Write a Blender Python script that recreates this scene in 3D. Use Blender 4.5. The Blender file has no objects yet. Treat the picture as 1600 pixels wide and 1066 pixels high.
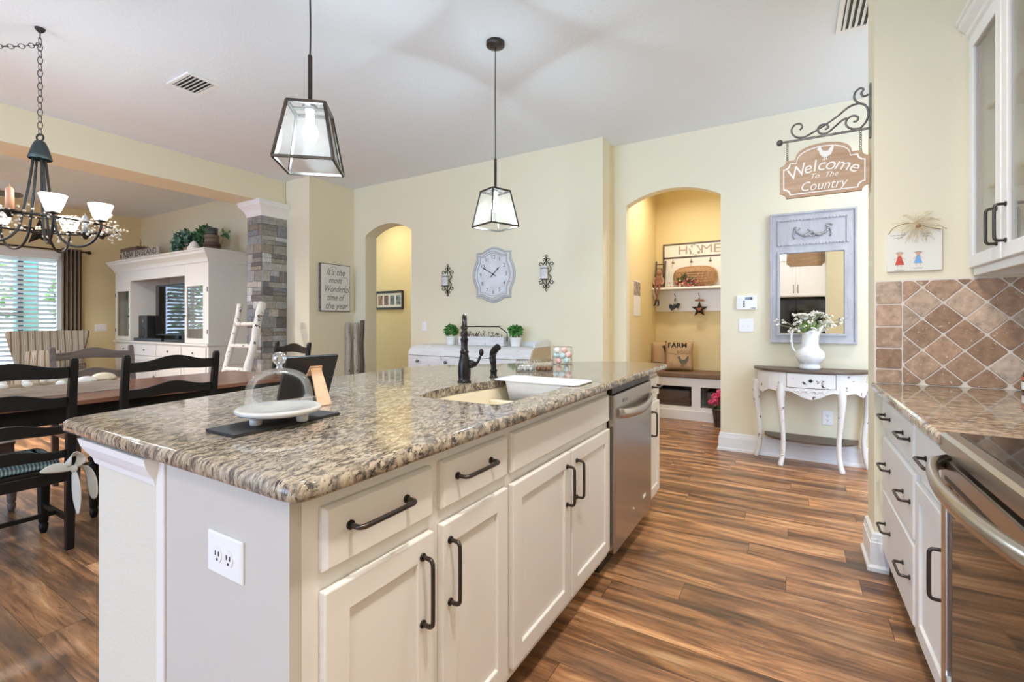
import bpy, bmesh, math, random
from mathutils import Vector, Matrix
from mathutils.geometry import tessellate_polygon
PI = math.pi
R = random.Random(7)
SC = bpy.context.scene
COL = SC.collection

# ------------------------------------------------------------------ camera
cd = bpy.data.cameras.new('camera')
cam = bpy.data.objects.new('camera', cd); COL.objects.link(cam)
cam.location = (0, 0, 1.21)
cam.rotation_euler = (PI/2, 0, math.radians(30.8))
cd.sensor_width = 36; cd.lens = 734/1600*36
cd.shift_y = -29.5/1600
cd.clip_start = 0.02; cd.clip_end = 200
SC.camera = cam
# ------------------------------------------------------------------ world: overcast daylight
w = bpy.data.worlds.new('world'); SC.world = w; w.use_nodes = True
bg = w.node_tree.nodes['Background']
bg.inputs['Color'].default_value = (0.64, 0.87, 1.28, 1); bg.inputs['Strength'].default_value = 6.4
# ------------------------------------------------------------------ unseen ceiling cans: kitchen, hall and mudroom, plus ones added for the living room
def can(x, y, z, power, col, size=0.14, spread=150, kind='DISK'):
    l = bpy.data.lights.new('can_or_fill', 'AREA'); l.shape = kind; l.size = size; l.energy = power; l.color = col
    l.spread = math.radians(spread)
    o = bpy.data.objects.new('can_or_fill', l); COL.objects.link(o); o.location = (x, y, z); return o
WARM = (1.0, 0.80, 0.60); SOFT = (1.0, 0.90, 0.78); WHITE = (1.0, 0.93, 0.87)
can(0.05, 0.55, 3.07, 31, WHITE); can(-0.12, 1.55, 3.07, 15, WHITE); can(0.0, -1.2, 3.07, 22, WHITE)
can(-1.05, 5.55, 3.07, 19, (1.0, 0.88, 0.72))
can(-5.6, 5.15, 3.07, 13, (1.0, 0.88, 0.70))
can(-7.1, 0.9, 3.07, 125, (1.0, 0.93, 0.85), 0.3); can(-7.1, -0.6, 3.07, 90, (1.0, 0.93, 0.85), 0.3)  # added lamps hidden by the beam, brightening the living room
can(1.2, 4.1, 3.07, 24, SOFT)
# added fill light, unseen above the fridge cabinet, aimed up to brighten the ceiling
def ceiling_fill(x, y, z, power, size, col=(0.74, 0.90, 1.0)):
    o = can(x, y, z, power, col, size, 170, 'SQUARE'); o.name = 'fill_uplight'; o.rotation_euler = (PI, 0, 0)
ceiling_fill(0.05, -2.5, 2.66, 30, 0.5)
def glow(parent, loc, power, r=0.05, col=(0.66, 0.86, 1.0)):
    l = bpy.data.lights.new('lamp_light', 'POINT'); l.energy = power; l.shadow_soft_size = r; l.color = col
    o = bpy.data.objects.new('lamp_light', l); COL.objects.link(o); o.location = loc; o.parent = parent; return o
# ------------------------------------------------------------------ exposure
SC.view_settings.view_transform = 'Standard'; SC.view_settings.look = 'None'
SC.view_settings.gamma = 1; SC.view_settings.use_curve_mapping = False
SC.view_settings.exposure = -0.06
SC.cycles.max_bounces = 10; SC.cycles.diffuse_bounces = 6; SC.cycles.glossy_bounces = 5
SC.cycles.transmission_bounces = 8; SC.cycles.transparent_max_bounces = 12
SC.cycles.caustics_reflective = False; SC.cycles.caustics_refractive = False
SC.cycles.sample_clamp_indirect = 6

# ------------------------------------------------------------------ helpers
def V(*a): return Vector(a)

class MB:
    """collects shapes, then links them as ONE mesh object"""
    def __init__(s): s.v = []; s.f = []; s.c = []; s.sm = []; s.col = None
    def add(s, vs, fs, smooth=False):
        o = len(s.v); s.v += [Vector(p) for p in vs]
        for f in fs:
            s.f.append([i+o for i in f]); s.sm.append(smooth); s.c.append(s.col)
        return s
    def box(s, a, b):
        x0, y0, z0 = min(a[0], b[0]), min(a[1], b[1]), min(a[2], b[2]); x1, y1, z1 = max(a[0], b[0]), max(a[1], b[1]), max(a[2], b[2])
        return s.add([(x0,y0,z0),(x1,y0,z0),(x1,y1,z0),(x0,y1,z0),(x0,y0,z1),(x1,y0,z1),(x1,y1,z1),(x0,y1,z1)],
            [(0,3,2,1),(4,5,6,7),(0,1,5,4),(1,2,6,5),(2,3,7,6),(3,0,4,7)])
    def obox(s, c, ex, ey, ez):
        """oriented box: centre and three half-edge vectors"""
        c, ex, ey, ez = Vector(c), Vector(ex), Vector(ey), Vector(ez)
        return s.add([c-ex-ey-ez, c+ex-ey-ez, c+ex+ey-ez, c-ex+ey-ez, c-ex-ey+ez, c+ex-ey+ez, c+ex+ey+ez, c-ex+ey+ez],
            [(0,3,2,1),(4,5,6,7),(0,1,5,4),(1,2,6,5),(2,3,7,6),(3,0,4,7)])
    def bar(s, a, b, w, h, up=(0,0,1)):
        a, b = Vector(a), Vector(b); d = (b-a); L = d.length; d.normalize(); u = Vector(up)
        x = d.cross(u)
        if x.length < 1e-4: x = d.cross(Vector((1,0,0)))
        x.normalize(); u = x.cross(d)
        return s.obox((a+b)/2, d*L/2, x*w/2, u*h/2)
    def tube(s, pts, r, n=8, cap=True, close=False):
        P = [Vector(p) for p in pts]; N = len(P)
        rr = r if isinstance(r, (list, tuple)) else [r]*N
        o = len(s.v); prev = None
        for i, p in enumerate(P):
            if close: t = P[(i+1) % N]-P[(i-1) % N]
            else: t = P[min(i+1, N-1)]-P[max(i-1, 0)]
            if t.length < 1e-9: t = Vector((0,0,1))
            t.normalize()
            if prev is None:
                x = t.orthogonal().normalized()
            else:
                x = prev-t*prev.dot(t)
                if x.length < 1e-6: x = t.orthogonal()
                x.normalize()
            prev = x; y = t.cross(x)
            for k in range(n):
                a = 2*PI*k/n; s.v.append(p+(x*math.cos(a)+y*math.sin(a))*rr[i])
        for i in range(N if close else N-1):
            j = (i+1) % N
            for k in range(n):
                k2 = (k+1) % n
                s.f.append([o+i*n+k, o+i*n+k2, o+j*n+k2, o+j*n+k]); s.sm.append(True); s.c.append(s.col)
        if cap and not close:
            s.f.append([o+k for k in range(n)][::-1]); s.sm.append(False); s.c.append(s.col)
            s.f.append([o+(N-1)*n+k for k in range(n)]); s.sm.append(False); s.c.append(s.col)
        return s
    def cyl(s, a, b, r, n=16): return s.tube([a, b], r, n)
    def lathe(s, c, prof, n=24, axis=None, cap=True, a0=0, a1=2*PI):
        """prof: (radius, height) pairs from bottom to top"""
        c = Vector(c); M = Matrix.Identity(3)
        if axis is not None: M = Vector((0,0,1)).rotation_difference(Vector(axis)).to_matrix()
        o = len(s.v); full = abs(a1-a0-2*PI) < 1e-6; m = n if full else n+1
        for r, z in prof:
            for k in range(m):
                a = a0+(a1-a0)*k/n; s.v.append(c+M @ Vector((r*math.cos(a), r*math.sin(a), z)))
        for i in range(len(prof)-1):
            for k in range(n):
                k2 = (k+1) % m
                s.f.append([o+i*m+k, o+i*m+k2, o+(i+1)*m+k2, o+(i+1)*m+k]); s.sm.append(True); s.c.append(s.col)
        if cap and full:
            if prof[0][0] > 1e-6: s.f.append([o+k for k in range(m)][::-1]); s.sm.append(False); s.c.append(s.col)
            if prof[-1][0] > 1e-6: s.f.append([o+(len(prof)-1)*m+k for k in range(m)]); s.sm.append(False); s.c.append(s.col)
        return s
    def ball(s, c, r, n=10, sc=(1,1,1), M=None):
        c = Vector(c); o = len(s.v); rings = max(4, n//2+1)
        M = M or Matrix.Identity(3)
        vs = [c+M @ Vector((0,0,-r*sc[2]))]
        for i in range(1, rings):
            t = PI*i/rings-PI/2
            for k in range(n):
                a = 2*PI*k/n
                vs.append(c+M @ Vector((r*math.cos(t)*math.cos(a)*sc[0], r*math.cos(t)*math.sin(a)*sc[1], r*math.sin(t)*sc[2])))
        vs.append(c+M @ Vector((0,0,r*sc[2])))
        fs = [(0, 1+(k+1) % n, 1+k) for k in range(n)]
        for i in range(rings-2):
            for k in range(n):
                k2 = (k+1) % n; fs.append((1+i*n+k, 1+i*n+k2, 1+(i+1)*n+k2, 1+(i+1)*n+k))
        L = len(vs)-1; b = 1+(rings-2)*n
        fs += [(b+k, b+(k+1) % n, L) for k in range(n)]
        return s.add(vs, fs, True)
    def prism(s, poly, O, ex, ey, depth, holes=(), smooth=False):
        """polygon in the plane (O, ex, ey), extruded by vector depth"""
        O, ex, ey, dv = Vector(O), Vector(ex), Vector(ey), Vector(depth)
        loops = [list(poly)]+[list(h) for h in holes]
        flat = [p for l in loops for p in l]
        if not holes and len(poly) == 4: tris = [(0,1,2,3)]
        else: tris = tessellate_polygon([[Vector((p[0], p[1], 0)) for p in l] for l in loops])
        base = [O+ex*p[0]+ey*p[1] for p in flat]; n = len(flat); o = len(s.v)
        s.v += base+[p+dv for p in base]
        nrm = ex.cross(ey)
        for t in tris:
            t = list(t)
            a = Vector((flat[t[1]][0]-flat[t[0]][0], flat[t[1]][1]-flat[t[0]][1])); b = Vector((flat[t[2]][0]-flat[t[0]][0], flat[t[2]][1]-flat[t[0]][1]))
            if a.x*b.y-a.y*b.x < 0: t = t[::-1]
            up = nrm.dot(dv) > 0
            s.f.append([o+i+n for i in (t if up else t[::-1])]); s.f.append([o+i for i in (t[::-1] if up else t)])
            s.sm += [False, False]; s.c += [s.col, s.col]
        k = 0
        for l in loops:
            m = len(l)
            for i in range(m):
                a, b = k+i, k+(i+1) % m
                s.f.append([o+a, o+b, o+b+n, o+a+n]); s.sm.append(smooth); s.c.append(s.col)
            k += m
        return s
    def loft(s, rings, close=True, cap=True, smooth=True):
        """rings: lists of equal length"""
        o = len(s.v); n = len(rings[0])
        for r in rings: s.v += [Vector(p) for p in r]
        for i in range(len(rings)-1):
            for k in range(n if close else n-1):
                k2 = (k+1) % n
                s.f.append([o+i*n+k, o+i*n+k2, o+(i+1)*n+k2, o+(i+1)*n+k]); s.sm.append(smooth); s.c.append(s.col)
        if cap and close:
            s.f.append([o+k for k in range(n)][::-1]); s.f.append([o+(len(rings)-1)*n+k for k in range(n)])
            s.sm += [False, False]; s.c += [s.col, s.col]
        return s
    def text(s, string, O, ex, ey, size, depth=0.001, shear=0.0, align='CENTER', bold=0.0, width=None, space=1.0):
        """built-in font lettering laid in the plane (O, ex, ey)"""
        cu = bpy.data.curves.new('t', 'FONT'); cu.body = string; cu.size = size; cu.shear = shear
        cu.align_x = align; cu.align_y = 'CENTER'; cu.offset = bold; cu.extrude = 0.0; cu.resolution_u = 3; cu.space_character = space
        ob = bpy.data.objects.new('t', cu); me = ob.to_mesh()
        O, ex, ey = Vector(O), Vector(ex), Vector(ey); nz = ex.cross(ey).normalized()*depth
        k = 1.0
        if width and len(me.vertices):
            xs = [v.co.x for v in me.vertices]; k = width/(max(xs)-min(xs))
        vs = [O+ex*v.co.x*k+ey*v.co.y+nz for v in me.vertices]
        s.add(vs, [list(p.vertices) for p in me.polygons])
        ob.to_mesh_clear(); bpy.data.objects.remove(ob); bpy.data.curves.remove(cu)
        return s
    def build(s, name, mat, parent=None, bevel=0, seg=2, local=False, weld=False, sub=0, solid=0):
        off = Vector((0,0,0)); q = None
        if parent is not None and not local: M = wmat(parent).inverted(); vs = [M @ p for p in s.v]
        elif parent is None and not local:
            xs = [p.x for p in s.v]; ys = [p.y for p in s.v]; zs = [p.z for p in s.v]
            off = Vector(((min(xs)+max(xs))/2, (min(ys)+max(ys))/2, min(zs))); vs = [p-off for p in s.v]
        else: vs = s.v
        me = bpy.data.meshes.new(name); me.from_pydata([tuple(p) for p in vs], [], s.f)
        me.polygons.foreach_set('use_smooth', s.sm)
        if any(c is not None for c in s.c):
            at = me.color_attributes.new('tint', 'FLOAT_COLOR', 'CORNER'); buf = []
            for p, c in zip(me.polygons, s.c):
                cc = (c if c is not None else (1,1,1)); cc = tuple(cc)+(1,) if len(cc) == 3 else cc
                buf += list(cc)*p.loop_total
            at.data.foreach_set('color', buf)
        bm = bmesh.new(); bm.from_mesh(me)
        if weld: bmesh.ops.remove_doubles(bm, verts=bm.verts, dist=1e-5)
        bmesh.ops.recalc_face_normals(bm, faces=bm.faces); bm.to_mesh(me); bm.free()
        o = bpy.data.objects.new(name, me); COL.objects.link(o)
        me.materials.append(mat)
        if parent is not None: o.parent = parent
        else: o.location = off
        if solid:
            m = o.modifiers.new('solid', 'SOLIDIFY'); m.thickness = solid; m.offset = 0
        if bevel:
            m = o.modifiers.new('bevel', 'BEVEL'); m.width = bevel; m.segments = seg; m.limit_method = 'ANGLE'; m.angle_limit = math.radians(35); m.harden_normals = False
        if sub:
            m = o.modifiers.new('sub', 'SUBSURF'); m.levels = sub; m.render_levels = sub
        return o

def wmat(o):
    M = Matrix.LocRotScale(o.location, o.rotation_euler, o.scale)
    return wmat(o.parent) @ M if o.parent else M
def thing(name, label, cat, loc=(0,0,0), rz=0, group=None):
    o = bpy.data.objects.new(name, None); COL.objects.link(o); o.empty_display_size = 0.1
    o.location = loc; o.rotation_euler = (0, 0, rz); return tag(o, label, cat, group)
def tag(o, label=None, cat=None, group=None, kind=None):
    if label: o['label'] = label
    if cat: o['category'] = cat
    if group: o['group'] = group
    if kind: o['kind'] = kind
    return o
def struct(o): o['kind'] = 'structure'; return o
def kids(o): return [c for c in o.children]
def dup(root, loc, rz, label, group=None):
    r = root.copy(); COL.objects.link(r); r.location = loc; r.rotation_euler = (0, 0, rz); r['label'] = label
    if group: r['group'] = group
    for ch in list(root.children):
        c = ch.copy(); COL.objects.link(c); c.parent = r
        for g in list(ch.children):
            d = g.copy(); COL.objects.link(d); d.parent = c
    return r
def arc(c, r, a0, a1, n, ex=(1,0,0), ey=(0,0,1)):
    c, ex, ey = Vector(c), Vector(ex), Vector(ey)
    return [c+ex*(r*math.cos(a0+(a1-a0)*i/n))+ey*(r*math.sin(a0+(a1-a0)*i/n)) for i in range(n+1)]
def spiral(c, r0, r1, a0, a1, n, ex=(1,0,0), ey=(0,0,1)):
    c, ex, ey = Vector(c), Vector(ex), Vector(ey); out = []
    for i in range(n+1):
        t = i/n; a = a0+(a1-a0)*t; r = r0+(r1-r0)*t; out.append(c+ex*(r*math.cos(a))+ey*(r*math.sin(a)))
    return out
def smooth_path(pts, k=6):
    """Catmull-Rom through pts"""
    P = [Vector(p) for p in pts]; out = []
    for i in range(len(P)-1):
        a, b, c, d = P[max(i-1,0)], P[i], P[i+1], P[min(i+2,len(P)-1)]
        for j in range(k):
            t = j/k
            out.append(0.5*((2*b)+(c-a)*t+(2*a-5*b+4*c-d)*t*t+(3*b-a-3*c+d)*t**3))
    return out+[P[-1]]
def rounded(x0, y0, x1, y1, r, n=5):
    out = []
    for cx, cy, a in ((x1-r, y0+r, -PI/2), (x1-r, y1-r, 0), (x0+r, y1-r, PI/2), (x0+r, y0+r, PI)):
        for i in range(n+1): t = a+PI/2*i/n; out.append((cx+r*math.cos(t), cy+r*math.sin(t)))
    return out
def round_poly(pts, r, n=4):
    out = []; N = len(pts)
    for i in range(N):
        p = Vector(pts[i]); a = Vector(pts[i-1])-p; b = Vector(pts[(i+1) % N])-p
        k = min(r, a.length*0.45, b.length*0.45); A = p+a.normalized()*k; B = p+b.normalized()*k
        for j in range(n+1): t = j/n; q = A*(1-t)**2+p*2*t*(1-t)+B*t*t; out.append((q.x, q.y))
    return out
def inset(pts, d):
    out = []; N = len(pts)
    for i in range(N):
        p, a, b = Vector(pts[i]), Vector(pts[i-1]), Vector(pts[(i+1) % N])
        e1 = (p-a).normalized(); e2 = (b-p).normalized(); n1 = Vector((-e1.y, e1.x)); n2 = Vector((-e2.y, e2.x))
        m = n1+n2; m = m/(max(0.3, m.dot(n1))); out.append((p.x+m.x*d, p.y+m.y*d))
    return out

# ------------------------------------------------------------------ materials
def nt(name):
    m = bpy.data.materials.new(name); m.use_nodes = True; t = m.node_tree
    return m, t, t.nodes['Principled BSDF']
def N(t, kind, **kw):
    n = t.nodes.new(kind)
    for k, v in kw.items():
        if k in n.inputs.keys(): n.inputs[k].default_value = v
        else: setattr(n, k, v)
    return n
def L(t, a, ao, b, bi): t.links.new(a.outputs[ao], b.inputs[bi])
def c4(c): return (c[0], c[1], c[2], 1)
def ramp(t, stops, interp='LINEAR'):
    n = t.nodes.new('ShaderNodeValToRGB'); e = n.color_ramp.elements; n.color_ramp.interpolation = interp
    while len(e) < len(stops): e.new(0.5)
    for el, (p, c) in zip(e, stops): el.position = p; el.color = c4(c)
    return n
def coords(t, scale=(1,1,1), rot=(0,0,0), kind='Object'):
    tc = t.nodes.new('ShaderNodeTexCoord'); mp = t.nodes.new('ShaderNodeMapping')
    mp.inputs['Scale'].default_value = scale; mp.inputs['Rotation'].default_value = rot
    L(t, tc, kind, mp, 'Vector'); return mp
def bump(t, b, h, ho, strength, dist=0.01):
    n = N(t, 'ShaderNodeBump', Strength=strength, Distance=dist); L(t, h, ho, n, 'Height'); L(t, n, 'Normal', b, 'Normal'); return n
def plain(name, col, rough=0.5, metal=0.0, bumpy=0, scale=60, spec=None, var=0.0, emit=None, sheen=0, coat=0):
    m, t, b = nt(name)
    b.inputs['Base Color'].default_value = c4(col); b.inputs['Roughness'].default_value = rough; b.inputs['Metallic'].default_value = metal
    if spec is not None: b.inputs['Specular IOR Level'].default_value = spec
    if sheen: b.inputs['Sheen Weight'].default_value = sheen
    if coat: b.inputs['Coat Weight'].default_value = coat; b.inputs['Coat Roughness'].default_value = 0.1
    mp = coords(t); no = N(t, 'ShaderNodeTexNoise', Scale=scale, Detail=3.0); L(t, mp, 'Vector', no, 'Vector')
    if var:
        r = ramp(t, [(0.3, tuple(c*(1-var) for c in col)), (0.7, tuple(min(1, c*(1+var)) for c in col))]); L(t, no, 'Fac', r, 'Fac'); L(t, r, 'Color', b, 'Base Color')
    if bumpy: bump(t, b, no, 'Fac', bumpy, 0.004)
    if emit: b.inputs['Emission Color'].default_value = c4(emit[0]); b.inputs['Emission Strength'].default_value = emit[1]
    return m
def tinted(name, rough=0.6, scale=40, var=0.25, bumpy=0.3, metal=0, spec=0.4, pits=False):
    """colour of each block or piece carried by its mesh, broken up by noise"""
    m, t, b = nt(name)
    a = N(t, 'ShaderNodeVertexColor', layer_name='tint'); mp = coords(t); no = N(t, 'ShaderNodeTexNoise', Scale=scale, Detail=6.0, Roughness=0.65); L(t, mp, 'Vector', no, 'Vector')
    r = ramp(t, [(0.25, (1-var,)*3), (0.75, (1+var,)*3)]); L(t, no, 'Fac', r, 'Fac')
    mx = N(t, 'ShaderNodeMix', data_type='RGBA', blend_type='MULTIPLY'); mx.inputs[0].default_value = 1
    L(t, a, 'Color', mx, 6); L(t, r, 'Color', mx, 7)
    out = (mx, 2)
    if pits:
        vo = N(t, 'ShaderNodeTexNoise', Scale=75.0, Detail=3.0); L(t, mp, 'Vector', vo, 'Vector')
        rp = ramp(t, [(0.66, (0,0,0)), (0.72, (1,1,1))]); L(t, vo, 'Fac', rp, 'Fac')
        m2 = N(t, 'ShaderNodeMix', data_type='RGBA'); L(t, rp, 'Color', m2, 0); L(t, mx, 2, m2, 6); m2.inputs[7].default_value = (0.62, 0.50, 0.40, 1); out = (m2, 2)
    L(t, out[0], out[1], b, 'Base Color'); b.inputs['Roughness'].default_value = rough; b.inputs['Metallic'].default_value = metal; b.inputs['Specular IOR Level'].default_value = spec
    if bumpy: bump(t, b, no, 'Fac', bumpy, 0.004)
    return m
def wood(name, c1, c2, rough=0.45, grain=(1,14,14), scale=3.0, rot=(0,0,0), bumpy=0.1, chips=None, chip_at=0.63, spec=0.4):
    m, t, b = nt(name); mp = coords(t, grain, rot)
    no = N(t, 'ShaderNodeTexNoise', Scale=scale, Detail=7.0, Roughness=0.62, Distortion=0.6); L(t, mp, 'Vector', no, 'Vector')
    r = ramp(t, [(0.3, c1), (0.7, c2)]); L(t, no, 'Fac', r, 'Fac'); out = (r, 'Color')
    if chips:
        mp2 = coords(t, (1,1,1)); n2 = N(t, 'ShaderNodeTexNoise', Scale=16.0, Detail=5.0, Roughness=0.7); L(t, mp2, 'Vector', n2, 'Vector')
        rr = ramp(t, [(chip_at, (0,0,0)), (chip_at+0.02, (1,1,1))]); L(t, n2, 'Fac', rr, 'Fac')
        mx = N(t, 'ShaderNodeMix', data_type='RGBA'); L(t, rr, 'Color', mx, 0); L(t, r, 'Color', mx, 6); mx.inputs[7].default_value = c4(chips); out = (mx, 2)
    L(t, out[0], out[1], b, 'Base Color'); b.inputs['Roughness'].default_value = rough; b.inputs['Specular IOR Level'].default_value = spec
    if bumpy: bump(t, b, no, 'Fac', bumpy, 0.003)
    return m
def glass_mat(name, col=(1,1,1), rough=0.0, alpha=0.12):
    """clear pane: mostly see-through with a Fresnel reflection"""
    m = bpy.data.materials.new(name); m.use_nodes = True; t = m.node_tree; t.nodes.clear()
    o = N(t, 'ShaderNodeOutputMaterial'); tr = N(t, 'ShaderNodeBsdfTransparent'); tr.inputs['Color'].default_value = c4(col)
    g = N(t, 'ShaderNodeBsdfGlossy'); g.inputs['Roughness'].default_value = rough; g.inputs['Color'].default_value = (1,1,1,1)
    lw = N(t, 'ShaderNodeLayerWeight', Blend=0.22); mm = N(t, 'ShaderNodeMath', operation='MULTIPLY_ADD'); mm.inputs[1].default_value = 0.38; mm.inputs[2].default_value = alpha
    L(t, lw, 'Fresnel', mm, 0); mx = N(t, 'ShaderNodeMixShader'); L(t, mm, 0, mx, 0); L(t, tr, 0, mx, 1); L(t, g, 0, mx, 2); L(t, mx, 0, o, 'Surface'); return m

def make_floor():
    """random-length planks running along X"""
    m, t, b = nt('plank_floor'); tc = t.nodes.new('ShaderNodeTexCoord'); sx = N(t, 'ShaderNodeSeparateXYZ'); L(t, tc, 'Object', sx, 0)
    def mth(op, a=None, bv=None, cv=None):
        n = N(t, 'ShaderNodeMath', operation=op)
        for i, v in enumerate((a, bv, cv)):
            if v is None: continue
            if isinstance(v, (int, float)): n.inputs[i].default_value = v
            else: L(t, v[0], v[1], n, i)
        return (n, 0)
    yr = mth('DIVIDE', (sx,'Y'), 0.152); row = mth('FLOOR', yr); fy = mth('FRACT', yr)
    w1 = N(t, 'ShaderNodeTexWhiteNoise', noise_dimensions='1D'); L(t, row[0], 0, w1, 'W')
    xs = mth('MULTIPLY_ADD', (w1,'Value'), 7.0, mth('DIVIDE', (sx,'X'), 1.22)); colm = mth('FLOOR', xs); fx = mth('FRACT', xs)
    cb = N(t, 'ShaderNodeCombineXYZ'); L(t, row[0], 0, cb, 0); L(t, colm[0], 0, cb, 1)
    w2 = N(t, 'ShaderNodeTexWhiteNoise', noise_dimensions='2D'); L(t, cb, 0, w2, 'Vector')
    seam = mth('MAXIMUM', mth('LESS_THAN', fy, 0.010), mth('LESS_THAN', fx, 0.0016))
    sh = N(t, 'ShaderNodeVectorMath', operation='MULTIPLY_ADD'); sh.inputs[1].default_value = (9.3, 7.1, 5.7); L(t, w2, 'Color', sh, 0); L(t, tc, 'Object', sh, 2)
    def grain(scale, s_, det, ro, dis):
        st = N(t, 'ShaderNodeMapping'); st.inputs['Scale'].default_value = scale; L(t, sh, 0, st, 'Vector')
        n = N(t, 'ShaderNodeTexNoise', Scale=s_, Detail=det, Roughness=ro, Distortion=dis); L(t, st, 'Vector', n, 'Vector'); return n
    n1 = grain((0.75, 6.0, 1.0), 1.7, 7.0, 0.62, 0.9)
    r1 = ramp(t, [(0.30, (0.066,0.039,0.025)), (0.41, (0.185,0.094,0.050)), (0.50, (0.355,0.170,0.078)), (0.58, (0.52,0.266,0.126)), (0.70, (0.70,0.435,0.23))]); L(t, n1, 'Fac', r1, 'Fac')
    n2 = grain((1.5, 15.0, 1.0), 3.0, 8.0, 0.74, 1.1)
    r2 = ramp(t, [(0.30, (0.34,0.35,0.37)), (0.47, (0.95,0.95,0.95)), (0.70, (1.38,1.34,1.28))]); L(t, n2, 'Fac', r2, 'Fac')
    mx = N(t, 'ShaderNodeMix', data_type='RGBA', blend_type='MULTIPLY'); mx.inputs[0].default_value = 0.85; L(t, r1, 'Color', mx, 6); L(t, r2, 'Color', mx, 7)
    # brightness and hue of each plank
    hv = N(t, 'ShaderNodeMapRange'); hv.inputs['To Min'].default_value = 0.78; hv.inputs['To Max'].default_value = 1.22; L(t, w2, 'Value', hv, 'Value')
    mv = N(t, 'ShaderNodeMix', data_type='RGBA', blend_type='MULTIPLY'); mv.inputs[0].default_value = 1; L(t, mx, 2, mv, 6); L(t, hv, 0, mv, 7)
    n3 = grain((0.6, 4.0, 1.0), 1.4, 3.0, 0.5, 0.4); r3 = ramp(t, [(0.52, (0,0,0)), (0.74, (0.85,0.85,0.85))]); L(t, n3, 'Fac', r3, 'Fac')
    mg = N(t, 'ShaderNodeMix', data_type='RGBA'); L(t, r3, 'Color', mg, 0); L(t, mv, 2, mg, 6); mg.inputs[7].default_value = (0.140, 0.094, 0.064, 1)
    # small dark knots and cracks
    n4 = grain((1.6, 7.0, 1.0), 4.2, 4.0, 0.6, 2.4); r4 = ramp(t, [(0.70, (0,0,0)), (0.76, (0.9,0.9,0.9))]); L(t, n4, 'Fac', r4, 'Fac')
    mk = N(t, 'ShaderNodeMix', data_type='RGBA'); L(t, r4, 'Color', mk, 0); L(t, mg, 2, mk, 6); mk.inputs[7].default_value = (0.055, 0.036, 0.027, 1)
    md = N(t, 'ShaderNodeMix', data_type='RGBA'); L(t, seam[0], 0, md, 0); L(t, mk, 2, md, 6); md.inputs[7].default_value = (0.04, 0.026, 0.018, 1)
    L(t, md, 2, b, 'Base Color'); b.inputs['Roughness'].default_value = 0.30; b.inputs['Specular IOR Level'].default_value = 0.45
    bump(t, b, n2, 'Fac', 0.12, 0.004); return m
def make_granite(name='granite', tone=(1,1,1), stretch=(1.0,2.3,1.0), rot=0.0):
    m, t, b = nt(name); tc = t.nodes.new('ShaderNodeTexCoord')
    m0 = N(t, 'ShaderNodeMapping'); m0.inputs['Rotation'].default_value = (0, 0, rot); L(t, tc, 'Object', m0, 'Vector')
    mp = N(t, 'ShaderNodeMapping'); mp.inputs['Scale'].default_value = stretch; L(t, m0, 'Vector', mp, 'Vector')
    n1 = N(t, 'ShaderNodeTexNoise', Scale=30.0, Detail=6.0, Roughness=0.66, Distortion=0.7); L(t, mp, 'Vector', n1, 'Vector')
    def C(*c): return tuple(a*b_ for a, b_ in zip(c, tone))
    r1 = ramp(t, [(0.33, C(0.055,0.046,0.042)), (0.42, C(0.15,0.123,0.102)), (0.485, C(0.30,0.240,0.175)), (0.56, C(0.46,0.375,0.270)), (0.68, C(0.54,0.47,0.39))]); L(t, n1, 'Fac', r1, 'Fac')
    n2 = N(t, 'ShaderNodeTexNoise', Scale=58.0, Detail=5.0, Roughness=0.72, Distortion=0.6); L(t, mp, 'Vector', n2, 'Vector')
    r2 = ramp(t, [(0.535, (0,0,0)), (0.585, (1,1,1))]); L(t, n2, 'Fac', r2, 'Fac')
    mx = N(t, 'ShaderNodeMix', data_type='RGBA'); L(t, r2, 'Color', mx, 0); L(t, r1, 'Color', mx, 6); mx.inputs[7].default_value = c4(C(0.042,0.036,0.034))
    n3 = N(t, 'ShaderNodeTexNoise', Scale=10.0, Detail=3.0); L(t, tc, 'Object', n3, 'Vector'); r3 = ramp(t, [(0.45, (0,0,0)), (0.7, (1,1,1))]); L(t, n3, 'Fac', r3, 'Fac')
    m3 = N(t, 'ShaderNodeMath', operation='MULTIPLY'); m3.inputs[1].default_value = 0.30; L(t, r3, 'Color', m3, 0)
    m2 = N(t, 'ShaderNodeMix', data_type='RGBA'); L(t, m3, 0, m2, 0); L(t, mx, 2, m2, 6); m2.inputs[7].default_value = c4(C(0.34,0.33,0.315))
    L(t, m2, 2, b, 'Base Color'); b.inputs['Roughness'].default_value = 0.06; b.inputs['Specular IOR Level'].default_value = 0.5; return m

WALLC = (0.80, 0.735, 0.55)
def make_wall(name, col, sc, strength):
    m, t, b = nt(name); b.inputs['Base Color'].default_value = c4(col); b.inputs['Roughness'].default_value = 0.8; b.inputs['Specular IOR Level'].default_value = 0.25
    mp = coords(t); no = N(t, 'ShaderNodeTexNoise', Scale=sc, Detail=3.0, Roughness=0.6); L(t, mp, 'Vector', no, 'Vector'); bump(t, b, no, 'Fac', strength, 0.006); return m
M = {}
M['wall'] = make_wall('cream_paint', WALLC, 90, 0.12)
M['wall_yellow'] = make_wall('yellow_paint', (0.76, 0.64, 0.37), 90, 0.12)
M['ceiling'] = make_wall('white_ceiling_paint', (0.81, 0.86, 0.915), 55, 0.35)
M['floor'] = make_floor()
M['granite'] = make_granite('granite', (0.93,0.93,0.94), (2.3,1.0,1.0), -0.22)
M['granite2'] = make_granite('granite_warm', (1.12, 1.03, 0.95), (0.75,1.5,1.0), 0.0)
M['trim'] = plain('white_trim', (0.84,0.84,0.83), 0.4)
M['cab'] = plain('white_cabinet_paint', (0.80,0.775,0.74), 0.42, bumpy=0.03, scale=30)
M['cabin'] = plain('cabinet_inside', (0.62,0.55,0.42), 0.6)
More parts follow.
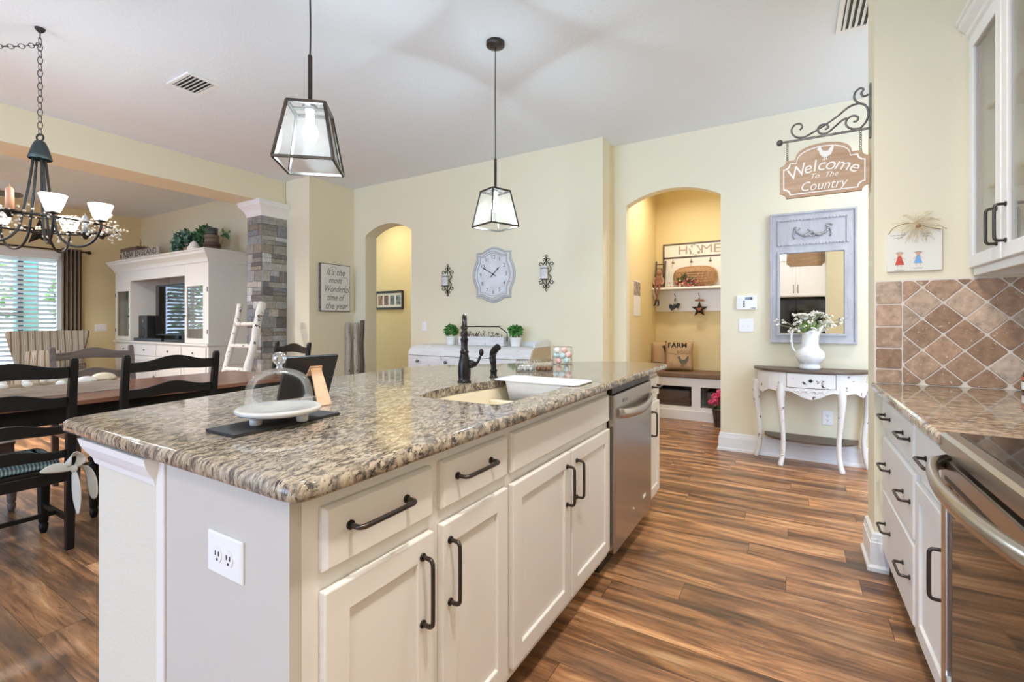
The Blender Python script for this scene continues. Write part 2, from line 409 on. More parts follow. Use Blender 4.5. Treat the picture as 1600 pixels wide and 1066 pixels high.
M['dark'] = plain('dark_toe_kick', (0.05,0.032,0.024), 0.6)
M['bronze'] = plain('dark_bronze', (0.068,0.056,0.049), 0.33, 0.8, var=0.2, scale=20)
M['steel'] = plain('stainless_steel', (0.50,0.465,0.43), 0.27, 1.0, bumpy=0.02, scale=120)
M['steel_dark'] = plain('dark_steel', (0.30,0.28,0.26), 0.35, 0.9)  # darker steel for appliance bodies, badges and burner rings
M['blackglass'] = plain('black_glass', (0.012,0.011,0.010), 0.04, 0, spec=0.8)
M['black'] = plain('black_plastic', (0.015,0.015,0.016), 0.4)
M['faucet'] = plain('oil_rubbed_bronze', (0.030,0.027,0.027), 0.24, 0.75, var=0.3, scale=20)
M['brasswire'] = plain('pale_wire', (0.42,0.36,0.29), 0.4, 0.7)
M['iron'] = plain('black_iron', (0.03,0.028,0.027), 0.45, 0.5)
M['iron_grey'] = plain('worn_iron', (0.16,0.15,0.14), 0.45, 0.6, var=0.5, scale=30)
M['white'] = plain('white_plastic', (0.86,0.86,0.85), 0.35)
M['ceramic'] = plain('white_ceramic', (0.85,0.85,0.83), 0.12, coat=0.3)
M['sink'] = plain('cream_sink', (0.78,0.70,0.54), 0.2)
M['tub'] = plain('white_tub_plastic', (0.83,0.84,0.86), 0.3)
M['glass'] = glass_mat('clear_glass', (0.97,0.98,0.98), 0.0, 0.0)
M['pane'] = glass_mat('cabinet_glass', (0.97,0.97,0.95), 0.0, 0.05)
M['mirror'] = plain('mirror_silver', (0.92,0.92,0.91), 0.0, 1.0)
M['tile'] = tinted('travertine', 0.5, 26, 0.42, 0.4, pits=True)
M['grout'] = plain('grout', (0.74,0.68,0.60), 0.9)
M['stone'] = tinted('ledge_stone', 0.75, 28, 0.35, 0.8)
M['paint'] = tinted('painted_pieces', 0.55, 30, 0.05, 0)
M['leaf'] = tinted('leaf_green', 0.55, 50, 0.3, 0.1)
M['blackwood'] = plain('black_painted_wood', (0.008,0.007,0.007), 0.36, bumpy=0.04, scale=30, spec=0.28)
M['sheenwood'] = wood('sheen_painted_wood', (0.10,0.075,0.065), (0.20,0.155,0.135), 0.45, (14,1,14))  # reflected light on the far chairs, put into a brown-grey colour
M['tablewood'] = wood('table_wood', (0.15,0.060,0.034), (0.30,0.135,0.080), 0.22, (16,1,16), 2.0, bumpy=0.03)
M['oak'] = wood('easel_wood', (0.52,0.30,0.17), (0.66,0.41,0.25), 0.5, (12,12,1))
M['signwood'] = wood('sign_wood', (0.40,0.25,0.15), (0.58,0.40,0.27), 0.6, (1,9,9), 4.0)
M['darkwood'] = wood('dark_brown_wood', (0.06,0.038,0.028), (0.16,0.11,0.085), 0.4, (1,12,12), 4.0)
M['chippy'] = wood('chipped_white_paint', (0.78,0.765,0.73), (0.85,0.84,0.81), 0.5, (6,6,1), 2.0, (0,0,0), 0.05, (0.07,0.05,0.04), 0.612)
M['greychip'] = wood('distressed_grey_paint', (0.40,0.40,0.42), (0.53,0.53,0.55), 0.6, (3,3,1), 4.0, (0,0,0), 0.15, (0.16,0.13,0.11), 0.66)
M['distress'] = wood('distressed_white_wood', (0.62,0.615,0.62), (0.80,0.795,0.785), 0.5, (1,8,8), 4.0, (0,0,0), 0.1, (0.20,0.16,0.13), 0.65)
M['birch'] = wood('birch_bark', (0.66,0.63,0.57), (0.83,0.81,0.76), 0.7, (20,20,3), 2.0, (0,0,0), 0.3, (0.07,0.05,0.04), 0.60)
M['log'] = wood('grey_log', (0.30,0.25,0.20), (0.62,0.57,0.50), 0.8, (18,18,2), 2.0, (0,0,0), 0.4, (0.10,0.07,0.05), 0.62)
M['entc'] = plain('antique_white', (0.70,0.70,0.665), 0.42)
M['seam'] = plain('glaze_line', (0.22,0.19,0.16), 0.6)
M['burlap'] = plain('burlap', (0.52,0.36,0.22), 0.95, bumpy=0.4, scale=220, var=0.12)
M['ink'] = plain('black_ink', (0.03,0.028,0.026), 0.8)
M['greyink'] = plain('grey_ink', (0.22,0.21,0.20), 0.8)
M['cream'] = plain('cream_board', (0.80,0.77,0.68), 0.6)
M['canvas'] = plain('white_canvas', (0.80,0.78,0.74), 0.8)
M['wicker'] = wood('wicker', (0.26,0.14,0.065), (0.50,0.31,0.17), 0.7, (30,30,30), 2.0, bumpy=0.6)
M['slate'] = plain('slate', (0.022,0.021,0.022), 0.65, bumpy=0.4, scale=90)
M['marble'] = plain('white_marble', (0.56,0.54,0.51), 0.25, var=0.06, scale=12)
M['runner'] = wood('linen_runner', (0.52,0.43,0.33), (0.66,0.57,0.46), 0.95, (40,3,40), 3.0)
M['bulb'] = plain('lit_bulb', (1,0.95,0.85), 0.4, emit=((1.0,0.93,0.82), 45))
M['shadeglass'] = plain('lit_frosted_shade', (1,0.97,0.9), 0.5, emit=((1.0,0.93,0.80), 7.0))
def make_seeded():
    m = bpy.data.materials.new('seeded_glass'); m.use_nodes = True; t = m.node_tree; t.nodes.clear()
    o = N(t, 'ShaderNodeOutputMaterial'); tr = N(t, 'ShaderNodeBsdfTransparent'); tr.inputs['Color'].default_value = (0.985,0.985,0.975,1)
    g = N(t, 'ShaderNodeBsdfGlossy'); g.inputs['Roughness'].default_value = 0.12; tl = N(t, 'ShaderNodeBsdfTranslucent'); tl.inputs['Color'].default_value = (0.9,0.88,0.83,1)
    a = N(t, 'ShaderNodeMixShader'); a.inputs[0].default_value = 0.018; L(t, tr, 0, a, 1); L(t, tl, 0, a, 2)
    lw = N(t, 'ShaderNodeLayerWeight', Blend=0.12); b = N(t, 'ShaderNodeMixShader'); L(t, lw, 'Fresnel', b, 0); L(t, a, 0, b, 1); L(t, g, 0, b, 2); L(t, b, 0, o, 'Surface'); return m
M['seeded'] = make_seeded()
# ================================================================== THE ROOM
H = 3.08
def arch_pts(a, b, spring, rise, n=18):
    c = (a+b)/2; hw = (b-a)/2; rad = (hw*hw+rise*rise)/(2*rise); cz = spring+rise-rad; th = math.asin(hw/rad)
    return [(c-rad*math.sin(th-2*th*i/n), cz+rad*math.cos(th-2*th*i/n)) for i in range(n+1)]
def sbuild(mb, name, mat, **k): return struct(mb.build(name, mat, **k))
def wall_box(name, a, b, mat='wall'): return sbuild(MB().box(a, b), name, M[mat])

fl = MB(); fl.box((-10.3, -5.8, -0.05), (2.4, 6.7, 0)); sbuild(fl, 'floor', M['floor'], local=True)
sbuild(MB().box((-10.3, -5.8, H), (2.4, 6.7, H+0.1)), 'ceiling', M['ceiling'], local=True)
# clock wall with the hall arch
ar = arch_pts(-5.065, -4.215, 2.40, 0.13)
mb = MB(); mb.prism([(-5.30,0),(-5.065,0)]+ar+[(-4.215,0),(-1.64,0),(-1.64,H),(-5.30,H)], (0,4.54,0), (1,0,0), (0,0,1), (0,0.20,0)); sbuild(mb, 'wall_back', M['wall'])
wall_box('wall_return', (-1.76, 4.74, 0), (-1.64, 6.6, H), 'wall_yellow')
# mirror wall with the mudroom arch
ar = arch_pts(-1.50, -0.584, 2.432, 0.122)
mb = MB(); mb.prism([(-1.64,0),(-1.50,0)]+ar+[(-0.584,0),(2.3,0),(2.3,H),(-1.64,H)], (0,4.86,0), (1,0,0), (0,0,1), (0,0.115,0)); sbuild(mb, 'wall_mirror', M['wall'])
wall_box('wall_mudroom_back', (-1.64, 6.50, 0), (-0.25, 6.6, H), 'wall_yellow')
wall_box('wall_mudroom_left', (-1.64, 4.975, 0), (-1.59, 6.50, H), 'wall_yellow')
wall_box('wall_mudroom_right', (-0.36, 4.975, 0), (-0.25, 6.50, H), 'wall_yellow')
# hall behind the left arch
wall_box('wall_hall_back', (-9.0, 5.75, 0), (-1.76, 5.85, H), 'wall_yellow')
# corner block, living room wall, beam, window wall
wall_box('wall_block', (-5.785, 3.83, 0), (-5.30, 4.74, H))
wall_box('wall_living', (-10.15, 3.88, 0), (-5.785, 4.0, H))
wall_box('beam', (-6.24, -5.8, 2.755), (-5.79, 3.83, H))
mb = MB(); mb.prism([(-3.2,0),(4.0,0),(4.0,H),(-3.2,H)], (-10.15,0,0), (0,1,0), (0,0,1), (-0.15,0,0), holes=[[(0.95,0.45),(2.80,0.45),(2.80,2.27),(0.95,2.27)]]); sbuild(mb, 'wall_window', M['wall_yellow'])
wall_box('wall_living_rear', (-10.15, -3.2, 0), (-6.24, -3.1, H))
# stub wall at the end of the right-hand worktop, right wall, rear wall
wall_box('wall_stub', (0.346, 2.883, 0), (1.05, 3.10, H))
wall_box('wall_right', (1.05, -2.3, 0), (1.15, 3.10, H))
wall_box('wall_pantry', (2.3, 3.0, 0), (2.4, 4.975, H))
wall_box('wall_rear', (0.84, -2.3, 0), (2.3, -2.2, H))
wall_box('wall_rear_behind_fridge', (-0.75, -3.0, 0), (0.84, -2.9, H))
wall_box('wall_kitchen_side', (-0.85, -5.8, 0), (-0.751, -2.9, H))
wall_box('wall_dining_side', (-6.34, -5.8, 0), (-6.24, -3.1, H))
# baseboards: a stepped profile swept along a path
def baseboard(name, path, nrm, h=0.165, t=0.018):
    prof = [(0,0),(t+0.010,0),(t+0.010,0.018),(t,0.030),(t,h*0.74),(t-0.004,h*0.76),(t-0.004,h*0.82),(t-0.007,h*0.86),(t-0.007,h*0.95),(0.003,h),(0,h)]
    rings = []
    for p, n in zip(path, nrm): rings.append([(p[0]+n[0]*a, p[1]+n[1]*a, z) for a, z in prof])
    mb = MB(); mb.loft(rings, True, True, False); return sbuild(mb, name, M['trim'])
baseboard('baseboard_mirror_wall', [(-0.584,4.97),(-0.584,4.86),(2.3,4.86)], [(-1,0),(-1,-1),(0,-1)])
baseboard('baseboard_stub', [(1.0,3.10),(0.346,3.10),(0.346,2.883),(0.40,2.883)], [(0,1),(-1,1),(-1,-1),(0,-1)], 0.185, 0.020)
baseboard('baseboard_mudroom_left', [(-1.59,4.98),(-1.59,6.10)], [(1,0),(1,0)])
# stone column and its white capital
def rnd_stone():
    b = R.choice([(0.36,0.36,0.36),(0.46,0.47,0.49),(0.24,0.22,0.215),(0.52,0.49,0.44),(0.30,0.28,0.25),(0.44,0.42,0.38),(0.60,0.60,0.58),(0.38,0.34,0.27),(0.27,0.28,0.31),(0.40,0.40,0.42)]); k = R.uniform(0.55, 0.9); return tuple(c*k for c in b)
col = MB(); cx0, cx1, cy0, cy1 = -6.085, -5.775, 3.495, 3.83
col.col = (0.05,0.048,0.045); col.box((cx0+0.004, cy0+0.004, 0), (cx1-0.004, cy1, 2.56))
z = 0.0
while z < 2.55:
    h = R.choice([0.075, 0.10, 0.115, 0.145]); h = min(h, 2.575-z)
    for face in ('front', 'side'):
        a, b = (cx0, cx1) if face == 'front' else (cy0, cy1)
        x = a
        while x < b-1e-4:
            wd = R.uniform(0.08, 0.24)
            if b-x-wd < 0.07: wd = b-x
            o = R.uniform(0.003, 0.020); col.col = rnd_stone(); g = 0.0012
            hh = h
            parts = [(z, z+h)] if R.random() < 0.72 else [(z, z+h*0.5), (z+h*0.5, z+h)]
            for (za, zb) in parts:
                col.col = rnd_stone()
                if face == 'front': col.box((x+g, cy0-o, za+g), (x+wd-g, cy0+0.02, zb-g))
                else: col.box((cx1-0.02, x+g, za+g), (cx1+o, x+wd-g, zb-g))
            x += wd
    z += h
sbuild(col, 'column_stone', M['stone'], bevel=0.003, seg=1)
cap = MB()
prof = [(0.0,2.565),(0.014,2.565),(0.020,2.60),(0.035,2.635),(0.062,2.67),(0.085,2.695),(0.085,2.725),(0.092,2.728),(0.092,2.752),(0.0,2.752)]
rings = []
for (o, zz) in prof: rings.append([(cx0-o, cy0-o, zz), (cx1+o, cy0-o, zz), (cx1+o, 3.829, zz), (cx0-o, 3.829, zz)])
cap.loft(rings, True, True, False); sbuild(cap, 'trim_column_capital', M['trim'])
# white door casing seen past the hall arch
mb = MB(); mb.box((-5.30, 5.70, 0), (-5.21, 5.75, 2.10)); mb.box((-5.21, 5.72, 2.04), (-4.60, 5.75, 2.12)); sbuild(mb, 'trim_hall_door', M['trim'], bevel=0.004)
dr = MB(); dr.box((-5.205, 5.725, 0.01), (-4.60, 5.75, 2.035)); sbuild(dr, 'door_1', M['trim'])

# backsplash: column of square tiles, then diagonal tiles, on the stub wall
def rnd_tile():
    b = R.choice([(0.40,0.25,0.165),(0.45,0.30,0.205),(0.34,0.205,0.13),(0.50,0.365,0.265),(0.42,0.28,0.19),(0.38,0.24,0.155),(0.55,0.44,0.345)]); k = R.uniform(0.85,1.1); return tuple(c*k for c in b)
bs = MB(); ZT0, ZT1, XT0, XT1, YT = 0.914, 1.408, 0.349, 1.049, 2.883
def clip_poly(poly, x0, x1, z0, z1):
    def cl(P, f, inter):
        out = []
        for i in range(len(P)):
            a, b = P[i-1], P[i]
            if f(b):
                if not f(a): out.append(inter(a, b))
                out.append(b)
            elif f(a): out.append(inter(a, b))
        return out
    def ix(v): return lambda a, b: (v, a[1]+(b[1]-a[1])*(v-a[0])/(b[0]-a[0]))
    def iz(v): return lambda a, b: (a[0]+(b[0]-a[0])*(v-a[1])/(b[1]-a[1]), v)
    for f, i in ((lambda p: p[0] >= x0, ix(x0)), (lambda p: p[0] <= x1, ix(x1)), (lambda p: p[1] >= z0, iz(z0)), (lambda p: p[1] <= z1, iz(z1))):
        poly = cl(poly, f, i)
        if len(poly) < 3: return None
    return poly
def tile_piece(poly):
    poly = [p for i, p in enumerate(poly) if (Vector(p)-Vector(poly[i-1])).length > 1e-4]
    if len(poly) < 3: return
    ar_ = sum(poly[i-1][0]*poly[i][1]-poly[i][0]*poly[i-1][1] for i in range(len(poly)))/2
    if abs(ar_) < 9e-4: return
    if ar_ < 0: poly = poly[::-1]
    try: q = inset(poly, 0.003)
    except Exception: return
    q = round_poly(q, 0.008, 2); bs.col = rnd_tile()
    q2 = inset(q, 0.002)
    bs.loft([[(x, YT, zz) for x, zz in q], [(x, YT-0.006, zz) for x, zz in q], [(x, YT-0.008, zz) for x, zz in q2]], True, True, False)
tz = [0.914, 0.984, 1.085, 1.189, 1.296, 1.408]
for i in range(5): tile_piece([(XT0,tz[i]),(0.452,tz[i]),(0.452,tz[i+1]),(XT0,tz[i+1])])
hd = 0.0735
for i in range(-2, 10):
    for j in range(-3, 8):
        cx = 0.452+hd+i*hd; cz = 1.0065+j*hd
        if (i+j) % 2: continue
        p = clip_poly([(cx-hd,cz),(cx,cz-hd),(cx+hd,cz),(cx,cz+hd)], 0.452, XT1, ZT0, ZT1)
        if p: tile_piece(p)
bk = MB(); bk.box((0.347, 2.8795, 0.885), (1.05, 2.884, 1.412))
g = sbuild(bk, 'trim_backsplash_grout', M['grout'])
b_ = sbuild(bs, 'trim_backsplash_tiles', M['tile'])

# window and door openings of the window wall
wn = MB(); 
for (a, b) in (((-10.21,0.95,0.45),(-10.16,1.02,2.27)), ((-10.21,2.74,0.45),(-10.16,2.80,2.27)), ((-10.21,1.02,2.20),(-10.16,2.74,2.27)), ((-10.21,1.02,0.45),(-10.16,2.74,0.52)), ((-10.21,1.85,0.52),(-10.16,1.92,2.20))): wn.box(a, b)
wo = sbuild(wn, 'window_1', M['trim'])
ws = MB(); ws.box((-10.215,1.92,1.30),(-10.165,2.36,1.36)); ws.box((-10.215,2.30,0.52),(-10.165,2.36,2.20)); ws.build('sash', plain('dark_sash', (0.10,0.13,0.15), 0.5), wo)
MB().box((-10.19,1.02,0.52),(-10.185,2.74,2.20)).build('window_pane', M['pane'], wo)
mb = MB(); mb.box((-10.15,0.85,2.27),(-10.125,2.90,2.345)); mb.box((-10.15,0.85,0.36),(-10.09,2.90,0.45)); sbuild(mb, 'trim_window_casing', M['trim'])
# daylight outside: lanai post and shrubs
t = thing('lanai_post', 'teal green post standing outside behind the window blinds', 'post', (-11.2, 2.55, 0))
mb = MB(); mb.box((-11.3,2.50,0),(-11.15,2.78,2.9)); mb.build('shaft', plain('teal_paint', (0.16,0.44,0.44), 0.6), t)
MB().box((-11.33,2.47,0),(-11.12,2.81,0.14)).build('base', M['trim'], t)
def shrub(x, y, h, r, lab, n=420):
    t = thing('garden_shrub', lab, 'shrub', (x, y, 0), 0, 'shrubs in the garden outside the window')
    lf = MB()
    for i in range(n):
        a, b = R.uniform(0, 2*PI), R.uniform(-1, 1); rr = r*R.uniform(0.6, 1.0)
        c = Vector((x+rr*math.cos(a)*math.sqrt(1-b*b), y+rr*math.sin(a)*math.sqrt(1-b*b), h-r*1.1+rr*b*1.4+0.2))
        if c.z < 0.05: continue
        d = Vector((R.uniform(-1,1),R.uniform(-1,1),R.uniform(-0.6,0.6))).normalized(); u = d.orthogonal().normalized(); s = R.uniform(0.05, 0.11)
        lf.col = R.choice([(0.16,0.36,0.07),(0.26,0.48,0.10),(0.10,0.26,0.06),(0.40,0.58,0.18)])
        lf.add([c-d*s, c+u*s*0.5, c+d*s, c-u*s*0.5], [(0,1,2,3)])
    lf.build('foliage', M['leaf'], t); MB().tube([(x,y,0),(x+0.03,y,h*0.4),(x,y,h*0.8)], [0.05,0.04,0.02], 8).build('stem', M['darkwood'], t)
shrub(-11.9, 1.2, 2.2, 0.7, 'bright green shrub outside, behind the near part of the blinds')
shrub(-11.9, 3.6, 2.1, 0.55, 'green shrub outside, beside the curtain edge of the blinds')
shrub(-13.9, 2.6, 2.9, 0.85, 'tall green shrub outside behind the teal post')
lawn = MB().box((-16,-3,-0.06),(-10.35,6,-0.01)); o = lawn.build('ground', plain('lawn', (0.20,0.34,0.10), 0.9, var=0.3)); struct(o)
# ================================================================== KITCHEN CABINETS
def pull(p, axis, L_, out, parent, r=0.0055, stand=0.032, name='handle'):
    """bar pull: p = middle of the bar's foot line on the face, axis = along the bar, out = away from the face"""
    p, ax, ou = Vector(p), Vector(axis).normalized(), Vector(out).normalized(); h = L_/2
    mb = MB(); pts = [p-ax*h, p-ax*h+ou*stand*0.7, p-ax*(h-0.006)+ou*stand*0.93, p-ax*(h-0.022)+ou*stand, p+ax*(h-0.022)+ou*stand, p+ax*(h-0.006)+ou*stand*0.93, p+ax*h+ou*stand*0.7, p+ax*h]
    pts = smooth_path(pts, 3); mb.tube(pts, r, 6)
    for s in (-1, 1): mb.cyl(p+ax*h*s, p+ax*h*s+ou*0.004, r*1.7, 10)
    return mb.build(name, M['bronze'], parent)
def panel_door(parent, x, out, y0, y1, z0, z1, rail=0.058, th=0.020, mat='cab', name='door', glass=False):
    """shaker door whose face looks along out*X; x = face plane of the cabinet frame"""
    mb = MB(); xo = x+out*th; xr = x+out*(th-0.009)
    fr = [[(y0,z0),(y1,z0),(y1,z1),(y0,z1)], [(y0+rail,z0+rail),(y1-rail,z0+rail),(y1-rail,z1-rail),(y0+rail,z1-rail)]]
    mb.prism(fr[0], (x,0,0), (0,1,0), (0,0,1), (out*th,0,0), holes=[fr[1]])
    if not glass:
        mb.box((x+out*0.002, y0+rail-0.001, z0+rail-0.001), (xr, y1-rail+0.001, z1-rail+0.001))
    o = mb.build(name, M[mat], parent, bevel=0.0035)
    if glass:
        MB().box((x+out*0.006, y0+rail-0.004, z0+rail-0.004), (x+out*0.009, y1-rail+0.004, z1-rail+0.004)).build('pane', M['pane'], o)
    return o
def slab(parent, x, out, y0, y1, z0, z1, th=0.020, mat='cab', name='drawer'):
    mb = MB(); c = 0.006
    mb.loft([[(x,y0,z0),(x,y1,z0),(x,y1,z1),(x,y0,z1)], [(x+out*th*0.5,y0,z0),(x+out*th*0.5,y1,z0),(x+out*th*0.5,y1,z1),(x+out*th*0.5,y0,z1)],
        [(x+out*th,y0+c,z0+c),(x+out*th,y1-c,z0+c),(x+out*th,y1-c,z1-c),(x+out*th,y0+c,z1-c)]], True, True, False)
    return mb.build(name, M[mat], parent, bevel=0.002)
def carcass(parent, xf, xb, y0, y1, ztop, out, mat='cab', open_top=False, toe=0.10):
    """box behind the face frame with a recessed toe kick; xf = frame face"""
    fr = MB(); th = 0.019; fx = xf-out*th
    fr.box((fx,y0,toe),(xf,y1,ztop)) if not open_top else [fr.box((fx,y0,toe),(xf,y0+0.04,ztop)), fr.box((fx,y1-0.04,toe),(xf,y1,ztop)), fr.box((fx,y0+0.04,ztop-0.05),(xf,y1-0.04,ztop)), fr.box((fx,y0+0.04,toe),(xf,y1-0.04,0.16)), fr.box((fx,y0+0.04,0.16),(xf-out*0.004,y1-0.04,ztop-0.05))]
    fr.build('face_frame', M[mat], parent)
    b = MB()
    if open_top:
        b.box((xb,y0,toe),(fx,y0+0.016,ztop)); b.box((xb,y1-0.016,toe),(fx,y1,ztop)); b.box((xb,y0+0.016,toe),(fx,y1-0.016,toe+0.016)); b.box((xb,y0+0.016,toe+0.016),(xb+out*0.012,y1-0.016,ztop))
    else: b.box((xb,y0,toe),(fx,y1,ztop))
    b.build('body', M[mat], parent)
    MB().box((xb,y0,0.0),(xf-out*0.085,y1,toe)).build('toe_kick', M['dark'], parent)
XI = -0.757; ZI = 0.905
# --- island, unit next to the end panel: two drawers over two doors
t = thing('base_cabinet', 'white island cabinet with two drawers over two doors, next to the outlet panel', 'cabinet', (-0.98, 0.89, 0))
carcass(t, XI, -1.215, 0.531, 1.2255, ZI, 1)
for (a, b, hy) in ((0.566, 0.872, 0.70), (0.906, 1.214, 1.04)):
    d = slab(t, XI, 1, a, b, 0.745, 0.866); pull((XI+0.020, hy, 0.817), (0,1,0), 0.155, (1,0,0), d)
for (a, b, hy) in ((0.566, 0.872, 0.83), (0.906, 1.214, 0.932)):
    d = panel_door(t, XI, 1, a, b, 0.135, 0.710); pull((XI+0.020, hy, 0.587), (0,0,1), 0.155, (1,0,0), d)
# --- sink cabinet
t = thing('sink_cabinet', 'white island sink cabinet with a long false drawer front and paired doors, beside the dishwasher', 'cabinet', (-0.98, 1.68, 0))
carcass(t, XI, -1.255, 1.2265, 2.150, ZI, 1, open_top=True)
slab(t, XI, 1, 1.246, 2.136, 0.742, 0.868, name='false_drawer')
for (a, b, hy) in ((1.246, 1.684, 1.645), (1.697, 2.138, 1.738)):
    d = panel_door(t, XI, 1, a, b, 0.135, 0.708); pull((XI+0.020, hy, 0.587), (0,0,1), 0.145, (1,0,0), d)
# --- dishwasher
t = thing('dishwasher', 'stainless steel dishwasher with a curved bar handle in the island', 'dishwasher', (-0.98, 2.50, 0))
MB().box((-1.25,2.158,0.10),(-0.758,2.842,0.87)).build('tub_body', M['steel_dark'], t)
dw = MB(); dw.box((-0.757,2.165,0.105),(-0.722,2.838,0.862)); dwo = dw.build('door', M['steel'], t, bevel=0.006)
MB().box((-0.757,2.160,0.866),(-0.735,2.84,0.898)).build('control_strip', M['black'], t)
hb = MB(); n = 14; rings = []
for i in range(n+1):
    y = 2.205+i/n*0.60; bow = 0.030*math.sin(PI*i/n)**0.6+0.004 if 0 < i < n else 0.004
    sag = 0.02*math.sin(PI*i/n)
    x = -0.722+bow; rings.append([(x,y,0.745-sag),(x+0.010,y,0.750-sag),(x+0.010,y,0.790-sag),(x,y,0.795-sag)])
hb.loft(rings, True, True, True); hb.build('handle', M['steel'], t)
MB().box((-0.7215,2.29,0.812),(-0.7195,2.36,0.828)).build('badge', M['steel_dark'], t)
MB().box((-0.7215,2.64,0.215),(-0.7185,2.70,0.235)).build('emblem', M['white'], t, bevel=0.002)
MB().lathe((-0.7225,2.47,0.222), [(0.006,0),(0.006,0.004),(0,0.004)], 6, (1,0,0)).build('droplet_badge', M['white'], t)
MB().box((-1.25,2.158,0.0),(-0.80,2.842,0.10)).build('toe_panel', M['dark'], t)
# --- end cabinet beyond the dishwasher
t = thing('base_cabinet', 'narrow white island cabinet at the far end past the dishwasher', 'cabinet', (-0.98, 2.98, 0))
carcass(t, XI, -1.215, 2.851, 3.115, ZI, 1)
d = slab(t, XI, 1, 2.862, 3.090, 0.745, 0.868); pull((XI+0.020, 2.976, 0.81), (0,1,0), 0.12, (1,0,0), d)
d = panel_door(t, XI, 1, 2.862, 3.104, 0.135, 0.710, 0.05); pull((XI+0.020, 2.905, 0.587), (0,0,1), 0.145, (1,0,0), d)
# --- end panel, knee wall, its cap
mb = MB(); mb.box((-1.215,0.512,0),(XI-0.001,0.530,ZI)); mb.box((XI-0.03,0.508,0.10),(XI-0.0005,0.5305,ZI)); mb.build('x', plain('shaded_panel_white', (0.58,0.55,0.495), 0.45)).name = 'end_panel'  # cabinet white darkened: the panel's shade is put into its colour
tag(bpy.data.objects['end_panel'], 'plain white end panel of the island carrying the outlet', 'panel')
ks = MB(); ks.box((-1.254,0.507,0),(-1.2165,0.530,ZI)); o = ks.build('filler_strip', M['cab'], bevel=0.003); tag(o, 'narrow white filler strip between the island panel and the knee wall', 'trim strip')
wall_box('wall_knee', (-1.588,0.512,0), (-1.258,3.0,0.903), 'wall')
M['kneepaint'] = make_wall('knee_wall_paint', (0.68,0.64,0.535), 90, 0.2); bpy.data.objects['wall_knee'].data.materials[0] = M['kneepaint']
rings = []
for (o_, zz) in [(0.0,0.835),(0.006,0.835),(0.010,0.85),(0.020,0.865),(0.030,0.885),(0.034,0.903),(0,0.903)]:
    rings.append([(-1.588-o_,0.512-o_,zz),(-1.258,0.512-o_,zz),(-1.258,0.5115,zz),(-1.588+0.0005,0.5115,zz)] if False else [(-1.588-o_,0.5115-o_,zz),(-1.258+o_*0.6,0.5115-o_,zz),(-1.258+o_*0.6,0.5115,zz),(-1.588-o_,0.5115,zz)])
mb = MB(); mb.loft(rings, True, True, False); sbuild(mb, 'trim_knee_wall_cap', M['trim'])
# outlet on the end panel
def plate(name, label, cat, c, ex, ez, w_, h_, nz, kind, group=None):
    """wall plate: c centre, ex/ez in-plane unit axes, nz outward"""
    c, ex, ez, nz = Vector(c), Vector(ex), Vector(ez), Vector(nz)
    t = thing(name, label, cat, c, 0, group)
    mb = MB(); mb.loft([[c+ex*a*w_/2*k+ez*b*h_/2*k+nz*d for a, b in ((-1,-1),(1,-1),(1,1),(-1,1))] for k, d in ((1,0),(1,0.003),(0.93,0.006))], True, True, False); mb.build('plate', M['white'], t)
    def at(u, v, d): return c+ex*u+ez*v+nz*d
    if kind.startswith('outlet'):
        offs = [(-0.02,0),(0.02,0)] if kind == 'outlet_h' else [(0,0.02),(0,-0.02)]
        for u, v in offs:
            mb = MB(); mb.loft([[at(u+0.0145*math.cos(a)*1.0, v+0.0165*math.sin(a), d) for a in [2*PI*k/20 for k in range(20)]] for d in (0.0055,0.008)], True, True, False); r_ = mb.build('socket', M['trim'], t)
            sl = MB()
            for du, dv in ((-0.006,0.003),(0.006,0.003)): sl.obox(at(u+du,v+dv,0.0083), ex*0.0012, ez*0.0045, nz*0.0006)
            sl.obox(at(u,v-0.009,0.0083), ex*0.0022, ez*0.0022, nz*0.0006); sl.build('slot', M['black'], r_)
    elif kind.startswith('switch'):
        n_ = int(kind[-1])
        for i in range(n_):
            u = (i-(n_-1)/2)*0.046
            mb = MB(); mb.obox(at(u,0,0.010), ex*0.0045, ez*0.011, nz*0.006); mb.build('toggle', M['trim'], t, bevel=0.001)
    elif kind.startswith('rocker'):
        n_ = int(kind[-1])
        for i in range(n_):
            u = (i-(n_-1)/2)*0.046
            mb = MB(); mb.obox(at(u,0,0.0075), ex*0.0165, ez*0.033, nz*0.003); mb.build('rocker', M['trim'], t, bevel=0.001)
    return t
plate('wall_outlet', 'white double socket outlet on the island end panel', 'outlet', (-0.965,0.5115,0.746), (1,0,0), (0,0,1), 0.124, 0.082, (0,-1,0), 'outlet_h')
# --- island worktop
outer = [(-0.695,0.475),(-0.695,3.165),(-0.98,3.18),(-1.14,3.10),(-1.59,2.66),(-2.0,2.17),(-1.98,1.95),(-1.965,1.65),(-1.92,1.30),(-1.855,0.95),(-1.80,0.68),(-1.755,0.475)]
outer = round_poly(outer, 0.045, 4)
a_ = sum(outer[i-1][0]*outer[i][1]-outer[i][0]*outer[i-1][1] for i in range(len(outer)))
if a_ < 0: outer = outer[::-1]
hole = round_poly([(-0.815,1.285),(-0.815,2.03),(-1.165,2.03),(-1.172,1.84),(-1.205,1.71),(-1.225,1.55),(-1.212,1.42),(-1.175,1.285)], 0.05, 4)
ah = sum(hole[i-1][0]*hole[i][1]-hole[i][0]*hole[i-1][1] for i in range(len(hole)))
if ah < 0: hole = hole[::-1]
ZB, ZTOP = 0.9065, 0.940
mb = MB(); prof = []
for i in range(7):
    a = PI/2*i/6; prof.append((0.012*(1-math.sin(a)), ZTOP-0.012+0.012*(1-math.cos(a)) if False else ZTOP-0.012*(1-math.cos(PI/2-a))) )
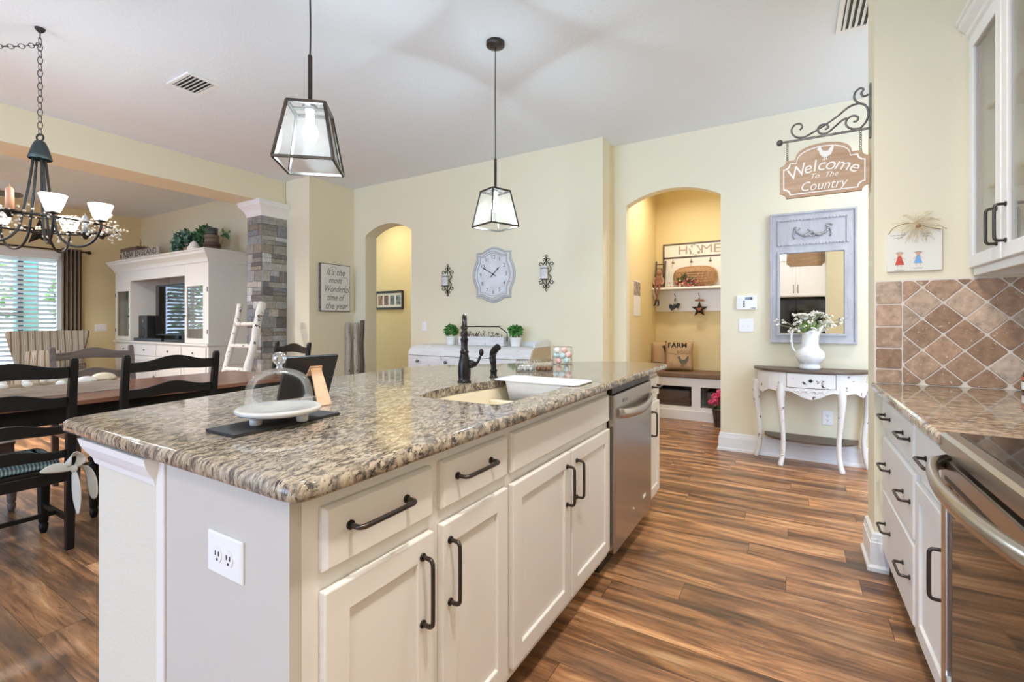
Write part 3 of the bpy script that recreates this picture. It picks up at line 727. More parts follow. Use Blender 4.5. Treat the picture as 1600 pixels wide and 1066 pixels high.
prof = [(0.008,ZB),(0.002,ZB+0.004),(0,ZB+0.010),(0,ZTOP-0.013),(0.002,ZTOP-0.007),(0.006,ZTOP-0.0025),(0.012,ZTOP)]
rings = [[(x,y,z) for x, y in (inset(outer, d) if d else outer)] for d, z in prof]
mb.loft(rings, True, False, True)
# top and underside with the sink opening
for d, z, up in ((0.012,ZTOP,True),(0.008,ZB,False)):
    o_ = inset(outer, d); flat = o_+hole; tr = tessellate_polygon([[Vector((x,y,0)) for x, y in o_], [Vector((x,y,0)) for x, y in hole]])
    mb.add([(x,y,z) for x, y in flat], [tuple(q) for q in tr])
mb.loft([[(x,y,ZB) for x, y in hole],[(x,y,ZTOP) for x, y in hole]], True, False, False)
o = mb.build('island_worktop', M['granite'], weld=True, local=True); tag(o, 'speckled granite island worktop with a sink opening and clipped far corner', 'worktop')
# --- sink under the opening
t = thing('kitchen_sink', 'cream double sink set under the granite island worktop', 'sink', (-1.02, 1.66, 0.70))
so = inset(hole, -0.018)
mb = MB(); mb.loft([[(x,y,ZB-0.002) for x, y in so],[(x,y,ZB-0.03) for x, y in so],[(x,y,0.70) for x, y in inset(hole, 0.0)],[(x,y,0.70) for x, y in inset(hole, 0.02)],[(x,y,0.72) for x, y in inset(hole, 0.02)],[(x,y,ZB-0.02) for x, y in hole],[(x,y,ZB-0.002) for x, y in inset(hole,-0.004)]], True, False, True)
q = inset(hole, 0.02); tr = tessellate_polygon([[Vector((x,y,0)) for x, y in q]]); mb.add([(x,y,0.705) for x, y in q], [tuple(k) for k in tr]); mb.build('basin', M['sink'], t)
MB().box((-1.18,1.775,0.715),(-0.825,1.80,0.86)).build('divider', M['sink'], t, bevel=0.008)
MB().lathe((-1.0,1.53,0.712), [(0.0,0.002),(0.04,0.002),(0.045,0.006),(0.045,0.0)][::-1], 20).build('drain', M['steel'], t)
# white dish tub resting across the far bowl
t = thing('dish_tub', 'white plastic dish tub sitting in the far half of the island sink', 'dish tub', (-0.98, 1.91, 0.84))
mb = MB()
def tubring(x0,y0,x1,y1,z): return [(x,y,z) for x, y in rounded(x0,y0,x1,y1,0.03,5)]
mb.loft([tubring(-1.125,1.845,-0.845,1.985,0.850),tubring(-1.14,1.832,-0.832,1.998,0.93),tubring(-1.14,1.832,-0.832,1.998,0.9425),tubring(-1.19,1.815,-0.768,2.012,0.9425),tubring(-1.19,1.815,-0.768,2.012,0.9475),tubring(-1.137,1.835,-0.835,1.995,0.9475),tubring(-1.122,1.848,-0.848,1.982,0.854)], True, True, True)
mb.build('basin', M['tub'], t)
# --- faucet
fd = Vector((0.60,-0.80,0)); fb = Vector((-1.262,1.70,0.940))
t = thing('kitchen_faucet', 'oil-rubbed bronze gooseneck faucet beside the island sink', 'faucet', fb)
mb = MB(); mb.lathe(fb, [(0.031,0),(0.031,0.006),(0.027,0.010),(0.0275,0.022),(0.029,0.040),(0.0285,0.075),(0.024,0.100),(0.019,0.122),(0.017,0.130),(0.0205,0.134),(0.0205,0.139),(0.0165,0.143),(0.0145,0.160),(0.0155,0.180),(0.0175,0.192),(0.0185,0.196),(0.013,0.200),(0.017,0.210),(0.018,0.218),(0.014,0.228),(0.010,0.233),(0.016,0.243),(0.0165,0.250),(0.010,0.257)], 24); mb.build('body', M['faucet'], t)
mb = MB(); P_ = [fb+V(0,0,0.245), fb+V(0,0,0.262)+fd*0.000, fb+V(0,0,0.278)+fd*0.012, fb+V(0,0,0.292)+fd*0.035, fb+V(0,0,0.296)+fd*0.062, fb+V(0,0,0.288)+fd*0.090, fb+V(0,0,0.268)+fd*0.110, fb+V(0,0,0.240)+fd*0.120, fb+V(0,0,0.222)+fd*0.122]
mb.tube(smooth_path(P_, 4), 0.0105, 12); mb.lathe(P_[-1]-V(0,0,0.012), [(0.013,0),(0.015,0.004),(0.013,0.022),(0.0105,0.026)], 16); mb.build('spout', M['faucet'], t)
ld = Vector((0.859,0.512,0)); mb = MB(); c = fb+V(0,0,0.082)
mb.lathe(c+ld*0.018, [(0.012,0),(0.0185,0.006),(0.0185,0.020),(0.013,0.026),(0.010,0.036),(0.006,0.040)], 16, ld); mb.tube(smooth_path([c+ld*0.052, c+ld*0.062+V(0,0,0.012), c+ld*0.071+V(0,0,0.036)], 4), [0.006]*8+[0.005], 10)
mb.ball(c+ld*0.076+V(0,0,0.052), 0.012, 12, (0.9,0.9,1.5)); mb.build('lever', M['faucet'], t)
# side sprayer
sb = Vector((-1.252,1.925,0.940)); t = thing('side_sprayer', 'bronze side sprayer standing on the worktop beside the faucet', 'sprayer', sb)
MB().lathe(sb, [(0.021,0),(0.021,0.004),(0.016,0.008),(0.0155,0.028),(0.019,0.032),(0.019,0.036),(0.014,0.040)], 18).build('holder', M['faucet'], t)
mb = MB(); hd_ = Vector((0.75,-0.25,0)).normalized()
mb.tube(smooth_path([sb+V(0,0,0.038), sb+V(-0.001,0,0.065), sb+V(-0.003,0,0.095)-hd_*0.004, sb+V(0,0,0.125), sb+V(0,0,0.142)+hd_*0.020, sb+V(0,0,0.150)+hd_*0.034], 4), [0.0135]*5+[0.0165]*6+[0.018]*5+[0.017]*5, 14); mb.build('wand', M['faucet'], t)

# ------------------------------------------------------------------ right-hand run
XR = 0.395
t = thing('drawer_cabinet', 'white right-hand cabinet with three wide drawers next to the stub wall', 'cabinet', (0.70, 2.54, 0))
carcass(t, XR, 1.045, 2.185, 2.880, 0.878, -1)
for z0, z1, hz in ((0.705,0.842,0.775),(0.42,0.662,0.545),(0.108,0.405,0.265)):
    d = slab(t, XR, -1, 2.197, 2.868, z0, z1)
    for hy in (2.31, 2.72): pull((XR-0.020, hy, hz), (0,1,0), 0.125, (-1,0,0), d)
t = thing('base_cabinet', 'white right-hand cabinet with one drawer over a door, next to the range', 'cabinet', (0.70, 1.92, 0))
carcass(t, XR, 1.045, 1.668, 2.184, 0.878, -1)
d = slab(t, XR, -1, 1.685, 2.168, 0.680, 0.842); pull((XR-0.020, 1.93, 0.765), (0,1,0), 0.145, (-1,0,0), d)
d = panel_door(t, XR, -1, 1.685, 2.168, 0.108, 0.645); pull((XR-0.020, 1.80, 0.478), (0,0,1), 0.145, (-1,0,0), d)
mb = MB(); P_ = [(0.332,1.660),(1.048,1.660),(1.048,2.879),(0.332,2.879)]
rings = [[(x,y,z) for x, y in [(0.332+d_,1.660),(1.048,1.660),(1.048,2.879),(0.332+d_,2.879)]] for d_, z in [(0.006,0.8795),(0.0,0.886),(0.0,0.902),(0.003,0.909),(0.010,0.914)]]
mb.loft(rings, True, True, False); o = mb.build('worktop', M['granite2'], local=True); tag(o, 'short granite worktop on the right, between range and tiled wall', 'worktop')
# upper cabinet with glass doors
t = thing('wall_cabinet', 'white wall cabinet with two glazed doors above the right-hand worktop', 'cabinet', (0.88, 2.56, 1.418))
mb = MB(); ux, uy0, uy1, uz0, uz1 = 0.720, 2.085, 2.879, 1.418, 2.50
mb.box((ux,uy1-0.018,uz0),(1.047,uy1,uz1)); mb.box((ux,uy0,uz0),(1.047,uy0+0.018,uz1)); mb.box((ux,uy0,uz0+0.03),(1.047,uy1,uz0+0.05)); mb.box((ux,uy0,uz1-0.02),(1.047,uy1,uz1)); mb.build('body', M['cab'], t)
MB().box((1.035,uy0+0.019,uz0+0.051),(1.046,uy1-0.019,uz1-0.021)).build('back_panel', M['cabin'], t)
mb = MB(); mb.prism([(uy0,uz0),(uy1,uz0),(uy1,uz1),(uy0,uz1)], (ux,0,0), (0,1,0), (0,0,1), (-0.019,0,0), holes=[[(uy0+0.035,uz0+0.05),(uy1-0.035,uz0+0.05),(uy1-0.035,uz1-0.05),(uy0+0.035,uz1-0.05)]]); mb.build('face_frame', M['cab'], t, bevel=0.002)
for zz in (1.80, 2.15): MB().box((0.74,uy0+0.02,zz),(1.033,uy1-0.02,zz+0.016)).build('shelf', M['cabin'], t)
for a, b, hy in ((2.489,2.865,2.523),(2.098,2.479,2.432)):
    d = panel_door(t, ux-0.019, -1, a, b, 1.452, 2.475, 0.055, glass=True); pull((ux-0.039, hy, 1.582), (0,0,1), 0.135, (-1,0,0), d)
rings = []
for (o_, zz) in [(0.0,2.476),(0.008,2.476),(0.012,2.492),(0.022,2.500),(0.026,2.515),(0.048,2.535),(0.052,2.552),(0.060,2.556),(0.060,2.575),(0,2.575)]:
    rings.append([(ux-0.0195-o_,uy0-0.001,zz),(ux-0.0195-o_,uy1,zz),(ux-0.0195+0.02,uy1,zz),(ux-0.0195+0.02,uy0-0.001,zz)])
mb = MB(); mb.loft(rings, True, True, False); mb.build('crown', M['cab'], t)
# things seen through / beside: jar candle
t = thing('jar_candle', 'red jar candle with a white label on the right-hand worktop against the tiles', 'candle', (0.872, 2.80, 0.914))
c = (0.872,2.80,0.9145); MB().lathe(c, [(0.036,0),(0.040,0.004),(0.040,0.070),(0.036,0.078),(0.036,0.086)], 28).build('jar', plain('red_jar_glass', (0.12,0.035,0.025), 0.08, coat=0.5), t)
MB().lathe(c, [(0.041,0.05),(0.041,0.066)], 28, cap=False).build('wax_band', plain('orange_wax', (0.55,0.17,0.09), 0.4), t)
MB().lathe(c, [(0.0412,0.012),(0.0412,0.045)], 16, cap=False, a0=PI*1.0, a1=PI*1.55).build('label', M['canvas'], t)
# range
t = thing('electric_range', 'stainless electric range with black glass cooktop and oven door', 'range', (0.69, 1.27, 0))
y0, y1 = 0.895, 1.655
MB().box((0.372,y0,0.06),(1.03,y1,0.872)).build('body', M['steel_dark'], t)
mb = MB(); mb.loft([[(0.338,y0,0.874),(1.03,y0,0.874),(1.03,y1,0.874),(0.338,y1,0.874)],[(0.338,y0,0.912),(1.03,y0,0.912),(1.03,y1,0.912),(0.338,y1,0.912)],[(0.346,y0+0.006,0.920),(1.03,y0+0.006,0.920),(1.03,y1-0.006,0.920),(0.346,y1-0.006,0.920)]], True, True, False); mb.build('cooktop_frame', M['steel'], t)
ck = MB().box((0.372,y0+0.02,0.9202),(1.02,y1-0.02,0.9235)).build('cooktop_glass', M['blackglass'], t, bevel=0.001)
for bx, by, br in ((0.54,1.44,0.10),(0.54,1.10,0.085),(0.85,1.44,0.08),(0.85,1.10,0.10)):
    MB().tube([(bx+br*math.cos(2*PI*i/36), by+br*math.sin(2*PI*i/36), 0.9236) for i in range(36)], 0.0009, 4, close=True).build('burner_ring', M['steel_dark'], ck)
mb = MB(); mb.prism([(y0+0.004,0.235),(y1-0.006,0.235),(y1-0.006,0.858),(y0+0.004,0.858)], (0.372,0,0), (0,1,0), (0,0,1), (-0.034,0,0), holes=[rounded(y0+0.05,0.285,y1-0.048,0.80,0.03,4)]); dro = mb.build('oven_door', M['steel'], t, bevel=0.004)
MB().box((0.345,y0+0.03,0.27),(0.356,y1-0.03,0.815)).build('oven_glass', M['blackglass'], dro)
mb = MB(); mb.box((0.3365,y0+0.05,0.806),(0.345,y1-0.05,0.816)); mb.build('vent_slot', M['black'], dro)
n = 20; rings = []
for i in range(n+1):
    u = i/n; y = 0.935+u*0.685; k = math.sin(PI*u); bow = 0.066*k**0.55
    x = 0.330-bow if 0 < i < n else 0.338
    rings.append([(x+0.013,y,0.832),(x,y,0.836),(x-0.004,y,0.850),(x,y,0.866),(x+0.013,y,0.870),(x+0.020,y,0.852)])
mb = MB(); mb.loft(rings, True, True, True); mb.build('handle', M['steel'], dro)
MB().box((0.372,y0+0.004,0.07),(0.342,y1-0.006,0.226)).build('storage_drawer', M['steel'], t, bevel=0.004)
MB().box((0.43,y0+0.01,0.0),(1.0,y1-0.01,0.06)).build('base', M['black'], t)
# ================================================================== THINGS ON THE ISLAND
t = bpy.data.objects
sl = MB(); pts = []
base = [(-1.237,0.605),(-1.108,0.605),(-1.128,0.915),(-1.252,0.905)]
for i in range(4):
    a, b = Vector(base[i]), Vector(base[(i+1) % 4])
    for j in range(10): q = a.lerp(b, j/10); pts.append((q.x+R.uniform(-0.002,0.002), q.y+R.uniform(-0.002,0.002)))
sl.loft([[(x,y,0.9405) for x, y in pts],[(x+R.uniform(-0.001,0.001),y+R.uniform(-0.001,0.001),0.948) for x, y in pts]], True, True, False)
o = sl.build('slate_board', M['slate']); tag(o, 'dark slate serving board with rough edges under the cake stand', 'serving board')
cs = thing('cake_stand', 'small white marble cake stand standing on the dark slate board', 'cake stand', (-1.165,0.752,0.9485))
c = (-1.165,0.752,0.9485)
MB().lathe(c, [(0.0,0.022),(0.085,0.022),(0.100,0.026),(0.104,0.031),(0.104,0.036),(0.100,0.039),(0.090,0.037),(0.0,0.036)], 40, cap=False).build('plate', M['marble'], cs)
for a in (0.5, 0.5+2*PI/3, 0.5+4*PI/3): MB().lathe((c[0]+0.062*math.cos(a), c[1]+0.062*math.sin(a), c[2]), [(0.012,0.0),(0.015,0.003),(0.015,0.022)], 14).build('foot', M['marble'], cs)
dm = thing('glass_cloche', 'clear glass dome with a round knob covering the white cake stand', 'glass dome', (-1.165,0.752,0.9855))
c = (-1.165,0.752,0.9865)
MB().lathe(c, [(0.086,0.0),(0.0855,0.004),(0.083,0.006),(0.083,0.025),(0.081,0.045),(0.075,0.065),(0.063,0.083),(0.045,0.094),(0.022,0.1005),(0.008,0.102)], 48, cap=False).build('dome', M['glass'], dm)
MB().lathe((c[0],c[1],c[2]+0.101), [(0.010,0),(0.007,0.004),(0.0075,0.010),(0.014,0.016),(0.0175,0.025),(0.0165,0.035),(0.010,0.042),(0.0,0.044)], 24).build('knob', glass_mat('knob_glass', (0.93,0.94,0.95), 0.02, 0.25), dm)
# picture frame seen from behind, with its easel leg
def cw(l, d, z): return Vector((0.8590*l-0.5120*d, 0.5120*l+0.8590*d, z))
bl, br_ = cw(-0.802,1.602,0.941), cw(-0.685,1.746,0.941); lean = cw(0.055,-0.043,0)-cw(0,0,0)
pf = thing('picture_frame', 'black backed picture frame on an easel leg behind the glass dome', 'picture frame', ((bl.x+br_.x)/2,(bl.y+br_.y)/2,0.941))
ux_ = (br_-bl).normalized(); up_ = (lean+V(0,0,0.155)).normalized(); nz_ = ux_.cross(up_).normalized()
if nz_.dot(-br_) < 0: nz_ = -nz_
W_ = (br_-bl).length
mb = MB(); mb.obox((bl+br_)/2+up_*0.082+V(0,0,0.003), ux_*W_/2, up_*0.081, nz_*0.006); mb.build('frame_board', M['black'], pf, bevel=0.001)
mid = (bl+br_)/2+ux_*0.012
mb = MB(); mb.prism([(-0.027,0),(0.027,0),(0.024,0.036),(-0.020,0.036)], mid+up_*0.094+nz_*0.006, ux_, up_, nz_*0.006); mb.build('hinge_block', M['oak'], pf, bevel=0.001)
foot = cw(-0.604,1.515,0.941); top = mid+up_*0.122+nz_*0.013; dl = (foot-top); sd = ux_
mb = MB(); w0, w1 = 0.019, 0.023; tn = sd.cross(dl.normalized())*0.003
mb.loft([[top-sd*w0-tn, top+sd*w0-tn, top+sd*w0+tn, top-sd*w0+tn],[foot-sd*w1-tn, foot+sd*w1-tn, foot+sd*w1+tn, foot-sd*w1+tn]], True, True, False); mb.build('easel_leg', M['oak'], pf)
for k in (-0.006, 0.008): MB().ball(top+dl*0.12+sd*k+nz_*0.004, 0.0022, 8).build('screw', M['bronze'], pf)
# wire basket with eggs
wb = thing('wire_basket', 'small wire basket with two compartments on the island worktop', 'wire basket', (-1.215,2.275,0.9405), math.radians(31))
def wire(pts, r=0.0018, close=False): return MB().tube(pts, r, 5, close=close)
mb = MB(); hx, hy, hz = 0.098, 0.045, 0.062
for z in (0.002, 0.030, hz): mb.tube([(-hx,-hy,z),(hx,-hy,z),(hx,hy,z),(-hx,hy,z)], 0.0022, 5, close=True)
for i in range(13):
    x = -hx+i*hx/6
    for y in (-hy, hy):
        mb.tube([(x,y,0.002),(x+ (0.008 if i < 12 else 0),y,0.032),(x,y,hz)], 0.0014, 4)
for i in range(7):
    y = -hy+i*hy/3
    for x in (-hx, 0, hx): mb.tube([(x,y,0.002),(x,y,hz)], 0.0014, 4)
mb.build('wire_frame', M['brasswire'], wb, local=True)
mb = MB(); mb.box((-hx,-hy,0.0),(hx,hy,0.002)); mb.build('base', M['brasswire'], wb, local=True)
def on_basket(x, y, z):
    a = math.radians(31); return (-1.215+x*math.cos(a)-y*math.sin(a), 2.275+x*math.sin(a)+y*math.cos(a), 0.9405+z)
e0 = None; eggs = [(-0.078,-0.022),(-0.046,-0.022),(-0.016,-0.022),(-0.062,0.018),(-0.030,0.018)]
for i, (x, y) in enumerate(eggs):
    o = MB().ball((0,0,0.016), 0.0155, 12, (0.95,0.95,1.0)).build('white_egg', M['ceramic'], None, local=True) if e0 is None else e0.copy()
    if e0 is None: e0 = o
    else: COL.objects.link(o)
    p = on_basket(x, y, 0.0022); o.location = p
    tag(o, 'small white egg in the left half of the wire basket', 'egg', 'white eggs in the wire basket')
r0 = None; M['rattan'] = plain('brown_ball', (0.33,0.19,0.10), 0.8, bumpy=0.6, scale=120)
for i, (x, y) in enumerate([(0.020,-0.022),(0.052,-0.022),(0.080,-0.020),(0.035,0.016),(0.068,0.018)]):
    if r0 is None: o = MB().ball((0,0,0.016), 0.0155, 10).build('brown_ball', M['rattan'], None, local=True); r0 = o
    else: o = r0.copy(); COL.objects.link(o)
    o.location = on_basket(x, y, 0.0022); tag(o, 'small brown ball in the right half of the wire basket', 'ball', 'brown balls in the wire basket')
# square wire bin of pastel eggs
eb = thing('wire_bin', 'square wire holder full of pastel eggs on the far part of the island', 'wire bin', (-1.262,2.745,0.9405), math.radians(31))
mb = MB(); k = 0.058
for z in (0.002, 0.112): mb.tube([(-k,-0.032,z),(k,-0.032,z),(k,0.032,z),(-k,0.032,z)], 0.0016, 5, close=True)
for x in (-k, k):
    for y in (-0.032, 0.032): mb.tube([(x,y,0.002),(x,y,0.112)], 0.0016, 5)
mb.build('frame', M['brasswire'], eb, local=True); MB().box((-k,-0.032,0.0),(k,0.032,0.002)).build('base', M['brasswire'], eb, local=True)
cols = {'white': (0.85,0.83,0.80), 'pink': (0.82,0.50,0.46), 'blue': (0.52,0.68,0.72)}
for k_, c_ in cols.items(): M['egg_'+k_] = plain('egg_'+k_, c_, 0.6, var=0.06, scale=150)
rows = [('white',-0.034,0.086,'top left'),('pink',0.014,0.088,'top right'),('pink',0.038,0.057,'middle right'),('blue',-0.036,0.055,'middle left'),('blue',-0.001,0.052,'centre'),('pink',-0.024,0.020,'bottom left'),('blue',0.026,0.022,'bottom right')]
for i, (kk, x, z, pos) in enumerate(rows):
    o = MB().ball((0,0,0), 0.0195, 14, (0.96,0.96,1.08), Matrix.Rotation(0.5*i, 3, 'Y')).build('pastel_egg', M['egg_'+kk], None, local=True)
    a = math.radians(31); y = -0.008+0.012*(i % 2); o.location = (-1.262+x*math.cos(a)-y*math.sin(a), 2.745+x*math.sin(a)+y*math.cos(a), 0.9435+z)
    tag(o, f'pastel {kk} egg at the {pos} of the square wire holder', 'egg', 'pastel eggs in the wire holder')

# ================================================================== PENDANTS
PEND, CHAND = 38, 3.2
def pendant(label, x, y, rot, zb=1.848, zt=2.082):
    t = thing('pendant_lamp', label, 'pendant lamp', (x,y,zb), rot, 'pendant lamps over the island')
    h = zt-zb; B, T = 0.111, 0.071; fr = MB(); r = 0.0055
    cb = [(-B,-B,0),(B,-B,0),(B,B,0),(-B,B,0)]; ct = [(-T,-T,h),(T,-T,h),(T,T,h),(-T,T,h)]
    for i in range(4):
        fr.bar(cb[i], cb[(i+1) % 4], 0.010, 0.010); fr.bar(ct[i], ct[(i+1) % 4], 0.012, 0.012); fr.bar(cb[i], ct[i], 0.010, 0.010, (cb[i][0],cb[i][1],0))
    fr.bar((-T,0,h),(T,0,h),0.022,0.004); fr.bar((0,-T,h),(0,T,h),0.022,0.004)
    fr.build('lantern_frame', M['bronze'], t, local=True)
    for i in range(4):
        a, b, c_, d = [Vector(p)*0.985 if True else p for p in (cb[i], cb[(i+1) % 4], ct[(i+1) % 4], ct[i])]
        for p in (c_, d): p.z = h
        for p in (a, b): p.z = 0.001
        MB().add([a,b,c_,d], [(0,1,2,3)]).build('glass_panel', M['seeded'], t, local=True)
    MB().lathe((0,0,h), [(0.030,0.0),(0.030,0.010),(0.018,0.020),(0.009,0.024),(0.009,0.215),(0.006,0.222)], 20).build('stem', M['bronze'], t, local=True)
    MB().lathe((0,0,h-0.062), [(0.014,0),(0.016,0.004),(0.016,0.05),(0.022,0.062)], 18).build('socket', M['ceramic'], t, local=True)
    MB().ball((0,0,h-0.098), 0.031, 18, (1,1,1.25)).build('bulb', M['bulb'], t, local=True)
    glow(t, (0,0,h-0.150), PEND, 0.10)
    c1 = [(0.000,0,h+0.21),(0.0015,0.001,h+0.35),(-0.002,0,h+0.6),(0.001,0,(H-zb)-0.03)]
    MB().tube(smooth_path(c1, 5), 0.0034, 8).build('cord', M['black'], t, local=True)
    MB().lathe((0,0,H-zb-0.028), [(0.012,-0.008),(0.055,0.0),(0.062,0.004),(0.062,0.0275),(0.05,0.0275)], 32).build('canopy', M['bronze'], t, local=True)
    return t
pendant('square glass lantern pendant over the near half of the island, hanging largest in the photo', -1.694, 1.228, math.radians(40.8))
pendant('square glass lantern pendant over the far half of the island, with its ceiling canopy visible', -1.703, 2.640, math.radians(69.6))
# ================================================================== CHANDELIER
X0, Y0 = -4.11, 1.03
ch = thing('chandelier', 'black iron chandelier with lit glass shades, candles and a berry garland over the dining table', 'chandelier', (X0,Y0,1.68))
def chain(mb, a, b, n, w=0.011, r=0.0022):
    a, b = Vector(a), Vector(b); d = (b-a); Ls = d.length/n; d.normalize(); s1 = d.orthogonal().normalized(); s2 = d.cross(s1)
    for i in range(n):
        c_ = a+d*Ls*(i+0.5); s = s1 if i % 2 else s2; hl = Ls*0.62
        mb.tube([c_+d*(hl*math.sin(2*PI*k/14))+s*(w*math.cos(2*PI*k/14)) for k in range(14)], r, 5, close=True)
mb = MB(); chain(mb, (X0,Y0,2.40), (X0,Y0,3.02), 15, 0.013); mb.tube([(X0,Y0,3.01),(X0,Y0,3.07)], 0.003, 6); mb.build('chain', M['iron'], ch)
mb = MB(); sg = [Vector((X0,Y0,2.975))]; B_ = Vector((X0-0.75,Y0-0.55,3.06))
pp = smooth_path([(X0,Y0,2.975),(X0-0.18,Y0-0.13,2.955),(X0-0.42,Y0-0.31,2.985),B_], 4)
for i in range(0, len(pp)-1):
    chain(mb, pp[i], pp[i+1], 2, 0.013)
mb.build('swag_chain', M['iron'], ch)
MB().lathe((X0,Y0,3.066), [(0.012,-0.012),(0.022,0.0),(0.026,0.008),(0.026,0.0135)], 16).build('ceiling_hook', M['iron'], ch)
mb = MB(); mb.tube(arc((X0,Y0,2.385), 0.022, 0, 2*PI, 20, (0.859,0.512,0), (0,0,1))[:-1], 0.005, 8, close=True); mb.build('ring', M['iron'], ch)
MB().lathe((X0,Y0,2.248), [(0.056,-0.003),(0.060,0.0),(0.052,0.03),(0.040,0.075),(0.026,0.110),(0.012,0.118)], 28, cap=False).build('bell', plain('dark_patina', (0.05,0.065,0.068), 0.4, 0.6), ch)
rr_ = 0.395; ang = [math.radians(a+30.8) for a in (-37,-1,113,163,-105)]
for i, a in enumerate(ang):
    d = Vector((math.cos(a), math.sin(a), 0)); c0 = Vector((X0,Y0,0)); mb = MB()
    P_ = [c0+d*0.034+V(0,0,2.25), c0+d*0.06+V(0,0,2.05), c0+d*0.088+V(0,0,1.885), c0+d*0.115+V(0,0,1.775), c0+d*0.180+V(0,0,1.705), c0+d*0.265+V(0,0,1.690), c0+d*0.345+V(0,0,1.725), c0+d*0.390+V(0,0,1.800), c0+d*0.392+V(0,0,1.850)]
    mb.tube(smooth_path(P_, 5), 0.0072, 8); arm = mb.build('arm', M['iron'], ch)
    e = c0+d*0.392
    glow(ch, d*0.392+V(0,0,0.30), CHAND, 0.05)
    MB().lathe(e+V(0,0,1.843), [(0.008,0),(0.026,0.006),(0.028,0.012),(0.012,0.014),(0.012,0.03)], 16).build('cup', M['iron'], arm)
    MB().lathe(e+V(0,0,1.858), [(0.030,0.0),(0.040,0.02),(0.064,0.098)], 4 if False else 20, cap=False).build('lamp_shade', M['shadeglass'], ch)
MB().tube([(X0+rr_*0.94*math.cos(2*PI*k/48), Y0+rr_*0.94*math.sin(2*PI*k/48), 1.832) for k in range(48)], 0.0065, 6, close=True).build('hoop', M['iron'], ch)
mb = MB(); mb.tube([(X0+0.088*math.cos(2*PI*k/24), Y0+0.088*math.sin(2*PI*k/24), 1.885) for k in range(24)], 0.005, 6, close=True); mb.build('inner_hoop', M['iron'], ch)
# candles on pans between the shades
M['peach'] = plain('peach_wax', (0.80,0.40,0.24), 0.5); M['silver'] = plain('pewter', (0.55,0.55,0.56), 0.35, 0.5)
for a, h_, mat, zz in ((-64,0.135,'peach',1.845),(78,0.115,'peach',1.845),(97,0.13,'silver',1.845),(-140,0.12,'peach',1.845)):
    a = math.radians(a+30.8); e = Vector((X0+0.37*math.cos(a), Y0+0.37*math.sin(a), zz))
    pan = MB().lathe(e-V(0,0,0.012), [(0.010,-0.03),(0.018,-0.012),(0.045,0.0),(0.052,0.010),(0.045,0.006),(0.0,0.006)], 18).build('candle_pan', M['iron'], ch)
    MB().lathe(e-V(0,0,0.006), [(0.019,0),(0.0175,h_*0.9),(0.010,h_),(0.002,h_+0.004),(0.002,h_+0.018)], 14).build('candle', M[mat], pan)
mb = MB(); 
for i in range(330):
    a = R.uniform(0, 2*PI); rad = 0.372+R.gauss(0,0.035); z = 1.835+R.gauss(0.0,0.026)
    c_ = Vector((X0+rad*math.cos(a), Y0+rad*math.sin(a), z)); mb.col = R.choice([(0.80,0.74,0.63),(0.66,0.56,0.42),(0.86,0.82,0.74)]); mb.ball(c_, R.uniform(0.005,0.0095), 6)
    if i % 2 == 0: mb.col = (0.25,0.17,0.11); mb.tube([(X0+0.372*math.cos(a-0.06), Y0+0.372*math.sin(a-0.06), 1.835), c_], 0.0013, 4, cap=False)
o = mb.build('berry_garland', M['paint'], ch); o['kind'] = 'stuff'
# ================================================================== DINING TABLE AND CHAIRS
TX0, TX1, TY0, TY1, TZ = -4.47, -3.52, -0.38, 2.45, 0.76
dt = thing('dining_table', 'long dining table with reddish plank top and black turned legs', 'dining table', ((TX0+TX1)/2,(TY0+TY1)/2,0))
mb = MB(); n = 7; wd = (TX1-TX0-0.0)/n
for i in range(n): mb.box((TX0+i*wd+0.0008,TY0+0.09,TZ-0.028),(TX0+(i+1)*wd-0.0008,TY1-0.09,TZ))
mb.box((TX0,TY0,TZ-0.028),(TX1,TY0+0.088,TZ)); mb.box((TX0,TY1-0.088,TZ-0.028),(TX1,TY1,TZ)); mb.build('tabletop', M['tablewood'], dt, bevel=0.004)
mb = MB(); ai = 0.07
for a, b in (((TX0+ai,TY0+ai,0.63),(TX0+ai+0.022,TY1-ai,TZ-0.0285)),((TX1-ai-0.022,TY0+ai,0.63),(TX1-ai,TY1-ai,TZ-0.0285)),((TX0+ai,TY0+ai,0.63),(TX1-ai,TY0+ai+0.022,TZ-0.0285)),((TX0+ai,TY1-ai-0.022,0.63),(TX1-ai,TY1-ai,TZ-0.0285))): mb.box(a, b)
mb.build('apron', M['blackwood'], dt)
LEG = [(0.020,0),(0.030,0.012),(0.034,0.03),(0.026,0.05),(0.032,0.065),(0.034,0.075),(0.036,0.10),(0.044,0.34),(0.045,0.42),(0.032,0.445),(0.043,0.465),(0.045,0.480),(0.034,0.50),(0.036,0.515)]
for x in (TX0+0.12, TX1-0.12):
    for y in (TY0+0.12, TY1-0.12):
        mb = MB(); mb.lathe((x,y,0), LEG, 18); mb.box((x-0.045,y-0.045,0.515),(x+0.045,y+0.045,0.7315)); mb.build('leg', M['blackwood'], dt)
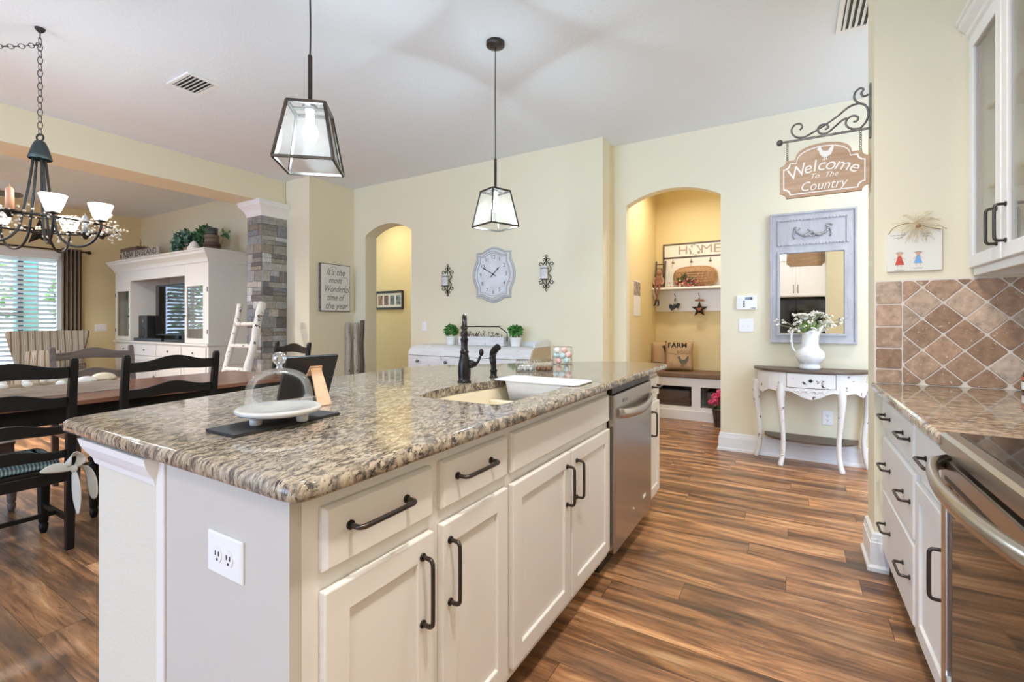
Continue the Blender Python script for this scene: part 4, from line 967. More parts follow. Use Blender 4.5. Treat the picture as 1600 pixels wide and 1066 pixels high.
def chair_meshes(root, mat):
    """ladder-back chair, local axes: +x towards the table, origin on the floor between the rear feet"""
    W = 0.243; m = M[mat]
    for s in (-1, 1):
        mb = MB(); rings = []
        for z, x, hx_, hy_ in ((0,0.010,0.017,0.017),(0.20,0.004,0.019,0.019),(0.43,0.0,0.020,0.020),(0.65,-0.012,0.019,0.019),(0.85,-0.032,0.017,0.018),(1.005,-0.055,0.015,0.017),(1.022,-0.058,0.011,0.013)):
            rings.append([(x-hx_,s*W-hy_,z),(x+hx_,s*W-hy_,z),(x+hx_,s*W+hy_,z),(x-hx_,s*W+hy_,z)])
        mb.loft(rings, True, True, False); mb.build('rear_post', m, root, local=True, bevel=0.004)
    for k, (zc_, h0, x0) in enumerate(((0.955,0.074,-0.046),(0.800,0.068,-0.026),(0.655,0.058,-0.012),(0.525,0.056,-0.004))):
        mb = MB(); rings = []; n = 16
        for i in range(n+1):
            u = -1+2*i/n; y = u*(W-0.014); hump = 0.5+0.5*math.cos(PI*min(1,abs(u)*1.25)); bow = -0.022*(1-u*u)
            zt = zc_+h0*0.5-0.016+0.034*hump; zb_ = zc_-h0*0.5+0.010*hump; x = x0+bow
            rings.append([(x-0.008,y,zb_),(x+0.008,y,zb_),(x+0.008,y,zt),(x-0.008,y,zt)])
        mb.loft(rings, True, True, False); mb.build('back_slat', m, root, local=True, bevel=0.003)
    mb = MB(); mb.box((-0.012,-W,0.370),(0.012,W,0.428)); mb.box((0.40,-W-0.01,0.375),(0.424,W+0.01,0.428))
    for s in (-1,1): mb.box((0.012,s*W-0.012,0.372),(0.40,s*W+0.012,0.428))
    mb.build('seat_rail', m, root, local=True, bevel=0.003)
    mb = MB(); mb.prism(round_poly([(-0.005,-0.225),(0.435,-0.262),(0.435,0.262),(-0.005,0.225)], 0.03, 4), (0,0,0.429), (1,0,0), (0,1,0), (0,0,0.018)); mb.build('seat', m, root, local=True, bevel=0.005)
    for s in (-1,1):
        mb = MB(); mb.lathe((0.405,s*W,0), [(0.014,0),(0.020,0.02),(0.022,0.045),(0.017,0.055),(0.022,0.065),(0.0235,0.09),(0.029,0.29),(0.029,0.33),(0.021,0.345),(0.028,0.358),(0.030,0.3745)], 14); mb.build('front_leg', m, root, local=True)
        mb = MB(); mb.bar((0.01,s*W,0.16),(0.40,s*W,0.16),0.016,0.026); mb.build('side_stretcher', m, root, local=True)
    mb = MB(); mb.bar((0.20,-W+0.01,0.158),(0.20,W-0.01,0.158),0.016,0.022); mb.build('cross_stretcher', m, root, local=True)
nearA = thing('dining_chair', 'black ladder-back chair nearest the photo edge, with a teal striped tied cushion', 'chair', (-3.300,0.700,0), PI, 'black ladder-back chairs on the island side of the table')
chair_meshes(nearA, 'blackwood')
dup(nearA, (-3.315,1.418,0), PI, 'black ladder-back chair behind the near corner of the island worktop', 'black ladder-back chairs on the island side of the table')
dup(nearA, (-4.07,2.71,0), -PI/2, 'black chair at the far table end, seen behind the picture frame', None)['category'] = 'chair'
bpy.data.objects['dining_chair.002'].pop('group', None) if 'dining_chair.002' in bpy.data.objects else None
far = thing('dining_chair', 'sheen-tinted ladder-back chair across the table, in front of the entertainment cabinet', 'chair', (-4.70,1.500,0), 0, 'sheen-tinted ladder-back chairs on the window side of the table')
chair_meshes(far, 'sheenwood')
dup(far, (-4.70,0.70,0), 0, 'sheen-tinted ladder-back chair across the table, cut by the left photo edge', 'sheen-tinted ladder-back chairs on the window side of the table')
# cushion with ties on the nearest chair
def make_teal():
    m, t, b = nt('teal_stripe'); mp = coords(t, (1,1,1)); wv = N(t, 'ShaderNodeTexWave', Scale=22.0, Distortion=0.2); wv.bands_direction = 'Y'; L(t, mp, 'Vector', wv, 'Vector')
    r = ramp(t, [(0.35, (0.07,0.15,0.19)), (0.55, (0.16,0.29,0.33)), (0.8, (0.40,0.50,0.50))]); L(t, wv, 'Fac', r, 'Fac'); L(t, r, 'Color', b, 'Base Color'); b.inputs['Roughness'].default_value = 0.9; return m
M['teal'] = make_teal(); M['tie'] = plain('pale_ribbon', (0.62,0.63,0.60), 0.85, bumpy=0.1, scale=200)
cu = thing('seat_cushion', 'teal striped seat cushion with a pale tied ribbon on the nearest black chair', 'cushion', (-3.51,0.70,0.4475))
mb = MB(); rg = []
for d_, z in ((0.012,0.448),(0.0,0.456),(-0.004,0.468),(0.0,0.480),(0.02,0.490),(0.06,0.494)):
    rg.append([(x,y,z) for x, y in inset(round_poly([(-3.73,0.455),(-3.312,0.49),(-3.312,0.91),(-3.73,0.945)], 0.05, 4), d_)])
mb.loft(rg, True, True, True); mb.build('pad', M['teal'], cu)
def ribbon(pts, ws, sd, name='ribbon_tail'):
    mb = MB(); a_, b_ = [], []
    for p, w_, s in zip(pts, ws, sd):
        p = Vector(p); s = Vector(s).normalized(); a_.append(p-s*w_/2); b_.append(p+s*w_/2)
    n = len(pts); mb.add(a_+b_, [(i,i+1,n+i+1,n+i) for i in range(n-1)], True); return mb.build(name, M['tie'], cu, solid=0.003, sub=1)
kx, ky, kz = -3.265, 0.948, 0.435
sdir = (0.5,-0.3,0.8)
ribbon([(kx,ky,kz),(kx+0.030,ky-0.045,kz+0.022),(kx+0.045,ky-0.10,kz+0.035),(kx+0.05,ky-0.15,kz+0.028)], [0.02,0.055,0.06,0.01], [(0,0.2,1)]*4, 'bow_loop')
ribbon([(kx,ky,kz),(kx+0.020,ky+0.024,kz+0.030),(kx+0.018,ky+0.030,kz+0.062),(kx+0.012,ky-0.005,kz+0.082),(kx+0.030,ky-0.040,kz+0.062),(kx+0.03,ky-0.02,kz+0.02)], [0.02,0.045,0.065,0.075,0.065,0.02], [(0.6,0.8,0.2),(0.5,0.8,-0.3),(0.4,0.7,-0.5),(0.5,0.2,0.8),(0.4,0.5,0.7),(0.4,0.5,0.6)], 'bow_loop')
ribbon([(kx,ky,kz),(kx+0.012,ky+0.005,kz-0.07),(kx+0.010,ky+0.010,kz-0.16),(kx+0.02,ky+0.012,kz-0.255)], [0.025,0.045,0.05,0.010], [(0.7,0.7,0)]*4)
ribbon([(kx,ky,kz),(kx-0.005,ky+0.045,kz+0.012),(kx-0.008,ky+0.075,kz-0.05),(kx-0.01,ky+0.082,kz-0.13),(kx-0.01,ky+0.088,kz-0.20)], [0.025,0.035,0.050,0.060,0.03], [(0.5,0.3,0.5),(0.6,0.6,0.3),(0.7,0.7,0.0),(0.7,0.7,0.0),(0.7,0.7,0.0)])
MB().ball((kx,ky,kz), 0.017, 10, (1,1,1.2)).build('knot', M['tie'], cu)
# trough centrepiece full of pale shells and stones
tr_ = thing('wooden_trough', 'pale wooden trough centrepiece on the dining table, filled with stones', 'trough', (-4.02,0.95,TZ+0.001))
mb = MB(); a, b = (-4.16,0.30,TZ+0.001), (-3.885,1.40,TZ+0.062); th_ = 0.014
mb.box(a, (b[0],b[1],a[2]+0.012)); mb.box((a[0],a[1],a[2]+0.012),(a[0]+th_,b[1],b[2])); mb.box((b[0]-th_,a[1],a[2]+0.012),(b[0],b[1],b[2])); mb.box((a[0]+th_,a[1],a[2]+0.012),(b[0]-th_,a[1]+th_,b[2])); mb.box((a[0]+th_,b[1]-th_,a[2]+0.012),(b[0]-th_,b[1],b[2]))
mb.build('box', wood('whitewashed_board', (0.40,0.32,0.25), (0.58,0.50,0.41), 0.8, (14,1,14)), tr_)
MB().box((a[0]+th_,a[1]+th_,a[2]+0.012),(b[0]-th_,b[1]-th_,b[2]-0.022)).build('sand_fill', plain('sand', (0.55,0.47,0.36), 0.95), tr_)
p0 = None; M['pebble'] = plain('pale_stone', (0.78,0.76,0.72), 0.5, var=0.08, scale=20)
for i in range(42):
    o = MB().ball((0,0,0), 0.024, 10, (1,0.85,0.72)).build('pebble', M['pebble'], None, local=True) if p0 is None else p0.copy()
    if p0 is None: p0 = o
    else: COL.objects.link(o)
    k = R.uniform(0.85,1.25); o.scale = (k,k,k*R.uniform(0.8,1.1)); o.rotation_euler = (0,0,R.uniform(0,6))
    o.location = (-4.12+0.195*((i % 6)/5)+R.uniform(-0.008,0.008), 0.40+0.66*((i//6)/6.0)+R.uniform(-0.02,0.02), TZ+0.068+0.040*(1-abs((i % 6)-2.5)/2.5)+R.uniform(-0.004,0.010))
    tag(o, 'pale rounded stone heaped in the wooden trough on the dining table', 'stone', 'stones in the wooden trough')
for (x, y, s, lab) in ((-3.97,1.215,0.046,'white scallop shell lying on the rim end of the wooden trough'),(-4.05,1.33,0.058,'cream shell at the right end of the wooden trough')):
    t = MB(); n = 18; rg = []
    for j in range(7):
        ph = PI/2*j/6; rg.append([(x+s*math.cos(ph)*math.cos(2*PI*i/n)*(1+0.06*math.cos(9*2*PI*i/n)), y+1.2*s*math.cos(ph)*math.sin(2*PI*i/n)*(1+0.06*math.cos(9*2*PI*i/n)), TZ+0.062+s*0.75*math.sin(ph)) for i in range(n)])
    t.loft(rg, True, True, True); o = t.build('sea_shell', M['pebble'] if s < 0.055 else plain('cream_shell', (0.74,0.64,0.48), 0.5, var=0.1)); tag(o, lab, 'shell')
t = thing('votive_glass', 'small clear votive glass standing among the stones of the trough', 'candle glass', (-4.00,1.10,TZ+0.052))
MB().lathe((-4.0,1.10,TZ+0.052), [(0.0,0.004),(0.030,0.004),(0.032,0.0),(0.036,0.06),(0.036,0.075)], 20, cap=False).build('glass', M['glass'], t); MB().lathe((-4.0,1.10,TZ+0.056), [(0.029,0),(0.031,0.035)], 16).build('candle', M['cream'], t)
# ================================================================== LIVING ROOM
t = thing('entertainment_center', 'large antique white entertainment cabinet with glazed towers holding the television', 'cabinet', (-8.12,3.58,0))
EX0, EX1, EF, EB = -9.57, -6.67, 3.30, 3.865
mb = MB(); mb.box((EX0,EF,0.08),(EX1,EB,0.885)); mb.build('base', M['entc'], t, bevel=0.004)
mb = MB(); mb.box((EX0-0.02,EF-0.025,0.886),(EX1+0.02,EB,0.915)); mb.build('base_top', M['entc'], t, bevel=0.006)
mb = MB(); mb.box((EX0-0.015,EF-0.015,0),(EX1+0.015,EB,0.08)); mb.build('plinth', M['entc'], t, bevel=0.004)
for x0_, x1_, tx in ((-7.30,EX1,0),(EX0,-9.02,1)):
    mb = MB(); mb.box((x0_,EF+0.02,0.916),(x0_+0.02,EB,2.06)); mb.box((x1_-0.02,EF+0.02,0.916),(x1_,EB,2.06)); mb.box((x0_+0.02,EB-0.02,0.916),(x1_-0.02,EB,2.06)); mb.box((x0_+0.02,EF+0.02,0.916),(x1_-0.02,EB-0.02,0.94)); mb.build('tower', M['entc'], t)
    for zz in (1.30, 1.62): MB().box((x0_+0.021,EF+0.03,zz),(x1_-0.021,EB-0.021,zz+0.012)).build('glass_shelf', M['pane'], t)
    mb = MB(); mb.prism([(x0_,0.918),(x1_,0.918),(x1_,2.06),(x0_,2.06)], (0,EF+0.02,0), (1,0,0), (0,0,1), (0,-0.02,0), holes=[[(x0_+0.055,0.985),(x1_-0.14 if tx == 0 else x1_-0.06,0.985),(x1_-0.14 if tx == 0 else x1_-0.06,1.705),(x0_+0.055,1.705)]]); d = mb.build('tower_door', M['entc'], t, bevel=0.004)
    MB().box((x0_+0.052,EF+0.008,0.98),(x1_-0.137 if tx == 0 else x1_-0.057,EF+0.012,1.71)).build('pane', M['pane'], d)
    MB().ball((x0_+0.028 if tx == 0 else x1_-0.03,EF-0.012,1.30), 0.012, 10).build('knob', M['iron'], d)
    for zz in (1.05, 1.62): MB().cyl((x1_-0.02 if tx == 0 else x0_+0.02,EF-0.004,zz),(x1_-0.02 if tx == 0 else x0_+0.02,EF-0.004,zz+0.06), 0.006, 8).build('hinge', M['iron_grey'], d)
MB().box((-9.0,EB-0.02,0.916),(-8.05,EB-0.005,2.0)).build('back_panel', M['entc'], t)
mb = MB(); mb.box((-9.02,EF,1.86),(-7.30,EF+0.03,2.06)); mb.build('bridge', M['entc'], t, bevel=0.004)
rings = []
for (o_, zz) in [(0.0,2.02),(0.012,2.02),(0.018,2.05),(0.03,2.075),(0.05,2.10),(0.075,2.13),(0.082,2.16),(0.095,2.168),(0.095,2.19),(0,2.19)]: rings.append([(EX0-o_,EF-o_,zz),(EX1+o_*0.9,EF-o_,zz),(EX1+o_*0.9,EB,zz),(EX0-o_,EB,zz)])
mb = MB(); mb.loft(rings, True, True, False); mb.build('crown', M['entc'], t)
mb = MB(); mb.box((EX1+0.0005,EF+0.02,0.882),(EX1+0.003,EB,0.8865)); mb.box((EX1+0.0005,EF+0.24,0.09),(EX1+0.003,EF+0.244,0.88)); mb.box((EX1+0.0005,EF+0.02,0.62),(EX1+0.003,EB,0.624)); mb.build('seam_line', M['seam'], t)
xs = [EX0+0.03,-8.87,-8.12,-7.37,EX1-0.03]
for i in range(4):
    a, b = xs[i]+0.015, xs[i+1]-0.015
    mb = MB(); mb.box((a,EF-0.016,0.70),(b,EF-0.0005,0.865)); d = mb.build('drawer', M['entc'], t, bevel=0.005); MB().ball(((a+b)/2,EF-0.024,0.785), 0.013, 10).build('knob', M['iron_grey'], d)
    mb = MB(); mb.prism([(a,0.11),(b,0.11),(b,0.68),(a,0.68)], (0,EF-0.0005,0), (1,0,0), (0,0,1), (0,-0.016,0), holes=[[(a+0.06,0.17),(b-0.06,0.17),(b-0.06,0.62),(a+0.06,0.62)]]); mb.box((a+0.06,EF-0.008,0.17),(b-0.06,EF-0.001,0.62)); d = mb.build('door', M['entc'], t, bevel=0.004); MB().ball((b-0.03,EF-0.024,0.40), 0.013, 10).build('knob', M['iron_grey'], d)
tv = thing('television', 'black flat screen television standing in the white entertainment cabinet', 'television', (-7.95,3.52,0.916))
MB().box((-8.66,3.50,1.00),(-7.30,3.54,1.79)).build('bezel', M['black'], tv, bevel=0.006); MB().box((-8.635,3.497,1.025),(-7.325,3.4995,1.765)).build('screen', M['blackglass'], tv)
MB().box((-8.02,3.50,0.93),(-7.92,3.54,1.00)).build('neck', M['black'], tv); MB().box((-8.25,3.42,0.9165),(-7.70,3.62,0.93)).build('stand', M['black'], tv, bevel=0.004)
t = thing('sound_bar', 'long black sound bar lying in front of the television', 'sound bar', (-8.13,3.36,0.9165)); MB().box((-8.99,3.33,0.9165),(-8.06,3.39,0.965)).build('bar', M['black'], t, bevel=0.008); MB().box((-8.40,3.3285,0.935),(-8.36,3.3298,0.942)).build('badge', M['iron_grey'], t)
t = thing('media_player', 'slim dark media player lying beside the sound bar under the screen', 'media player', (-7.66,3.37,0.9165)); MB().box((-7.98,3.33,0.9165),(-7.36,3.41,0.957)).build('case', M['black'], t, bevel=0.006); MB().box((-7.7,3.3285,0.93),(-7.5,3.3298,0.945)).build('display', M['blackglass'], t)
t = thing('speaker', 'black box speaker standing left of the television screen', 'speaker', (-8.80,3.44,0.9165)); MB().box((-8.99,3.40,0.9165),(-8.52,3.48,1.315) if False else (-8.70,3.64,1.315)).build('cabinet', M['black'], t, bevel=0.006)
MB().lathe((-8.845,3.3995,1.05), [(0.075,0),(0.075,0.003),(0.06,0.001),(0.0,0.001)], 24, (0,-1,0), cap=False).build('driver', M['iron'], t); MB().lathe((-8.845,3.3995,1.22), [(0.035,0),(0.035,0.003),(0.0,0.001)], 18, (0,-1,0), cap=False).build('tweeter', M['iron_grey'], t)
t = thing('framed_card', 'small brown framed card inside the left glass tower', 'card', (-9.2,3.45,0.941)); MB().box((-9.30,3.44,0.941),(-9.12,3.46,1.10)).build('frame', M['darkwood'], t); MB().box((-9.285,3.4385,0.955),(-9.135,3.4398,1.085)).build('card', M['tile'] if False else plain('brown_card', (0.34,0.22,0.12), 0.7), t)
# on top of the cabinet
TP = 2.1905
t = thing('wooden_crate', 'dark slatted crate with twig filling at the left end on top of the white cabinet', 'crate', (-9.42,3.52,TP))
mb = MB(); cx0_, cx1_, cy0_, cy1_ = -9.72,-9.08,3.42,3.66
for k in range(3):
    z0 = TP+0.002+k*0.088
    for a, b in (((cx0_,cy0_,z0),(cx1_,cy0_+0.018,z0+0.068)),((cx0_,cy1_-0.018,z0),(cx1_,cy1_,z0+0.068)),((cx0_,cy0_+0.018,z0),(cx0_+0.018,cy1_-0.018,z0+0.068)),((cx1_-0.018,cy0_+0.018,z0),(cx1_,cy1_-0.018,z0+0.068))): mb.box(a, b)
mb.build('slats', M['darkwood'], t)
mb = MB(); 
for x in (cx0_+0.018,cx1_-0.045):
    for y in (cy0_+0.018,cy1_-0.045): mb.box((x,y,TP+0.001),(x+0.027,y+0.027,TP+0.25))
mb.box((cx0_+0.018,cy0_+0.018,TP),(cx1_-0.018,cy1_-0.018,TP+0.008)); mb.build('posts', M['darkwood'], t)
mb = MB(); 
for i in range(120):
    p = Vector((R.uniform(cx0_+0.02,cx1_-0.02), R.uniform(cy0_+0.02,cy1_-0.02), TP+R.uniform(0.16,0.26))); d = Vector((R.uniform(-1,1),R.uniform(-0.6,0.6),R.uniform(-0.2,0.35)))*0.09; mb.tube([p-d,p+V(0,0,0.012),p+d], 0.0035, 4)
mb.tube([(-9.28,3.54,TP+0.1),(-9.285,3.54,TP+0.40)], 0.006, 5); mb.tube([(-9.33,3.54,TP+0.33),(-9.24,3.54,TP+0.335)], 0.005, 5); mb.build('twigs', M['wicker'], t)['kind'] = 'stuff'
t = thing('wooden_sign', 'long grey board reading NEW ENGLAND on top of the white cabinet', 'sign', (-8.575,3.27,TP))
mb = MB(); mb.box((-9.20,3.255,TP),(-7.95,3.28,TP+0.13)); mb.build('board', plain('weathered_board', (0.40,0.38,0.34), 0.8, var=0.2, scale=12), t)
MB().text('NEW ENGLAND', (-8.575,3.2545,TP+0.075), (1,0,0), (0,0,1), 0.13, 0.0008, bold=0.001, width=1.10).build('lettering', M['ink'], t)
def leafy(t, c, r, n, cols_, size, sq=(1,1,1), name='foliage', up=0.0):
    lf = MB(); c = Vector(c)
    for i in range(n):
        a, b = R.uniform(0,2*PI), R.uniform(-0.9,1); q = math.sqrt(max(0,1-b*b)); rr = r*R.uniform(0.55,1.0)
        p = c+Vector((rr*math.cos(a)*q*sq[0], rr*math.sin(a)*q*sq[1], rr*b*sq[2])); d = (p-c+Vector((R.uniform(-1,1),R.uniform(-1,1),R.uniform(-0.6,1)))*r*0.9); d.z += up*r; d.normalize(); u = d.orthogonal(); u.rotate(Matrix.Rotation(R.uniform(0,6.28),3,d)); u.normalize(); s = size*R.uniform(0.7,1.3)
        lf.col = R.choice(cols_); nn = d.cross(u)*s*0.15
        lf.add([p-d*s*0.4, p+u*s*0.32+nn, p+d*s*0.7, p-u*s*0.32+nn], [(0,1,2),(0,2,3)])
    return lf.build(name, M['leaf'], t)
t = thing('artificial_greenery', 'bushy blue-green foliage arrangement on top of the white cabinet', 'greenery', (-7.55,3.52,TP))
MB().lathe((-7.55,3.52,TP), [(0.09,0),(0.12,0.10)], 18).build('pot', M['wicker'], t)
leafy(t, (-7.66,3.50,TP+0.17), 0.27, 380, [(0.05,0.14,0.10),(0.10,0.24,0.18),(0.03,0.09,0.05),(0.22,0.36,0.30)], 0.085, (1.15,0.6,0.75))
leafy(t, (-7.25,3.55,TP+0.25), 0.17, 200, [(0.05,0.13,0.05),(0.08,0.20,0.08),(0.03,0.08,0.03)], 0.08, (0.9,0.5,0.9), 'fern_fronds', 0.6)
t = thing('sea_shell', 'rough pale conch shell beside the stacked round boxes on the cabinet', 'shell', (-7.13,3.34,TP)); MB().lathe((-7.13,3.34,TP), [(0.06,0.0),(0.085,0.03),(0.07,0.07),(0.05,0.085),(0.055,0.10),(0.03,0.13),(0.0,0.15)], 16).build('shell_body', M['pebble'], t)
for zz, r_, h_, mat, lab in ((0.0,0.105,0.105,(0.085,0.04,0.035),'dark red round box, bottom of the stack on the white cabinet'),(0.106,0.090,0.115,(0.17,0.13,0.09),'brown round box, middle of the stack on the white cabinet'),(0.222,0.072,0.095,(0.06,0.075,0.065),'dark green round box, topmost of the stack on the white cabinet')):
    t = thing('round_box', lab, 'box', (-6.88,3.45,TP+zz), 0, 'stacked round boxes'); mm = plain('box_paint', mat, 0.6)
    MB().lathe((-6.88,3.45,TP+zz+0.0005), [(r_*0.97,0),(r_*0.97,h_*0.66)], 28).build('body', mm, t); MB().lathe((-6.88,3.45,TP+zz+h_*0.66), [(r_,0),(r_,h_*0.33),(r_*0.97,h_*0.335)], 28).build('lid', mm, t)
t = thing('green_sprig', 'small dry sprig and brown bits at the right end of the cabinet top', 'sprig', (-6.68,3.5,TP)); 
mb = MB(); mb.tube(smooth_path([(-6.75,3.5,TP+0.004),(-6.70,3.5,TP+0.15),(-6.62,3.5,TP+0.22)],5), 0.004, 5); mb.build('stem', M['darkwood'], t); leafy(t, (-6.64,3.5,TP+0.22), 0.06, 16, [(0.06,0.16,0.07)], 0.06)
# armchair by the window
t = thing('armchair', 'wing-backed armchair in brown and grey striped fabric near the window', 'armchair', (-8.86,2.28,0), math.radians(-25))
def make_stripe():
    m, t_, b = nt('striped_fabric'); mp = coords(t_, (1,1,0.6)); wv = N(t_, 'ShaderNodeTexWave', Scale=4.2, Distortion=3.0, Detail=1.0); wv.bands_direction = 'Y'; wv.inputs['Detail Scale'].default_value = 0.6; L(t_, mp, 'Vector', wv, 'Vector')
    r = ramp(t_, [(0.0, (0.10,0.075,0.055)), (0.25, (0.34,0.28,0.19)), (0.45, (0.17,0.17,0.165)), (0.65, (0.40,0.36,0.27)), (0.85, (0.13,0.105,0.08)), (1.0, (0.34,0.33,0.30))]); L(t_, wv, 'Fac', r, 'Fac'); L(t_, r, 'Color', b, 'Base Color'); b.inputs['Roughness'].default_value = 0.9; return m
M['stripe'] = make_stripe()
# local: +x = front of chair
rings = []
for z, w_, dp in ((0.42,0.31,0.05),(0.55,0.33,0.06),(0.80,0.385,0.10),(1.00,0.425,0.13),(1.075,0.435,0.13),(1.09,0.42,0.12)):
    n = 9; outr, inr = [], []
    for i in range(n+1):
        u = -1+2*i/n; y = u*w_; x = -0.30-0.05*(z-0.42)/0.6+dp*abs(u)**2.2*1.5
        outr.append((x,y,z)); inr.append((x+0.10-0.03*abs(u),y*0.97,z))
    rings.append(outr+inr[::-1])
mb = MB(); mb.loft(rings, True, True, True); mb.build('backrest', M['stripe'], t, local=True, bevel=0.02)
mb = MB(); mb.box((-0.30,-0.33,0.16),(0.36,0.33,0.36)); mb.build('seat_base', M['stripe'], t, local=True, bevel=0.03)
mb = MB(); mb.box((-0.20,-0.27,0.365),(0.38,0.27,0.50)); mb.build('seat_cushion', M['stripe'], t, local=True, bevel=0.045, seg=3)
for s in (-1,1): mb = MB(); mb.box((-0.26,s*0.275,0.20),(0.34,s*0.385,0.64)); mb.build('arm', M['stripe'], t, local=True, bevel=0.05, seg=3)
for x in (-0.26,0.32):
    for s in (-1,1): MB().lathe((x,s*0.29,0), [(0.016,0),(0.026,0.16)], 10).build('leg', M['darkwood'], t, local=True)
t = thing('throw_pillow', 'striped throw pillow leaning on the armchair back', 'pillow', (-8.72,2.22,0.505), math.radians(-25))
mb = MB(); rg = []
for k in range(9):
    u = -1+k/4; rg.append([(0.055*math.cos(a)*math.sqrt(max(0.02,1-u*u*0.95))-0.10, u*0.20, 0.165+0.16*math.copysign(abs(math.sin(a))**0.6, math.sin(a))*(1-0.12*u*u)) for a in [2*PI*i/14 for i in range(14)]])
mb.loft(rg, True, True, True); mb.build('pillow_body', M['stripe'], t, local=True)
# curtain, rod, blinds, star
t = thing('curtain_rod', 'dark curtain rod with a ball finial above the living room window', 'curtain rod', (-10.06,1.9,2.355))
MB().cyl((-10.06,0.7,2.365),(-10.06,3.07,2.365), 0.012, 12).build('rod', M['iron'], t); MB().lathe((-10.06,3.07,2.365), [(0.012,0),(0.020,0.008),(0.014,0.018),(0.028,0.035),(0.030,0.05),(0.022,0.068),(0.0,0.078)], 16, (0,1,0)).build('finial', M['iron'], t)
mb = MB(); mb.bar((-10.149,2.98,2.365),(-10.06,2.98,2.365),0.014,0.02); mb.build('bracket', M['iron'], t)
t = thing('curtain', 'brown grommet curtain hanging at the right side of the living room window', 'curtain', (-10.06,2.9,0.02))
def curtain(ya, yb, zt, zb):
    n, rg = 60, []
    for z in (zb, 0.8, 1.6, zt):
        k = 1.0; rg.append([(-10.06+0.042*math.sin(2*PI*5*i/n)*k, ya+(yb-ya)*i/n, z) for i in range(n+1)])
    mb = MB(); mb.loft(rg, False, False, True); return mb
M['drape'] = plain('taupe_drape', (0.23,0.18,0.13), 0.9, bumpy=0.1, scale=200)
curtain(2.77,3.02,2.40,0.02).build('fabric', M['drape'], t, solid=0.004)
for i in range(5): MB().tube([(-10.06+0.002,2.795+i*0.05+0.006*math.cos(2*PI*k/12)*0+0.0,2.365+0.024*math.sin(2*PI*k/12)) if False else (-10.06+0.022*math.cos(2*PI*k/12),2.795+i*0.05,2.365+0.022*math.sin(2*PI*k/12)) for k in range(12)], 0.004, 5, close=True).build('grommet', M['iron_grey'], t)
t = thing('window_blind', 'white horizontal slat blind covering the living room window', 'blind', (-10.11,1.87,0.5))
M['slat'] = plain('blind_slat', (0.82,0.83,0.82), 0.5)
mb = MB(); z = 0.56
while z < 2.20:
    mb.obox((-10.115,1.845,z), (0.028,0,0.020), (0,0.875,0), (-0.0008,0,0.0012)); z += 0.070
mb.build('slats', M['slat'], t); MB().box((-10.145,0.96,2.205),(-10.085,2.745,2.268)).build('headrail', M['slat'], t, bevel=0.005)
mb = MB()
for y in (1.25,1.87,2.50): mb.box((-10.0905,y-0.002,0.52),(-10.0895,y+0.002,2.21))
mb.build('ladder_cord', M['slat'], t); MB().box((-10.14,0.97,0.50),(-10.09,2.73,0.525)).build('bottom_rail', M['slat'], t)
t = thing('metal_star', 'large black five-pointed metal star on the wall above the window', 'star', (-10.149,2.54,2.40))
def star(mb, c, r, ex, ey, nz, d, inner=0.40, rot=PI/2):
    c, ex, ey, nz = Vector(c), Vector(ex), Vector(ey), Vector(nz); P_ = []
    for k in range(10): a = rot+PI*k/5; q = r if k % 2 == 0 else r*inner; P_.append(c+ex*q*math.cos(a)+ey*q*math.sin(a))
    o = len(mb.v); mb.add(P_+[c+nz*d, c], [(k,(k+1) % 10,10) for k in range(10)]+[((k+1) % 10,k,11) for k in range(10)])
mb = MB(); star(mb, (-10.148,2.54,2.615), 0.225, (0,1,0), (0,0,1), (1,0,0), 0.06); mb.build('star_body', M['iron'], t)
t = thing('ceiling_fan', 'dark ceiling fan of the living room, only blade ends in view', 'ceiling fan', (-7.9,1.13,2.62))
MB().lathe((-7.9,1.13,2.66), [(0.05,0),(0.11,0.02),(0.12,0.08),(0.08,0.12),(0.02,0.13),(0.02,0.33),(0.07,0.36),(0.075,0.419)], 24).build('motor', M['iron'], t)
for k in range(5):
    a = math.radians(72*k+85); d = Vector((math.cos(a),math.sin(a),0)); s = Vector((-d.y,d.x,0)); c_ = Vector((-7.9,1.13,2.70)); mb = MB()
    mb.prism(round_poly([(0.17,-0.05),(0.66,-0.075),(0.70,0.0),(0.66,0.075),(0.17,0.05)], 0.03, 3), c_, d, (s-V(0,0,0.26)).normalized(), (0,0,0.008)); bl_ = mb.build('blade', M['darkwood'], t); MB().bar(c_+d*0.09+V(0,0,0.004), c_+d*0.20+V(0,0,0.006), 0.04, 0.006).build('blade_iron', M['iron'], bl_)
def vent(label, c, lx, ly, n, along='x', rot=0):
    c = Vector(c); t = thing('ceiling_vent', label, 'air vent', c, rot)
    mb = MB(); mb.prism([(-lx/2,-ly/2),(lx/2,-ly/2),(lx/2,ly/2),(-lx/2,ly/2)], (0,0,-0.001), (1,0,0), (0,1,0), (0,0,-0.012), holes=[[(-lx/2+0.028,-ly/2+0.028),(lx/2-0.028,-ly/2+0.028),(lx/2-0.028,ly/2-0.028),(-lx/2+0.028,ly/2-0.028)]]); mb.build('frame', M['trim'], t, local=True, bevel=0.003)
    MB().box((-lx/2+0.027,-ly/2+0.027,-0.003),(lx/2-0.027,ly/2-0.027,-0.001)).build('opening', M['black'], t, local=True)
    for i in range(n):
        u = (i+0.5)/n; mb = MB()
        if along == 'x': mb.obox((0,-ly/2+0.028+u*(ly-0.056),-0.010), (lx/2-0.029,0,0), (0,0.0085,0.004), (0,-0.0005,0.001))
        else: mb.obox((-lx/2+0.028+u*(lx-0.056),0,-0.010), (0,ly/2-0.029,0), (0.0085,0,0.007), (-0.0006,0,0.001))
        mb.build('slat', M['trim'], t, local=True)
    return t
vent('white louvred ceiling vent above the dining side, left of the near pendant', (-4.03,1.885,H), 0.33, 0.235, 6, 'x')
